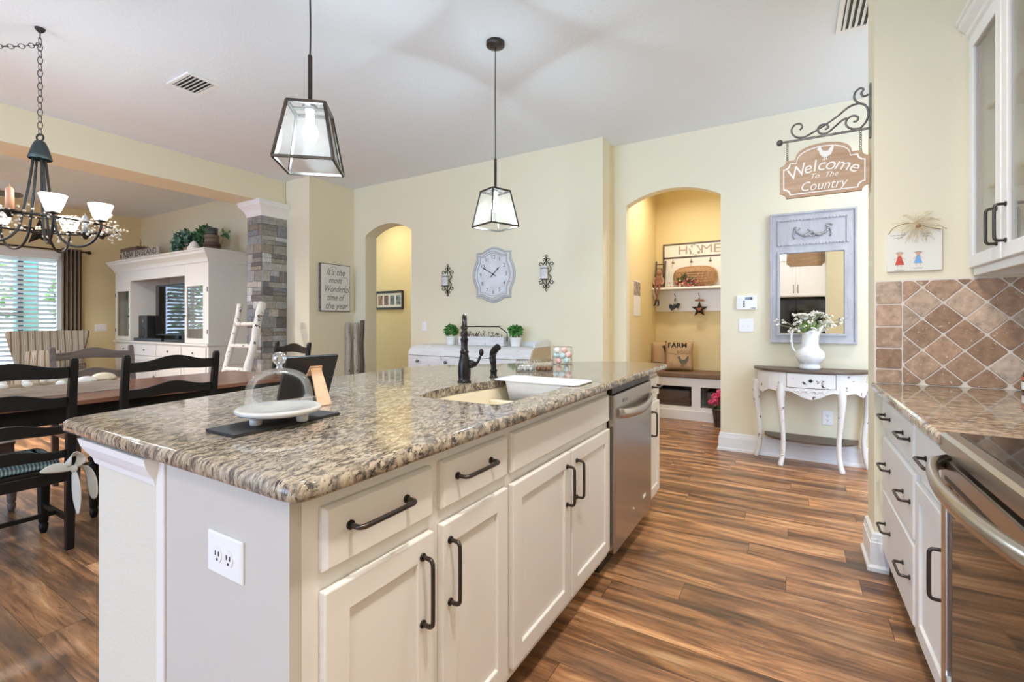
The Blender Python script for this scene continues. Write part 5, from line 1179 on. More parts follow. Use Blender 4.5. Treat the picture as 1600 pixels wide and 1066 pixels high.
vent('white louvred ceiling vent at the top edge, beyond the stub wall', (0.39,3.48,H), 0.30, 0.40, 8, 'y')
vent('long grey ceiling vent of the living room at the left edge', (-8.62,1.74,H), 0.40, 0.50, 6, 'y')
plate('wall_switch', 'white three-gang switch plate on the yellow wall right of the curtain', 'light switch', (-10.1495,3.30,1.115), (0,1,0), (0,0,1), 0.165, 0.118, (1,0,0), 'switch3')
# birch ladder leaning on the stone column
t = thing('birch_ladder', 'white birch branch ladder leaning against the stone column', 'ladder', (-5.82,3.2,0))
def branch(mb, a, b, r, k=0.012):
    a, b = Vector(a), Vector(b); P_ = [a.lerp(b, i/8)+(Vector((R.uniform(-k,k),R.uniform(-k,k),0)) if 0 < i < 8 else Vector((0,0,0))) for i in range(9)]
    mb.tube(smooth_path(P_, 3), [r*R.uniform(0.9,1.08) for _ in range(25)], 10)
ra, rb = (Vector((-5.54,3.02,0.0)), Vector((-5.66,3.43,1.45))), (Vector((-5.99,3.02,0.0)), Vector((-6.155,3.43,1.44)))
for a, b, r_ in ((ra[0],ra[1],0.046),(rb[0],rb[1],0.036)):
    mb = MB(); branch(mb, a+V(0,0,0.002), b, r_); mb.build('rail', M['birch'], t)
for z in (0.32,0.63,0.915,1.185):
    u = z/1.445; mb = MB(); branch(mb, ra[0].lerp(ra[1],u), rb[0].lerp(rb[1],u), 0.027, 0.004); mb.build('rung', M['birch'], t)
# three logs in the corner
for i, (x, y, r_, h_, lab) in enumerate(((-5.255,4.40,0.036,1.20,'grey bark pole in the corner, left of the three'),(-5.165,4.455,0.034,1.20,'pale peeled pole in the corner, middle of the three'),(-5.105,4.505,0.024,1.235,'thin brown pole in the corner, right of the three'))):
    mb = MB(); branch(mb, (x,y,0.001), (x+0.01,y+0.004,h_), r_, 0.009); o = mb.build('wooden_pole', M['log'] if i != 2 else M['darkwood']); tag(o, lab, 'pole', 'poles standing in the corner')
# wall sign on the block
t = thing('canvas_sign', 'white canvas sign with grey handwriting on the yellow side of the corner block', 'wall sign', (-5.30,4.205,1.36))
MB().box((-5.2985,3.965,1.352),(-5.262,4.445,1.985)).build('frame', M['iron_grey'], t, bevel=0.002)
MB().box((-5.263,3.978,1.363),(-5.2565,4.434,1.975)).build('canvas', M['canvas'], t)
mb = MB()
for s_, yy, zz, sz, w_ in (('it\u2019s the',4.20,1.875,0.125,0.30),('most',4.19,1.765,0.11,0.22),('Wonderful',4.215,1.650,0.13,0.40),('time of',4.19,1.535,0.12,0.28),('the year',4.21,1.425,0.12,0.36)): mb.text(s_, (-5.2562,yy,zz), (0,1,0), (0,0,1), sz, 0.0006, 0.35, width=w_, bold=0.001)
mb.tube(smooth_path([(-5.2555,4.25,1.79),(-5.2555,4.32,1.815),(-5.2555,4.385,1.81),(-5.2555,4.395,1.77)],5), 0.003, 4); mb.tube(smooth_path([(-5.2555,4.08,1.90),(-5.2555,4.14,1.945),(-5.2555,4.19,1.945),(-5.2555,4.21,1.92)],5), 0.003, 4); mb.build('lettering', M['greyink'], t)
# hall picture
t = thing('hall_picture', 'black frame with four photos in a white mat on the yellow hall wall', 'picture frame', (-5.80,5.749,1.42))
mb = MB(); mb.prism([(-6.16,1.425),(-5.51,1.425),(-5.51,1.735),(-6.16,1.735)], (0,5.749,0), (1,0,0), (0,0,1), (0,-0.025,0), holes=[[(-6.125,1.46),(-5.545,1.46),(-5.545,1.70),(-6.125,1.70)]]); mb.build('frame', M['black'], t, bevel=0.003)
MB().box((-6.124,5.738,1.461),(-5.546,5.744,1.699)).build('mat_board', M['canvas'], t)
for i, c_ in enumerate(((0.30,0.16,0.10),(0.16,0.10,0.08),(0.12,0.16,0.17),(0.16,0.20,0.20))):
    x = -6.085+i*0.138; MB().box((x,5.7365,1.50),(x+0.10,5.7378,1.66)).build('photo', plain('photo_print', c_, 0.4, var=0.8, scale=25), t)
# ================================================================== CLOCK WALL
# clock
t = thing('wall_clock', 'distressed white wall clock with a shaped frame and black hands', 'clock', (-2.945,4.538,1.44))
cc = Vector((-2.945,4.539,1.755)); 
def quatre(k, n=10, w=0.29, h=0.32):
    pts = []
    # four bulging sides joined by square-cut corners
    a, b = 0.235*k, 0.265*k
    for sx, sy, hor in ((1,0,False),(0,1,True),(-1,0,False),(0,-1,True)):
        for i in range(n+1):
            u = -1+2*i/n
            if hor: x, y = -sy*u*0.155*k, sy*(b+(h*k-b)*math.cos(u*PI/2)**1.0)
            else: x, y = sx*(a+(w*k-a)*math.cos(u*PI/2)**1.0), sx*u*0.175*k
            pts.append((x,y))
        if (sx, sy) == (1,0): pts.append((a, b))
        elif (sx, sy) == (0,1): pts.append((-a, b))
        elif (sx, sy) == (-1,0): pts.append((-a, -b))
        else: pts.append((a, -b))
    return pts
mb = MB(); rg = []
for k, d in ((1.0,0.0),(1.0,0.016),(0.965,0.024),(0.945,0.016),(0.915,0.020),(0.89,0.034),(0.85,0.042),(0.81,0.036),(0.775,0.030),(0.755,0.016)): rg.append([cc+V(x,-d,z) for x, z in quatre(k)])
mb.loft(rg, True, True, False); mb.build('clock_frame', M['distress'], t); mb = MB()
for k, d in ((0.985,0.019),(0.935,0.018),(0.83,0.041),(0.765,0.024)): mb.tube([cc+V(x,-d,z) for x, z in quatre(k)], 0.0035, 5, close=True)
mb.build('groove_shade', plain('shade_grey', (0.36,0.36,0.38), 0.6), t)  # grey lines paint the shade along the frame's contours
mb = MB(); mb.prism(quatre(0.77), cc+V(0,-0.0165,0), (1,0,0), (0,0,1), (0,-0.003,0)); mb.build('dial', plain('pale_dial', (0.70,0.71,0.73), 0.5, var=0.12, scale=9), t)
mb = MB()
for n_ in range(1, 13):
    a = PI/2-n_*PI/6; mb.text(str(n_), cc+V(0.178*math.cos(a)*0.97,-0.0205,0.200*math.sin(a)), (1,0,0), (0,0,1), 0.060, 0.0005, bold=0.0008)
mb.build('numerals', M['greyink'], t)
for ang_, ln, w_, nm in ((43,0.115,0.008,'hour_hand'),(150,0.175,0.007,'minute_hand')):
    a = math.radians(ang_ if nm == 'hour_hand' else ang_); d = V(math.cos(a),0,math.sin(a)); s = V(-math.sin(a),0,math.cos(a)); b_ = cc+V(0,-0.024 if nm == 'hour_hand' else -0.027,0.005); mb = MB()
    mb.prism([(-0.05,-w_/2),(ln*0.6,-w_/2),(ln*0.72,-w_*1.2),(ln,0),(ln*0.72,w_*1.2),(ln*0.6,w_/2),(-0.05,w_/2)], b_, d, s, V(0,-0.002,0)); mb.build(nm, M['ink'], t)
MB().lathe(cc+V(0,-0.0195,0.005), [(0.009,0),(0.009,0.010),(0,0.011)], 14, (0,-1,0)).build('hub', M['ink'], t)
# scroll sconces
def sconce(label, x, z0):
    t = thing('candle_sconce', label, 'sconce', (x,4.539,z0), 0, 'scroll sconces on either side of the clock')
    q = lambda u, v, d=0.012: V(x+u, 4.539-d, z0+v); mb = MB(); r_ = 0.0042
    for s in (-1, 1):
        mb.tube(smooth_path([q(0,0.335),q(s*0.035,0.285),q(s*0.058,0.235),q(s*0.030,0.200),q(0,0.190),q(s*0.030,0.180),q(s*0.058,0.145),q(s*0.035,0.095),q(0,0.055)],5), r_, 6)
        mb.tube([q(s*0.045,0.295)]+spiral(q(s*0.068,0.288), 0.026, 0.009, PI if s > 0 else 0, (PI-5.2) if s > 0 else 5.2, 16), r_, 6)
        mb.tube([q(s*0.045,0.092)]+spiral(q(s*0.068,0.098), 0.026, 0.009, PI if s > 0 else 0, (PI+5.2) if s > 0 else -5.2, 16), r_, 6)
        mb.tube([q(0,0.338)]+spiral(q(s*0.026,0.335), 0.020, 0.007, PI if s > 0 else 0, (PI-4.8) if s > 0 else 4.8, 14), r_*0.9, 6)
        mb.tube([q(0,0.050)]+spiral(q(s*0.026,0.053), 0.020, 0.007, PI if s > 0 else 0, (PI+4.8) if s > 0 else -4.8, 14), r_*0.9, 6)
    mb.tube([q(0,0.335),q(0,0.36)], r_, 6); mb.tube(arc(q(0,0.376), 0.014, 0, 2*PI, 14)[:-1], r_*0.8, 6, close=True); mb.tube([q(0,0.055),q(0,0.03)], r_, 6); mb.tube(arc(q(0,0.014), 0.012, 0, 2*PI, 14)[:-1], r_*0.8, 6, close=True); mb.tube([q(0,0.03),q(0,0.36)], r_*0.9, 6)
    mb.build('scrollwork', M['iron'], t)
    mb = MB(); mb.lathe(q(0,0.120,0.062), [(0.046,0),(0.050,0.003),(0.046,0.006),(0.0,0.006)], 20); mb.bar(q(0,0.122,0.012),q(0,0.122,0.040),0.02,0.005); mb.build('shelf', M['iron'], t)
    c_ = q(0,0.1265,0.062); c = thing('candle_holder', f'pale mottled cylinder candle standing in the sconce {"left" if x < -3 else "right"} of the clock', 'candle', c_)
    MB().lathe(c_, [(0.040,0.0),(0.040,0.135),(0.034,0.138),(0.032,0.10),(0.0,0.10)], 24, cap=False).build('holder', plain('mottled_glass', (0.66,0.65,0.66), 0.3, var=0.2, scale=50), c); MB().lathe(c_, [(0.0402,0.104),(0.0406,0.116)], 24, cap=False).build('band', M['greyink'], c)
sconce('black scroll wall sconce left of the clock, near the hall arch', -3.615, 1.525)
sconce('black scroll wall sconce right of the clock', -2.272, 1.545)
plate('wall_switch', 'white single switch plate above the writing desk, right of the hall arch', 'light switch', (-3.995,4.5395,1.155), (1,0,0), (0,0,1), 0.075, 0.118, (0,-1,0), 'rocker1')
# secretary desk behind the island
t = thing('writing_desk', 'distressed white slant-front desk standing behind the island below the clock', 'desk', (-3.04,4.3,0))
DX0, DX1 = -3.86, -2.24
prof = [(4.535,0.55),(4.10,0.55),(4.10,0.835),(4.115,0.88),(4.155,0.925),(4.22,0.945),(4.535,0.945)]
mb = MB(); mb.prism(prof, (DX0,0,0), (0,1,0), (0,0,1), (DX1-DX0,0,0)); mb.build('body', M['distress'], t, bevel=0.004)
mb = MB(); mb.prism([(4.53,0.55),(4.11,0.55),(4.105,0.84),(4.16,0.93),(4.22,0.947),(4.53,0.947)], (DX1,0,0), (0,1,0), (0,0,1), (0.014,0,0)); mb.build('side_board', wood('tan_board', (0.42,0.32,0.20), (0.52,0.41,0.27), 0.6, (4,4,14)), t)
mb = MB(); mb.prism([(4.532,0.947),(4.20,0.947),(4.22,0.985),(4.30,0.998),(4.34,1.02),(4.50,1.025),(4.532,1.0)], (DX1-0.02,0,0), (0,1,0), (0,0,1), (0.022,0,0)); mb.box((-3.62,4.50,0.946),(DX1-0.021,4.534,1.0)); mb.build('gallery', M['distress'], t, bevel=0.003)
for a, b in ((DX0+0.02,-3.02),(-3.0,DX1-0.02)):
    mb = MB(); mb.box((a,4.088,0.67),(b,4.0995,0.825)); d = mb.build('drawer', M['distress'], t, bevel=0.004)
    MB().box((a-0.006,4.0985,0.664),(b+0.006,4.0997,0.831)).build('gap_line', M['seam'], t)
    for u in (0.18, 0.68):
        x = a+(b-a)*u; MB().lathe((x,4.0878,0.765), [(0.010,0),(0.007,0.010),(0.017,0.018),(0.018,0.026),(0.0,0.032)], 16, (0,-1,0)).build('knob', M['iron_grey'], d)
for x in (DX0+0.05, DX1-0.05):
    for y in (4.15,4.49): MB().lathe((x,y,0), [(0.018,0),(0.035,0.55)], 12).build('leg', M['distress'], t)
def topiary(label, x, y, z):
    t = thing('potted_plant', label, 'plant', (x,y,z), 0, 'topiary plants in white pots on the desk')
    MB().lathe((x,y,z), [(0.048,0),(0.062,0.085),(0.066,0.088),(0.066,0.098),(0.058,0.098),(0.056,0.080),(0.0,0.080)], 22, cap=False).build('pot', M['ceramic'], t)
    MB().lathe((x,y,z), [(0.0,0.078),(0.055,0.0805)], 16, cap=False).build('soil', M['darkwood'], t)
    leafy(t, (x,y,z+0.165), 0.082, 420, [(0.05,0.20,0.035),(0.09,0.30,0.05),(0.03,0.12,0.02),(0.14,0.38,0.08)], 0.030, (1.05,1.05,0.85))
topiary('leafy green plant in a small white pot at the left on the white desk', -3.43, 4.36, 0.9475)
topiary('leafy green plant in a small white pot at the right on the white desk', -2.555, 4.36, 0.9475)
t = thing('wooden_toolbox', 'white wooden trough with an arched iron handle and dark sprigs on the desk', 'trough', (-3.02,4.38,0.9475)); a, b, z = -3.30, -2.69, 0.9475
mb = MB(); mb.box((a,4.33,z),(b,4.46,z+0.012)); mb.box((a,4.33,z+0.012),(b,4.342,z+0.10)); mb.box((a,4.448,z+0.012),(b,4.46,z+0.10)); mb.box((a,4.342,z+0.012),(a+0.012,4.448,z+0.10)); mb.box((b-0.012,4.342,z+0.012),(b,4.448,z+0.10)); mb.build('box', M['distress'], t, bevel=0.002)
mb = MB(); P_ = [(a-0.008,4.395,z+0.05),(a-0.008,4.395,z+0.145),(a+0.10,4.395,z+0.212),(b-0.10,4.395,z+0.212),(b+0.008,4.395,z+0.145),(b+0.008,4.395,z+0.05)]; mb.tube(P_, 0.0065, 8); mb.build('handle', M['iron'], t)
mb = MB()
for i in range(40):
    p = V(R.uniform(a+0.05,b-0.05), R.uniform(4.355,4.435), z+0.03); q = p+V(R.uniform(-0.05,0.05),R.uniform(-0.01,0.01),R.uniform(0.05,0.125)); mb.col = (0.09,0.06,0.055); mb.tube([p,p.lerp(q,0.5)+V(0.006,0,0),q], 0.002, 4, cap=False)
    for _ in range(2): mb.col = R.choice([(0.13,0.08,0.08),(0.20,0.13,0.10),(0.08,0.06,0.07)]); mb.ball(q+V(R.uniform(-0.012,0.012),R.uniform(-0.008,0.008),R.uniform(-0.01,0.01)), 0.007, 6)
mb.build('sprigs', M['paint'], t)['kind'] = 'stuff'

# ================================================================== MUDROOM BEHIND THE RIGHT ARCH
BX0, BX1, BF, BB = -1.589, -0.361, 6.08, 6.499
t = thing('storage_bench', 'white built-in bench with open cubbies in the mudroom', 'bench', (-0.97,6.29,0))
mb = MB(); openings = [[(-1.50,0.165),(-1.060,0.165),(-1.060,0.415),(-1.50,0.415)],[(-0.955,0.165),(-0.45,0.165),(-0.45,0.415),(-0.955,0.415)]]
mb.prism([(BX0,0.0),(BX1,0.0),(BX1,0.52),(BX0,0.52)], (0,BF,0), (1,0,0), (0,0,1), (0,0.02,0), holes=openings); mb.build('face_frame', M['trim'], t, bevel=0.003)
mb = MB(); mb.box((BX0,BF+0.02,0.14),(BX1,BB,0.163)); mb.box((BX0,BB-0.015,0.163),(BX1,BB,0.50)); mb.box((BX0,BF+0.02,0.503),(BX1,BB,0.52)); 
for x in (BX0,-1.02,BX1-0.018): mb.box((x,BF+0.02,0.163),(x+0.018,BB-0.015,0.503))
mb.build('carcass', M['trim'], t); mb = MB(); mb.box((BX0,BF-0.018,0),(BX1,BF-0.0005,0.125)); mb.build('base_trim', M['trim'], t, bevel=0.006)
t = thing('bench_cushion', 'brown bench cushion on the white mudroom bench', 'cushion', (-0.97,6.28,0.521)); mb = MB(); mb.box((BX0+0.003,BF-0.03,0.521),(BX1-0.003,BB-0.003,0.588)); mb.build('pad', plain('brown_upholstery', (0.20,0.125,0.08), 0.7, var=0.15, scale=8), t, bevel=0.02, seg=3)
for x0_, x1_, top, lab in ((-1.485,-1.075,0.365,'long dark storage bin in the left cubby of the mudroom bench'),(-0.90,-0.50,0.36,'dark storage bin in the right cubby, behind the pink flowers')):
    t = thing('storage_bin', lab, 'bin', ((x0_+x1_)/2,6.28,0.1635), 0, 'dark bins in the bench cubbies'); rg = []
    for k, z in ((0.012,0.1635),(0.0,0.20),(0.0,top)): rg.append([(x,y,z) for x, y in rounded(x0_+k,BF+0.03+k,x1_-k,BB-0.05-k,0.03,3)])
    mb = MB(); mb.loft(rg, True, False, True); rg2 = [[(x,y,z) for x, y in rounded(x0_+0.012,BF+0.042,x1_-0.012,BB-0.062,0.025,3)] for z in (top,0.18)]; mb.loft(rg2, True, False, True); q = [(x,y) for x, y in rounded(x0_+0.012,BF+0.042,x1_-0.012,BB-0.062,0.025,3)]; mb.add([(x,y,0.175) for x, y in q], [list(range(len(q)))]); mb.build('bin_body', M['darkwood'], t)
    mb = MB(); mb.loft([[(x,y,z) for x, y in rounded(x0_-0.004+k,BF+0.026+k,x1_+0.004-k,BB-0.046-k,0.03,3)] for k, z in ((0,top-0.012),(0,top),(0.014,top),(0.014,top-0.012))], True, False, False); mb.build('rim', M['black'], t)
# pillows
def pillow_mesh(w, h, d):
    mb = MB(); n = 14; 
    for sgn in (1,-1):
        g = []
        for i in range(n+1):
            for j in range(n+1):
                u, v = -1+2*i/n, -1+2*j/n; e = (1-u**4)*(1-v**4); pin = 1-0.05*(1-abs(u))*abs(v)**3-0.0
                g.append((u*w/2*(1-0.05*(1-v*v)*abs(u)), -sgn*d/2*e**0.45, v*h/2*(1-0.05*(1-u*u)*abs(v))))
        mb.add(g, [(i*(n+1)+j,(i+1)*(n+1)+j,(i+1)*(n+1)+j+1,i*(n+1)+j+1) for i in range(n) for j in range(n)], True)
    return mb
def hen(mb, O, ex, ez, s):
    """walking hen silhouette in the plane (O, ex, ez)"""
    P_ = [(-0.50,0.30),(-0.42,0.42),(-0.34,0.44),(-0.30,0.50),(-0.25,0.44),(-0.22,0.34),(-0.16,0.20),(0.0,0.12),(0.18,0.14),(0.28,0.30),(0.40,0.50),(0.52,0.48),(0.50,0.28),(0.44,0.04),(0.32,-0.16),(0.14,-0.26),(0.10,-0.30),(0.11,-0.44),(0.18,-0.48),(0.02,-0.48),(0.06,-0.42),(0.05,-0.28),(-0.02,-0.28),(-0.03,-0.42),(0.0,-0.5),(-0.16,-0.50),(-0.09,-0.42),(-0.08,-0.27),(-0.22,-0.18),(-0.32,0.0),(-0.36,0.18),(-0.42,0.27)]
    nz = Vector(ex).cross(Vector(ez)); mb.prism([(x*s,y*s) for x, y in P_], O, ex, ez, nz*0.0015)
for nm, lab, loc, rz_, tilt, zc_ in (('left','burlap pillow with a black rooster print, tucked behind in the bench corner',(-1.44,6.325,0),math.radians(25),-0.18,0.775),('right','burlap pillow printed FARM EGGS with a hen, on the mudroom bench',(-1.235,6.225,0),math.radians(10),-0.20,0.780)):
    t = thing('burlap_pillow', lab, 'pillow', (loc[0],loc[1],0.589), rz_, 'burlap pillows on the mudroom bench')
    Rm = Matrix.Translation((0,0,zc_-0.589)) @ Matrix.Rotation(tilt, 4, 'X')
    mb = pillow_mesh(0.34,0.375,0.12); mb.v = [Rm @ p for p in mb.v]; mb.build('cover', M['burlap'], t, local=True, weld=True)
    E_ = lambda u, v, d=0.0615: Rm @ V(u,-d,v); ex, ez = (Rm.to_3x3() @ V(1,0,0)), (Rm.to_3x3() @ V(0,0,1)); mb = MB()
    if nm == 'right':
        mb.text('FARM', E_(-0.02,0.125,0.057), ex, ez, 0.088, 0.003, bold=0.002, width=0.225); mb.build('dark_print', M['ink'], t, local=True); mb = MB(); mb.text('EGGS', E_(0.055,0.035,0.062), ex, ez, 0.062, 0.003, width=0.16); mb.text('12c', E_(-0.095,-0.105,0.058), ex, ez, 0.045, 0.003); mb.tube([E_(-0.14,0.025,0.058),E_(-0.06,0.022,0.064),E_(-0.02,0.0,0.065)], 0.003, 4); mb.build('light_print', plain('faded_print', (0.26,0.18,0.11), 0.9), t, local=True); mb = MB(); hen(mb, E_(0.045,-0.075,0.062), ex, ez, 0.135); mb.build('hen_print', plain('hen_ink', (0.13,0.12,0.09), 0.9), t, local=True)
    else:
        mb2 = MB(); mb2.box((-0.16,-0.0,-0.18),(0.16,0.0,-0.18)) if False else None
        hen(mb, E_(0.035,0.055,0.062), ex, ez, 0.15); mb.build('rooster_print', M['ink'], t, local=True); mb = MB(); mb.prism([(-0.155,-0.165),(0.155,-0.165),(0.158,-0.09),(-0.158,-0.09)], E_(0,0,0.053), ex, ez, Rm.to_3x3() @ V(0,-0.004,0)); mb.build('dark_band', plain('brown_band', (0.16,0.11,0.075), 0.9), t, local=True)
# shelf with hooks
t = thing('wall_shelf', 'white coat shelf with brackets and hooks on the mudroom wall', 'shelf', (-0.98,6.41,1.35))
MB().box((-1.588,6.475,1.352),(-0.362,6.499,1.635)).build('hook_board', M['trim'], t, bevel=0.003); MB().box((-1.588,6.27,1.636),(-0.362,6.499,1.662)).build('shelf_board', M['trim'], t, bevel=0.004)
for x in (-1.586,-0.39):
    mb = MB(); mb.prism([(6.474,1.40),(6.474,1.635),(6.285,1.635),(6.30,1.56),(6.36,1.53),(6.42,1.47)], (x,0,0), (0,1,0), (0,0,1), (0.024,0,0)); mb.build('bracket', M['trim'], t)
for x in (-1.33,-1.03,-0.74):
    mb = MB(); mb.tube(smooth_path([(x,6.474,1.53),(x,6.44,1.50),(x,6.42,1.49),(x,6.41,1.515)],4), 0.004, 6); mb.tube(smooth_path([(x,6.474,1.55),(x,6.43,1.56),(x,6.40,1.585)],4), 0.004, 6); mb.build('coat_hook', M['iron'], t)
t = thing('heart_ornament', 'black and checked wooden heart cluster hanging from the left shelf hook', 'ornament', (-1.33,6.41,1.33))
def heart(mb, c, s, d, tilt=0):
    P_ = []
    for i in range(28): a = 2*PI*i/28; x, y = 16*math.sin(a)**3, 13*math.cos(a)-5*math.cos(2*a)-2*math.cos(3*a)-math.cos(4*a); P_.append((x/32*s*math.cos(tilt)-y/32*s*math.sin(tilt), x/32*s*math.sin(tilt)+y/32*s*math.cos(tilt)))
    mb.prism(P_[::-1], c, (1,0,0), (0,0,1), (0,-d,0))
mb = MB(); heart(mb, (-1.355,6.40,1.405), 0.095, 0.012, -0.25); mb.build('left_heart', M['iron'], t); mb = MB(); heart(mb, (-1.295,6.395,1.425), 0.085, 0.012, 0.3); mb.build('right_heart', M['iron'], t); mb = MB()
for i in range(2):
    for j in range(4):
        if (i+j) % 2 == 0: mb.box((-1.318+i*0.018,6.383,1.37+j*0.018),(-1.300+i*0.018,6.392,1.388+j*0.018))
mb.build('check_tag', M['canvas'], t); MB().tube(smooth_path([(-1.34,6.395,1.44),(-1.33,6.40,1.50),(-1.325,6.41,1.525),(-1.31,6.395,1.46)],4), 0.002, 4).build('cord', M['wicker'], t)
t = thing('star_ornament', 'black tin star with a red heart hanging from the middle shelf hook', 'ornament', (-1.03,6.41,1.27))
mb = MB(); star(mb, (-1.02,6.405,1.375), 0.105, (1,0,0), (0,0,1), (0,-1,0), 0.025); mb.build('star_body', M['iron'], t); mb = MB(); heart(mb, (-1.02,6.376,1.375), 0.055, 0.006); mb.build('red_heart', plain('rust_red', (0.30,0.09,0.06), 0.7), t)
mb = MB(); mb.tube(smooth_path([(-1.02,6.40,1.475),(-1.03,6.405,1.525)],3), 0.0025, 4); mb.col = None; mb.build('cord', M['wicker'], t); mb = MB(); 
for s in (-1,1): mb.ball((-1.02+s*0.028,6.395,1.49), 0.024, 10, (1.2,0.5,0.6))
mb.build('bow', plain('plaid_bow', (0.33,0.20,0.14), 0.9), t)
# HOME sign with hooks, basket, ladder and doll, flowers
t = thing('home_sign', 'white board reading HOME with a wreath for the O, leaning on the mudroom shelf', 'sign', (-1.0,6.48,1.664))
zb_, zt_ = 1.664, 2.25
mb = MB(); mb.box((-1.49,6.478,zb_),(-0.40,6.496,zt_)); mb.build('board', M['canvas'], t); mb = MB()
for a, b in (((-1.492,6.472,2.232),(-0.398,6.4775,2.252)),((-1.492,6.472,2.055),(-0.398,6.4775,2.075)),((-1.492,6.472,zb_),(-1.472,6.4775,2.232)),((-0.418,6.472,zb_),(-0.398,6.4775,2.232))): mb.box(a, b)
mb.build('frame', M['darkwood'], t); mb = MB()
ML = plain('taupe_letter', (0.40,0.31,0.26), 0.8)
for ch_, x_, w_ in (('H',-1.235,0.105),('M',-0.945,0.13),('E',-0.82,0.085)): MB().text(ch_, (x_,6.4765,2.153), (1,0,0), (0,0,1), 0.155, 0.0008, width=w_).build('letter', ML, t)
mb = MB(); 
for i in range(40): a = R.uniform(0,2*PI); r_ = 0.058+R.uniform(-0.01,0.014); mb.ball((-1.088+r_*math.cos(a),6.475,2.153+r_*math.sin(a)), R.uniform(0.005,0.010), 6, (1,0.3,1))
mb.build('wreath', plain('sage_leaf', (0.34,0.36,0.30), 0.8), t)
for x in (-1.36,-1.13,-0.90): mb = MB(); mb.tube(smooth_path([(x,6.474,2.04),(x,6.455,2.00),(x+0.0,6.44,1.985),(x,6.44,2.01)],4), 0.005, 6); mb.tube([(x-0.02,6.472,2.0),(x+0.02,6.472,2.0)], 0.004, 5); mb.build('hook', M['iron_grey'], t)
t = thing('wicker_basket', 'large oval woven basket standing on its side on the mudroom shelf', 'basket', (-1.06,6.40,1.6635))
def sq(cx, cz, a, b, n=40, p=3.0): return [(cx+a*math.copysign(abs(math.cos(2*PI*i/n))**(2/p), math.cos(2*PI*i/n)), cz+b*math.copysign(abs(math.sin(2*PI*i/n))**(2/p), math.sin(2*PI*i/n))) for i in range(n)]
cxz = (-1.075,1.795); mb = MB(); mb.loft([[(x,6.465,z) for x, z in sq(*cxz,0.262,0.130)],[(x,6.43,z) for x, z in sq(*cxz,0.265,0.131)],[(x,6.385,z) for x, z in sq(*cxz,0.255,0.124)],[(x,6.36,z) for x, z in sq(*cxz,0.235,0.108)],[(x,6.35,z) for x, z in sq(*cxz,0.19,0.075)],[(x,6.348,z) for x, z in sq(*cxz,0.08,0.03)]], True, True, True); mb.build('body', M['wicker'], t)
mb = MB()
for i in range(9):
    if i not in (3, 5): mb.ball((-1.28+i*0.05,6.3595 if 0 < i < 8 else 6.372,1.884-0.0022*(i-4)**2), 0.0105, 8, (1.1,0.35,0.8))
mb.build('rim_gaps', M['canvas'], t)
mb = MB(); mb.tube([(x,6.395,z) for x, z in sq(*cxz,0.258,0.128)], 0.010, 8, close=True); mb.build('rim', M['wicker'], t); mb = MB()
for i in range(6): mb.tube(smooth_path([(-1.25+i*0.07,6.352,1.73),(-1.21+i*0.06,6.344,1.79),(-1.23+i*0.068,6.352,1.85)],4), 0.009, 5)
for i in range(5): mb.tube([(-1.28,6.358,1.722+i*0.032),(-1.08,6.343,1.725+i*0.033),(-0.87,6.358,1.722+i*0.032)], 0.008, 5)
mb.build('weave', M['wicker'], t)
t = thing('flower_spray', 'spray of dried pink and rust flowers lying in front of the wicker basket', 'dried flowers', (-1.19,6.30,1.6635)); mb = MB()
for i in range(75):
    c_ = V(-1.185+R.gauss(0,0.085),6.31+R.uniform(-0.03,0.02),1.70+R.gauss(0,0.032)+0.0); c_.z = max(c_.z,1.672) if c_.y > 6.275 else c_.z; mb.col = R.choice([(0.52,0.20,0.15),(0.66,0.42,0.34),(0.36,0.10,0.08),(0.72,0.56,0.46),(0.44,0.16,0.20)])
    mb.ball(c_, R.uniform(0.010,0.018), 7, (1,1,0.7))
mb.build('blossoms', M['paint'], t)['kind'] = 'stuff'; leafy(t, (-1.17,6.32,1.75), 0.10, 40, [(0.14,0.22,0.08),(0.25,0.22,0.10)], 0.05, (1.2,0.3,0.7))
t = thing('small_ladder', 'small brown decorative ladder standing at the left end of the mudroom shelf', 'ladder', (-1.52,6.36,1.6635))
for x in (-1.575,-1.455): mb = MB(); mb.bar((x,6.385,1.665),(x,6.462,2.03),0.018,0.014,(0,1,0)); mb.build('rail', M['darkwood'], t)
for k in (0.25,0.6,0.88): mb = MB(); mb.bar((-1.575,6.385+0.077*k,1.665+0.365*k),(-1.455,6.385+0.077*k,1.665+0.365*k),0.014,0.014); mb.build('rung', M['darkwood'], t)
t = thing('rag_doll', 'rust coloured fabric doll sitting on the shelf against the small ladder', 'doll', (-1.515,6.30,1.55)); MR = plain('rust_cloth', (0.26,0.12,0.08), 0.9, var=0.3, scale=30)
mb = MB(); mb.loft([[(-1.515+rx*math.cos(2*PI*i/16),yy+ry*math.sin(2*PI*i/16),z) for i in range(16)] for z, rx, ry, yy in ((1.665,0.055,0.035,6.31),(1.72,0.060,0.038,6.32),(1.79,0.045,0.030,6.335),(1.83,0.022,0.020,6.345))], True, True, True); mb.build('dress', MR, t)
MB().ball((-1.512,6.345,1.865), 0.040, 14, (1,0.9,1.1)).build('head', plain('tan_cloth', (0.36,0.20,0.13), 0.9), t); mb = MB(); 
for i in range(26): a = R.uniform(0,2*PI); mb.tube([(-1.512+0.035*math.cos(a),6.35+0.02*math.sin(a),1.885),(-1.512+0.05*math.cos(a),6.35+0.03*math.sin(a),1.875+R.uniform(-0.03,0.04))], 0.003, 4)
mb.build('hair', M['darkwood'], t)
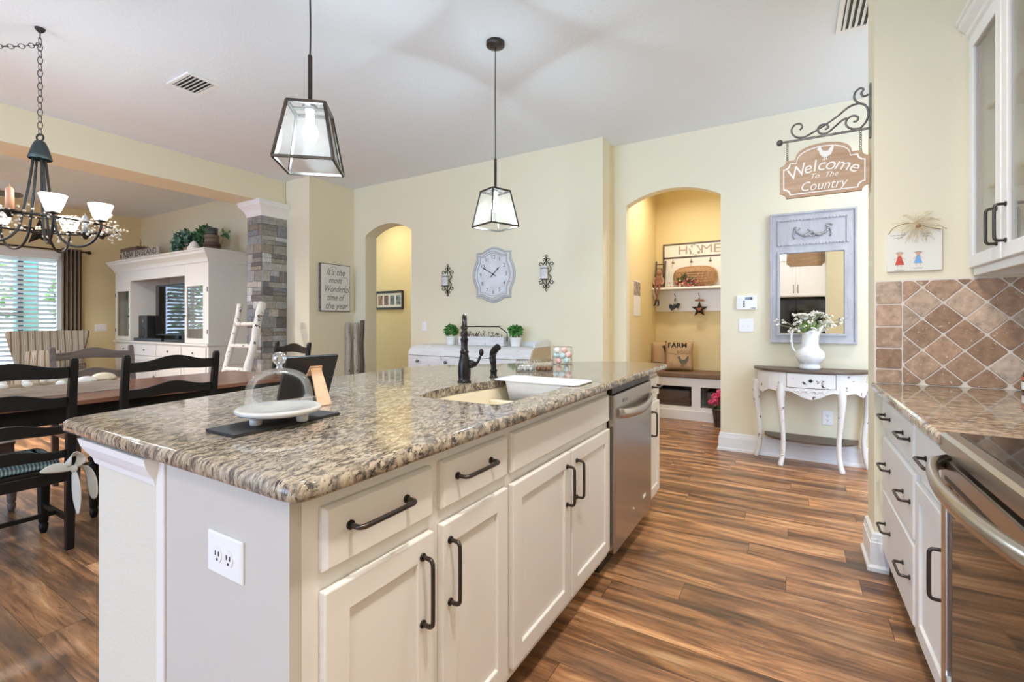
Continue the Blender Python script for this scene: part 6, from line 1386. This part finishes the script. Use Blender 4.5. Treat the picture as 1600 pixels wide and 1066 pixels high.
for s in (-1,1):
    mb = MB(); mb.tube(smooth_path([(-1.515+s*0.04,6.335,1.80),(-1.515+s*0.065,6.315,1.745),(-1.515+s*0.045,6.29,1.70)],4), 0.013, 8); mb.build('arm', plain('tan_sleeve', (0.42,0.27,0.18), 0.9), t)
    mb = MB(); mb.tube(smooth_path([(-1.515+s*0.025,6.30,1.682),(-1.515+s*0.025,6.252,1.665),(-1.515+s*0.012,6.243,1.58),(-1.515-s*0.012,6.243,1.50)],4), 0.013, 8); l_ = mb.build('leg', MR, t); mb = MB(); mb.tube(smooth_path([(-1.515-s*0.012,6.243,1.505),(-1.515-s*0.020,6.243,1.455),(-1.515-s*0.028-0.01,6.228,1.425)],4), 0.012, 8); mb.build('boot', M['black'], l_)
t = thing('wall_calendar', 'white calendar with a photo top on the mudroom side wall', 'calendar', (-1.589,5.575,1.28)); MB().box((-1.5893,5.43,1.285),(-1.585,5.715,1.70)).build('pages', M['canvas'], t); MB().box((-1.5848,5.44,1.535),(-1.5838,5.705,1.69)).build('photo', plain('calendar_photo', (0.36,0.28,0.24), 0.5, var=0.9, scale=22), t)
mb = MB(); mb.box((-1.585,5.43,1.528),(-1.583,5.715,1.533)); mb.build('fold', M['greyink'], t)
# flower bucket
t = thing('flower_bucket', 'grey metal bucket of pink flowers on the floor at the mudroom arch', 'flower bucket', (-0.715,5.90,0)); MB().lathe((-0.715,5.90,0.001), [(0.062,0),(0.088,0.205),(0.091,0.208),(0.091,0.214),(0.084,0.214),(0.078,0.19),(0.0,0.19)], 24, cap=False).build('bucket', plain('galvanised', (0.10,0.085,0.08), 0.45, 0.6, var=0.4, scale=14), t)
mb = MB()
for i in range(26):
    a = R.uniform(0,2*PI); r_ = R.uniform(0,0.115); c_ = V(-0.715+r_*math.cos(a),5.90+r_*math.sin(a)*0.8,0.34+R.uniform(-0.075,0.07)-r_*0.3)
    for k in range(6): b_ = 2*PI*k/6; mb.col = R.choice([(0.62,0.05,0.17),(0.78,0.16,0.30),(0.50,0.03,0.10)]); mb.ball(c_+V(0.016*math.cos(b_),0.010*math.sin(b_)-0.008,0.016*math.sin(b_)), 0.014, 6, (1,0.6,1))
mb.build('blossoms', M['paint'], t)['kind'] = 'stuff'; leafy(t, (-0.715,5.90,0.27), 0.09, 60, [(0.08,0.20,0.05),(0.14,0.30,0.08)], 0.05); MB().tube(smooth_path([(-0.80,5.86,0.19),(-0.79,5.80,0.20),(-0.72,5.79,0.21),(-0.64,5.80,0.20),(-0.63,5.86,0.19)],4), 0.003, 5).build('bail_handle', M['iron_grey'], t)
# ================================================================== MIRROR WALL
t = thing('console_table', 'chipped white half-round console table with carved apron below the mirror', 'console table', (0.13,4.70,0))
CX, CB, CW, CD = 0.13, 4.845, 0.430, 0.345
def demi(k, n=32): return [(CX+CW*k*math.cos(PI+PI*i/n), CB+CD*k*math.sin(PI+PI*i/n)*1.0) for i in range(n+1)]
def soft(k, n=32):
    """half-ellipse a little squarer than a circle"""
    out = []
    for i in range(n+1):
        a = PI+PI*i/n; c_, s_ = math.cos(a), math.sin(a); out.append((CX+CW*k*math.copysign(abs(c_)**0.8,c_), CB+CD*k*math.copysign(abs(s_)**0.8,s_)))
    return out
mb = MB(); rg = [[(x,y,z) for x, y in soft(k)] for k, z in ((0.985,0.792),(1.0,0.796),(1.0,0.808),(0.985,0.814))]; mb.loft(rg, True, True, False); mb.build('top', M['darkwood'], t)
# apron with scalloped lower edge
mb = MB(); P_ = soft(0.935); n = len(P_); top_, bot_ = [], []
for i, (x, y) in enumerate(P_):
    u = i/(n-1); sc_ = 0.645-0.030*abs(math.sin(u*PI*3))-0.014*math.cos(u*PI*12); 
    if abs(u-0.5) < 0.10: sc_ -= 0.025*(1-abs(u-0.5)/0.10)
    top_.append((x,y,0.791)); bot_.append((x,y,sc_))
inn = soft(0.90); o_ = len(mb.v)
mb.loft([top_, bot_, [(x,y,b[2]+0.002) for (x,y), b in zip(inn, bot_)], [(x,y,0.791) for x, y in inn]], False, False, False); mb.build('apron', M['chippy'], t)
mb = MB(); mb.box((-0.25,4.815,0.64),(0.51,4.835,0.79)); mb.build('back_rail', M['chippy'], t)
# drawer follows the curve
mb = MB(); a_, b_ = [], []
pf = [(CX+x,) for x in (-0.165,)]
def front_y(x, k): 
    u = min(1,abs((x-CX)/(CW*k)))**(1/0.8); return CB-CD*k*(max(0,1-u*u))**(0.8/2)
rg = []
for i in range(13):
    x = CX-0.168+0.336*i/12; yo, yi = front_y(x,0.950), front_y(x,0.936); rg.append([(x,yo,0.672),(x,yo,0.786),(x,yi,0.786),(x,yi,0.672)])
mb.loft(rg, True, True, False); d = mb.build('drawer', M['chippy'], t, bevel=0.002)
rg = []
for i in range(13):
    x = CX-0.173+0.346*i/12; yo, yi = front_y(x,0.9405), front_y(x,0.932); rg.append([(x,yo,0.667),(x,yo,0.790),(x,yi,0.790),(x,yi,0.667)])
mb = MB(); mb.loft(rg, True, True, False); mb.build('gap_line', M['seam'], d)
mb = MB(); x = CX; yk = front_y(x,0.950); mb.prism([(-0.016,0),(0,-0.016),(0.016,0),(0,0.016)], (x,yk-0.0005,0.731), (1,0,0), (0,0,1), (0,-0.004,0)); mb.ball((x,yk-0.012,0.731), 0.008, 8); mb.build('knob', M['iron'], d)
mb = MB()
for i in range(8):
    x = CX-0.10+0.028*i; mb.tube(smooth_path([(x-0.014,front_y(x,0.937)-0.001,0.648),(x,front_y(x,0.937)-0.004,0.640-0.012*(i % 2)),(x+0.014,front_y(x,0.937)-0.001,0.650)],4), 0.004, 5)
mb.build('carving', M['chippy'], t)
for x, y in ((-0.265,4.80),(-0.075,4.575),(0.335,4.575),(0.525,4.80)):
    dx = (x-CX); dirn = Vector((dx*1.2, y-CB, 0)).normalized() if abs(dx) < 0.3 else Vector((math.copysign(1,dx),-0.15,0))
    rg = []; P_ = []
    for z, of, r_ in ((0.70,0.0,0.030),(0.62,0.008,0.034),(0.54,0.010,0.028),(0.40,-0.002,0.021),(0.25,-0.016,0.018),(0.12,-0.014,0.018),(0.05,0.0,0.019),(0.018,0.012,0.021),(0.001,0.014,0.019)): P_.append((Vector((x,y,z))+dirn*of, r_))
    mb = MB(); q = smooth_path([p for p, _ in P_], 3); rr = []
    for i in range(len(P_)-1): rr += [P_[i][1]+(P_[i+1][1]-P_[i][1])*j/3 for j in range(3)]
    mb.tube(q, rr+[P_[-1][1]], 10); mb.build('leg', M['chippy'], t)
mb = MB(); rg = [[(x,y,z) for x, y in soft(0.80)] for z in (0.205,0.222)]; mb.loft(rg, True, True, False); mb.build('lower_shelf', M['darkwood'], t)
# mirror
t = thing('wall_mirror', 'distressed grey trumeau mirror with a carved upper panel above the console', 'mirror', (0.15,4.859,1.025))
MX0, MX1, MZ0, MZ1 = -0.172, 0.468, 1.025, 2.175; gx0, gx1, gz0, gz1 = -0.092, 0.376, 1.112, 1.815
mb = MB(); mb.prism([(MX0,MZ0),(MX1,MZ0),(MX1,MZ1),(MX0,MZ1)], (0,4.8585,0), (1,0,0), (0,0,1), (0,-0.030,0), holes=[[(gx0,gz0),(gx1,gz0),(gx1,gz1),(gx0,gz1)]]); mb.build('frame', M['greychip'], t, bevel=0.004)
mb = MB()
def molding(mb, x0, x1, z0, z1, y, w_, d_): mb.prism([(x0,z0),(x1,z0),(x1,z1),(x0,z1)], (0,y,0), (1,0,0), (0,0,1), (0,-d_,0), holes=[[(x0+w_,z0+w_),(x1-w_,z0+w_),(x1-w_,z1-w_),(x0+w_,z1-w_)]])
molding(mb, MX0+0.001, MX1-0.001, MZ0+0.001, MZ1-0.001, 4.8285, 0.018, 0.012); molding(mb, gx0-0.022, gx1+0.022, gz0-0.022, gz1+0.022, 4.8285, 0.02, 0.012); molding(mb, gx0-0.022, gx1+0.030, 1.885, 2.115, 4.8285, 0.014, 0.009); mb.build('molding', M['greychip'], t, bevel=0.003)
mb = MB()
for zz in (2.108, 1.892):
    mb = MB()
    for i in range(22): mb.ball((gx0-0.012+(gx1-gx0+0.034)*i/21,4.822,zz), 0.0088, 6)
    mb.build('bead_row', M['greychip'], t)
mb = MB()
ocx = 0.15
for s in (-1,1):
    mb.tube(smooth_path([(ocx+s*0.015,4.823,1.985),(ocx+s*0.05,4.818,1.965),(ocx+s*0.095,4.82,1.985),(ocx+s*0.125,4.822,2.03)],5), [0.013]*8+[0.008]*8, 7)
    mb.tube(spiral((ocx+s*0.118,4.822,2.035), 0.026, 0.006, 0, s*5.0, 14), 0.006, 6); mb.tube(smooth_path([(ocx+s*0.125,4.823,2.02),(ocx+s*0.14,4.823,1.98),(ocx+s*0.128,4.823,1.945)],4), 0.007, 6)
    for k in range(5): mb.ball((ocx+s*(0.02+0.022*k),4.818,1.985-0.012*math.sin(k)-0.006*(k % 2)), 0.0125, 7, (1,0.6,1))
for k in range(9): a = 2*PI*k/9; mb.ball((ocx+0.02*math.cos(a),4.816,1.975+0.018*math.sin(a)), 0.011, 7, (1,0.6,1))
mb.build('carved_garland', plain('aged_grey', (0.33,0.325,0.33), 0.6, var=0.4, scale=60), t)
MB().box((gx0-0.004,4.842,gz0-0.004),(gx1+0.004,4.846,gz1+0.004)).build('mirror_glass', M['mirror'], t)
# pitcher and flowers
PX, PY, PZ = 0.130, 4.665, 0.8145
t = thing('pitcher', 'white ceramic pitcher with a looped handle on the console table', 'pitcher', (PX,PY,PZ))
prof = [(0.0,0.004),(0.060,0.0),(0.074,0.004),(0.076,0.020),(0.070,0.036),(0.066,0.042),(0.078,0.055),(0.098,0.082),(0.106,0.110),(0.104,0.135),(0.090,0.160),(0.072,0.178),(0.063,0.195),(0.060,0.225),(0.060,0.270),(0.062,0.305),(0.066,0.330)]
mb = MB(); n = 36; rg = []
for r_, z in prof[1:]:
    ring = []
    for k in range(n):
        a = 2*PI*k/n; q = max(0, math.cos(a))**6; e = max(0,(z-0.26)/0.07); f = 1+0.08*math.cos(8*a)*(1 if 0.05 < z < 0.2 else 0)*0.25
        dipl = max(0, -math.cos(a))**2*e*0.0
        ring.append((PX+r_*f*math.cos(a)+0.035*q*e, PY+r_*f*math.sin(a), PZ+z+0.035*q*e*e+0.012*e*math.cos(a)-0.03*e*max(0,1-abs(abs(a-PI)-0.9)/0.8)*0.5))
    rg.append(ring)
rg += [[(PX+(p[0]-PX)*0.94, PY+(p[1]-PY)*0.94, p[2]-0.002) for p in rg[-1]], [(PX+0.055*math.cos(2*PI*k/n), PY+0.055*math.sin(2*PI*k/n), PZ+0.21) for k in range(n)]]
mb.loft(rg, True, True, True); mb.build('body', M['ceramic'], t)
mb = MB(); mb.tube(smooth_path([(PX-0.060,PY,PZ+0.300),(PX-0.085,PY,PZ+0.335),(PX-0.120,PY,PZ+0.325),(PX-0.135,PY,PZ+0.270),(PX-0.130,PY,PZ+0.205),(PX-0.118,PY,PZ+0.160),(PX-0.095,PY,PZ+0.140)],5), [0.010]*12+[0.0085]*19, 10); mb.ball((PX-0.138,PY,PZ+0.232), 0.013, 8); mb.build('handle', M['ceramic'], t)
t = thing('flower_bouquet', 'white baby-breath flowers with green leaves arranged in the white pitcher', 'flowers', (PX,PY,PZ+0.22)); mb = MB(); st = MB(); RF = random.Random(21)
for i in range(64):
    a = RF.uniform(0,2*PI); sp = RF.uniform(0.03,0.25); h_ = RF.uniform(0.36,0.50)-sp*0.30; e = V(PX-0.005+sp*math.cos(a)*1.05,PY+sp*math.sin(a)*0.42-0.01,PZ+h_); e.y = min(e.y, 4.79)
    b0 = V(PX+0.025*math.cos(a),PY+0.02*math.sin(a),PZ+0.235); st.tube([b0,b0.lerp(e,0.5)+V(0,0,0.045),e], 0.0014, 4, cap=False)
    for k in range(RF.randint(2,4)): mb.ball(e+V(RF.uniform(-0.016,0.016),RF.uniform(-0.01,0.01),RF.uniform(-0.012,0.012)), RF.uniform(0.006,0.0105), 6)
for c_, r_ in (((PX-0.055,PY-0.03,PZ+0.455),0.055),((PX+0.045,PY-0.02,PZ+0.465),0.050),((PX-0.005,PY-0.04,PZ+0.445),0.04)):
    c_ = Vector(c_); st.tube([(PX,PY,PZ+0.24),c_.lerp(V(PX,PY,PZ+0.24),0.4)+V(0,0,0.01),c_], 0.0025, 5)
    for k in range(70): a = RF.uniform(0,2*PI); q = math.sqrt(RF.random())*r_; p = c_+V(q*math.cos(a),q*math.sin(a)*0.8,0.014-q*0.22+RF.uniform(-0.004,0.004)); mb.ball(p, 0.0055, 6); 
    for k in range(12): a = 2*PI*k/12; st.tube([c_-V(0,0,0.045),c_+V(r_*0.7*math.cos(a),r_*0.55*math.sin(a),0.0)], 0.0012, 4, cap=False)
o = mb.build('blossoms', plain('white_petal', (0.80,0.78,0.68), 0.7), t); o['kind'] = 'stuff'; st.build('stems', plain('pale_stem', (0.38,0.42,0.22), 0.7), t)['kind'] = 'stuff'
leafy(t, (PX-0.005,PY-0.01,PZ+0.335), 0.085, 110, [(0.16,0.30,0.06),(0.26,0.40,0.10),(0.34,0.48,0.16)], 0.035, (1,0.8,0.8), up=0.8)
# alarm keypad, switches, outlet
t = thing('alarm_keypad', 'white alarm keypad with a dark display on the wall left of the mirror', 'keypad', (-0.361,4.8595,1.327))
MB().box((-0.446,4.835,1.327),(-0.276,4.8595,1.457)).build('housing', M['white'], t, bevel=0.006); MB().box((-0.372,4.8335,1.415),(-0.312,4.8352,1.441)).build('display', M['blackglass'], t)
mb = MB()
for i in range(3): mb.box((-0.392,4.833,1.348+i*0.022),(-0.374,4.8352,1.364+i*0.022))
mb.build('dark_key', M['greyink'], t); mb = MB()
for i in range(4): mb.box((-0.436,4.8333,1.352+i*0.022),(-0.404,4.8352,1.364+i*0.022))
mb.build('key_rows', M['canvas'], t); MB().box((-0.325,4.833,1.338),(-0.285,4.8352,1.343)).build('badge', M['ink'], t)
plate('wall_switch', 'white double switch plate below the alarm keypad', 'light switch', (-0.366,4.8595,1.179), (1,0,0), (0,0,1), 0.125, 0.120, (0,-1,0), 'switch2')
plate('wall_outlet', 'white wall outlet behind the legs of the console table', 'outlet', (0.262,4.8595,0.385), (1,0,0), (0,0,1), 0.078, 0.122, (0,-1,0), 'outlet_v')
# ================================================================== HANGING SIGN
YS = 2.99
t = thing('sign_bracket', 'scrolled black iron bracket on the stub wall holding the welcome sign', 'bracket', (0.345,YS,2.15))
mb = MB(); mb.box((0.338,YS-0.012,2.150),(0.3455,YS+0.012,2.425)); mb.build('wall_plate', M['iron_grey'], t, bevel=0.001)
mb = MB(); mb.bar((0.338,YS,2.200),(-0.045,YS,2.200),0.010,0.010); mb.ball((-0.058,YS,2.200), 0.017, 12); mb.build('bar', M['iron_grey'], t)
q = lambda x, z: V(x,YS,z); mb = MB(); r_ = 0.0052
mb.tube(smooth_path([q(0.300,2.206),q(0.325,2.235),q(0.334,2.275),q(0.325,2.315),q(0.295,2.335),q(0.250,2.325),q(0.205,2.290),q(0.140,2.250),q(0.085,2.222),q(0.055,2.211),q(0.025,2.215),q(0.003,2.235),q(-0.002,2.262),q(0.012,2.285),q(0.036,2.287),q(0.048,2.268),q(0.036,2.254)],5), r_, 7)
mb.tube(smooth_path([q(0.335,2.372),q(0.315,2.368),q(0.305,2.385),q(0.315,2.402),q(0.300,2.412),q(0.280,2.395),q(0.276,2.365),q(0.292,2.340),q(0.318,2.325)],5), r_, 7)
mb.tube(smooth_path([q(0.245,2.272),q(0.222,2.262),q(0.190,2.235),q(0.160,2.212),q(0.130,2.215),q(0.118,2.238),q(0.130,2.258),q(0.155,2.258),q(0.165,2.240),q(0.150,2.232)],5), r_, 7)
mb.tube(smooth_path([q(0.300,2.206),q(0.265,2.212),q(0.242,2.235),q(0.245,2.262),q(0.268,2.278),q(0.290,2.268),q(0.288,2.248),q(0.272,2.246)],5), r_, 7); mb.build('scroll', M['iron_grey'], t)
t = thing('welcome_sign', 'hanging wooden sign reading Welcome To The Country with a hen', 'sign', (0.143,YS,1.885))
SX0, SX1, SZ0, SZ1 = -0.058, 0.338, 1.886, 2.092
def sign_poly(k):
    x0, x1, z0, z1 = SX0+k, SX1-k, SZ0+k, SZ1-k; c_ = 0.030; cx = (x0+x1)/2
    P_ = [(x0+c_,z0)]+[(x0+c_-c_*math.sin(PI/2*i/4), z0+c_-c_*math.cos(PI/2*i/4)) if False else (x0+c_*math.cos(PI/2*i/4), z0+c_*math.sin(PI/2*i/4)) for i in range(5)][::1]
    bl = [(x0+c_*math.cos(PI/2*i/4), z0+c_*math.sin(PI/2*i/4)) for i in range(5)]          # scooped corner
    br = [(x1-c_*math.sin(PI/2*i/4), z0+c_*math.cos(PI/2*i/4)) for i in range(5)]
    tr_ = [(x1-c_*math.cos(PI/2*i/4), z1-c_*math.sin(PI/2*i/4)) for i in range(5)]
    tl = [(x0+c_*math.sin(PI/2*i/4), z1-c_*math.cos(PI/2*i/4)) for i in range(5)]
    hw = 0.125-k*0.35; rise = 0.070
    ar_ = [(cx+hw*math.cos(PI*i/20), z1+0.0+rise*math.sin(PI*i/20)**0.8) for i in range(21)]
    return bl[::-1][:0]+[(x0+c_,z0)]+[]+br[::-1][:0]+[(x1-c_,z0)]+br[::-1][1:]+[]+tr_[::-1]+ar_+tl[::-1]+bl[::-1][1:-1] if False else clean([*bl[::-1][::-1][:1], (x1-c_,z0), *br[::-1][1:-1], (x1,z0+c_), (x1,z1-c_), *tr_[::-1][1:-1], (x1-c_,z1), *ar_, (x0+c_,z1), *tl[::-1][1:-1], (x0,z1-c_), (x0,z0+c_), *bl[::-1][1:-1]])
def clean(P_):
    out = []
    for p in P_:
        if not out or (Vector(p)-Vector(out[-1])).length > 1e-4: out.append(p)
    return out
mb = MB(); mb.prism(sign_poly(0.0), (0,YS+0.009,0), (1,0,0), (0,0,1), (0,-0.018,0)); mb.build('board', M['signwood'], t, bevel=0.003)
M['wpaint'] = plain('white_sign_paint', (0.88,0.85,0.80), 0.6)
mb = MB(); mb.prism(sign_poly(0.016), (0,YS-0.0092,0), (1,0,0), (0,0,1), (0,-0.0012,0), holes=[sign_poly(0.0215)]); mb.build('white_border', M['wpaint'], t)
def arc_text(mb, s, c, r, spread, size, y, shear):
    """lettering on an arch"""
    n_ = len(s); wts = {'W':1.45,'m':1.45,'e':0.9,'l':0.5,'c':0.85,'o':0.95}; tot = sum(wts.get(ch_,1) for ch_ in s); acc = 0
    for ch_ in s:
        w_ = wts.get(ch_,1); u = (acc+w_/2)/tot; acc += w_; a = PI/2+spread*(0.5-u); up_ = V(math.cos(a),0,math.sin(a)); ex_ = V(math.sin(a),0,-math.cos(a))
        mb.text(ch_, V(c[0],y,c[1])+up_*r, ex_, up_, size, 0.0010, shear)
mb = MB(); arc_text(mb, 'Welcome', (0.140,1.725), 0.318, 1.00, 0.088, YS-0.0093, 0.25); mb.text('To  The', (0.142,YS-0.0093,1.989), (1,0,0), (0,0,1), 0.038, 0.001, 0.4); mb.text('Country', (0.138,YS-0.0093,1.937), (1,0,0), (0,0,1), 0.070, 0.001, 0.3, width=0.205); mb.build('lettering', M['wpaint'], t)
mb = MB(); hen(mb, (0.150,YS-0.0095,2.105), (1,0,0), (0,0,1), 0.075); mb.build('hen_motif', M['wpaint'], t)
mb = MB()
for x, z in ((-0.022,2.088),(0.303,2.088)): chain(mb, (x,YS,z), (x,YS,2.196), 9, 0.0055, 0.0015)
mb.build('chain', M['iron_grey'], t)
# ================================================================== CHILDREN'S PLAQUE
t = thing('wall_plaque', 'cream plaque with two drawn children and a raffia bow on the stub wall', 'plaque', (0.493,2.882,1.45))
yp = 2.8685; MB().box((0.392,yp,1.451),(0.594,2.882,1.643)).build('board', M['cream'], t, bevel=0.002)
def child(cx, cz, dress, nm, s):
    mb = MB(); mb.prism([(-0.017*s,-0.03*s),(0.017*s,-0.03*s),(0.006*s,0.012*s),(-0.006*s,0.012*s)], (cx,yp-0.0002,cz), (1,0,0), (0,0,1), (0,-0.001,0)); mb.build('dress', dress, t)
    mb = MB(); mb.lathe((cx,yp-0.0003,cz+0.021*s), [(0.0095*s,0),(0.0095*s,0.001)], 14, (0,-1,0)); 
    for sg in (-1,1): mb.tube([(cx+sg*0.007*s,yp-0.0008,cz-0.03*s),(cx+sg*0.008*s,yp-0.0008,cz-0.042*s)], 0.0009, 4); mb.tube([(cx+sg*0.006*s,yp-0.0008,cz+0.008*s),(cx+sg*0.021*s,yp-0.0008,cz-0.006*s)], 0.0009, 4)
    mb.build('skin_lines', plain('skin_paint', (0.70,0.40,0.28), 0.7), t); mb = MB()
    for k in range(7): a = 0.35+k*0.4; mb.tube([(cx+0.008*s*math.cos(a),yp-0.001,cz+0.021*s+0.008*s*math.sin(a)),(cx+0.017*s*math.cos(a),yp-0.001,cz+0.022*s+0.012*s*math.sin(a))], 0.001, 4)
    mb.build('hair_lines', M['greyink'], t)
    mb = MB(); mb.tube(smooth_path([(cx+(-0.018+0.006*k)*s,yp-0.0006,cz-0.055*s+0.003*s*(-1)**k) for k in range(7)],3), 0.0008, 4); mb.build(nm, M['greyink'], t)
child(0.440,1.512,plain('red_dress', (0.62,0.09,0.06), 0.7),'scribble_line',1.0); child(0.508,1.514,plain('blue_dress', (0.22,0.42,0.72), 0.7),'scribble_line',0.9)
mb = MB()
for x0_, x1_, z in ((0.405,0.462,1.624),(0.520,0.552,1.624),(0.420,0.450,1.612),(0.525,0.545,1.613)): mb.tube(smooth_path([(x0_+(x1_-x0_)*k/8,yp-0.0006,z+0.002*(-1)**k) for k in range(9)],3), 0.0008, 4)
mb.build('script_line', M['greyink'], t)
RB = random.Random(5); mb = MB(); kn = V(0.500,yp-0.012,1.672)
for i in range(46):
    a = RB.uniform(0.0,2*PI); ln = RB.uniform(0.05,0.105); e = kn+V(math.cos(a)*ln*1.05,RB.uniform(-0.012,0.004),math.sin(a)*ln*0.62-(0.03 if math.sin(a) < 0 else 0)); e.y = min(e.y, yp-0.002)
    m_ = kn.lerp(e,0.5)+V(RB.uniform(-0.015,0.015),-0.006,RB.uniform(0,0.02)); mb.tube(smooth_path([kn,m_,e],4), 0.0012, 4)
mb.build('raffia_bow', plain('raffia', (0.70,0.58,0.36), 0.8, var=0.2), t)['kind'] = 'stuff'
mb = MB(); mb.tube(smooth_path([(0.398,yp-0.002,1.632),(0.420,yp-0.004,1.662),(0.460,yp-0.006,1.676),tuple(kn)],5), 0.0017, 5); mb.tube(smooth_path([tuple(kn),(0.535,yp-0.005,1.655),(0.588,yp-0.002,1.638)],5), 0.0017, 5); mb.ball(kn+V(0.006,-0.004,-0.012), 0.011, 8); mb.build('twine', M['wicker'], t)
# ================================================================== KITCHEN BEHIND (seen in the mirror)
t = thing('fridge_cabinet', 'white double-door cabinet above the refrigerator, seen in the mirror', 'cabinet', (0.05,-2.55,1.75))
MB().box((-0.52,-2.895,1.755),(0.66,-2.22,2.62)).build('body', M['cab'], t); MB().box((0.67,-2.895,0.0),(0.75,-2.20,2.62)).build('side_panel', M['cab'], t, bevel=0.003)
for a, b, hx_ in ((-0.50,0.065,0.03),(0.075,0.64,0.11)):
    mb = MB(); mb.prism([(a,1.775),(b,1.775),(b,2.60),(a,2.60)], (0,-2.2195,0), (1,0,0), (0,0,1), (0,0.02,0), holes=[[(a+0.06,1.835),(b-0.06,1.835),(b-0.06,2.54),(a+0.06,2.54)]]); mb.box((a+0.06,-2.2195,1.835),(b-0.06,-2.2095,2.54)); d = mb.build('door', M['cab'], t, bevel=0.003); pull((hx_,-2.1995,1.93), (0,0,1), 0.16, (0,1,0), d)
t = thing('tall_cabinet', 'tall white pantry panel beside the refrigerator, seen in the mirror', 'cabinet', (-0.64,-2.5,0)); MB().box((-0.745,-2.895,0.0),(-0.53,-2.20,2.62)).build('body', M['cab'], t, bevel=0.003); pull((-0.56,-2.1995,1.25), (0,0,1), 0.6, (0,1,0), t)
t = thing('refrigerator', 'black refrigerator behind the camera, seen in the mirror', 'refrigerator', (0.07,-2.5,0)); MB().box((-0.49,-2.88,0.02),(0.63,-2.27,1.70)).build('body', M['black'], t, bevel=0.01)
for a, b, hx_ in ((-0.485,0.065,0.03),(0.075,0.625,0.11)): d = MB().box((a,-2.27,0.04),(b,-2.22,1.69)).build('door', M['blackglass'], t, bevel=0.008); pull((hx_,-2.22,1.1), (0,0,1), 0.7, (0,1,0), d, 0.009, 0.05)
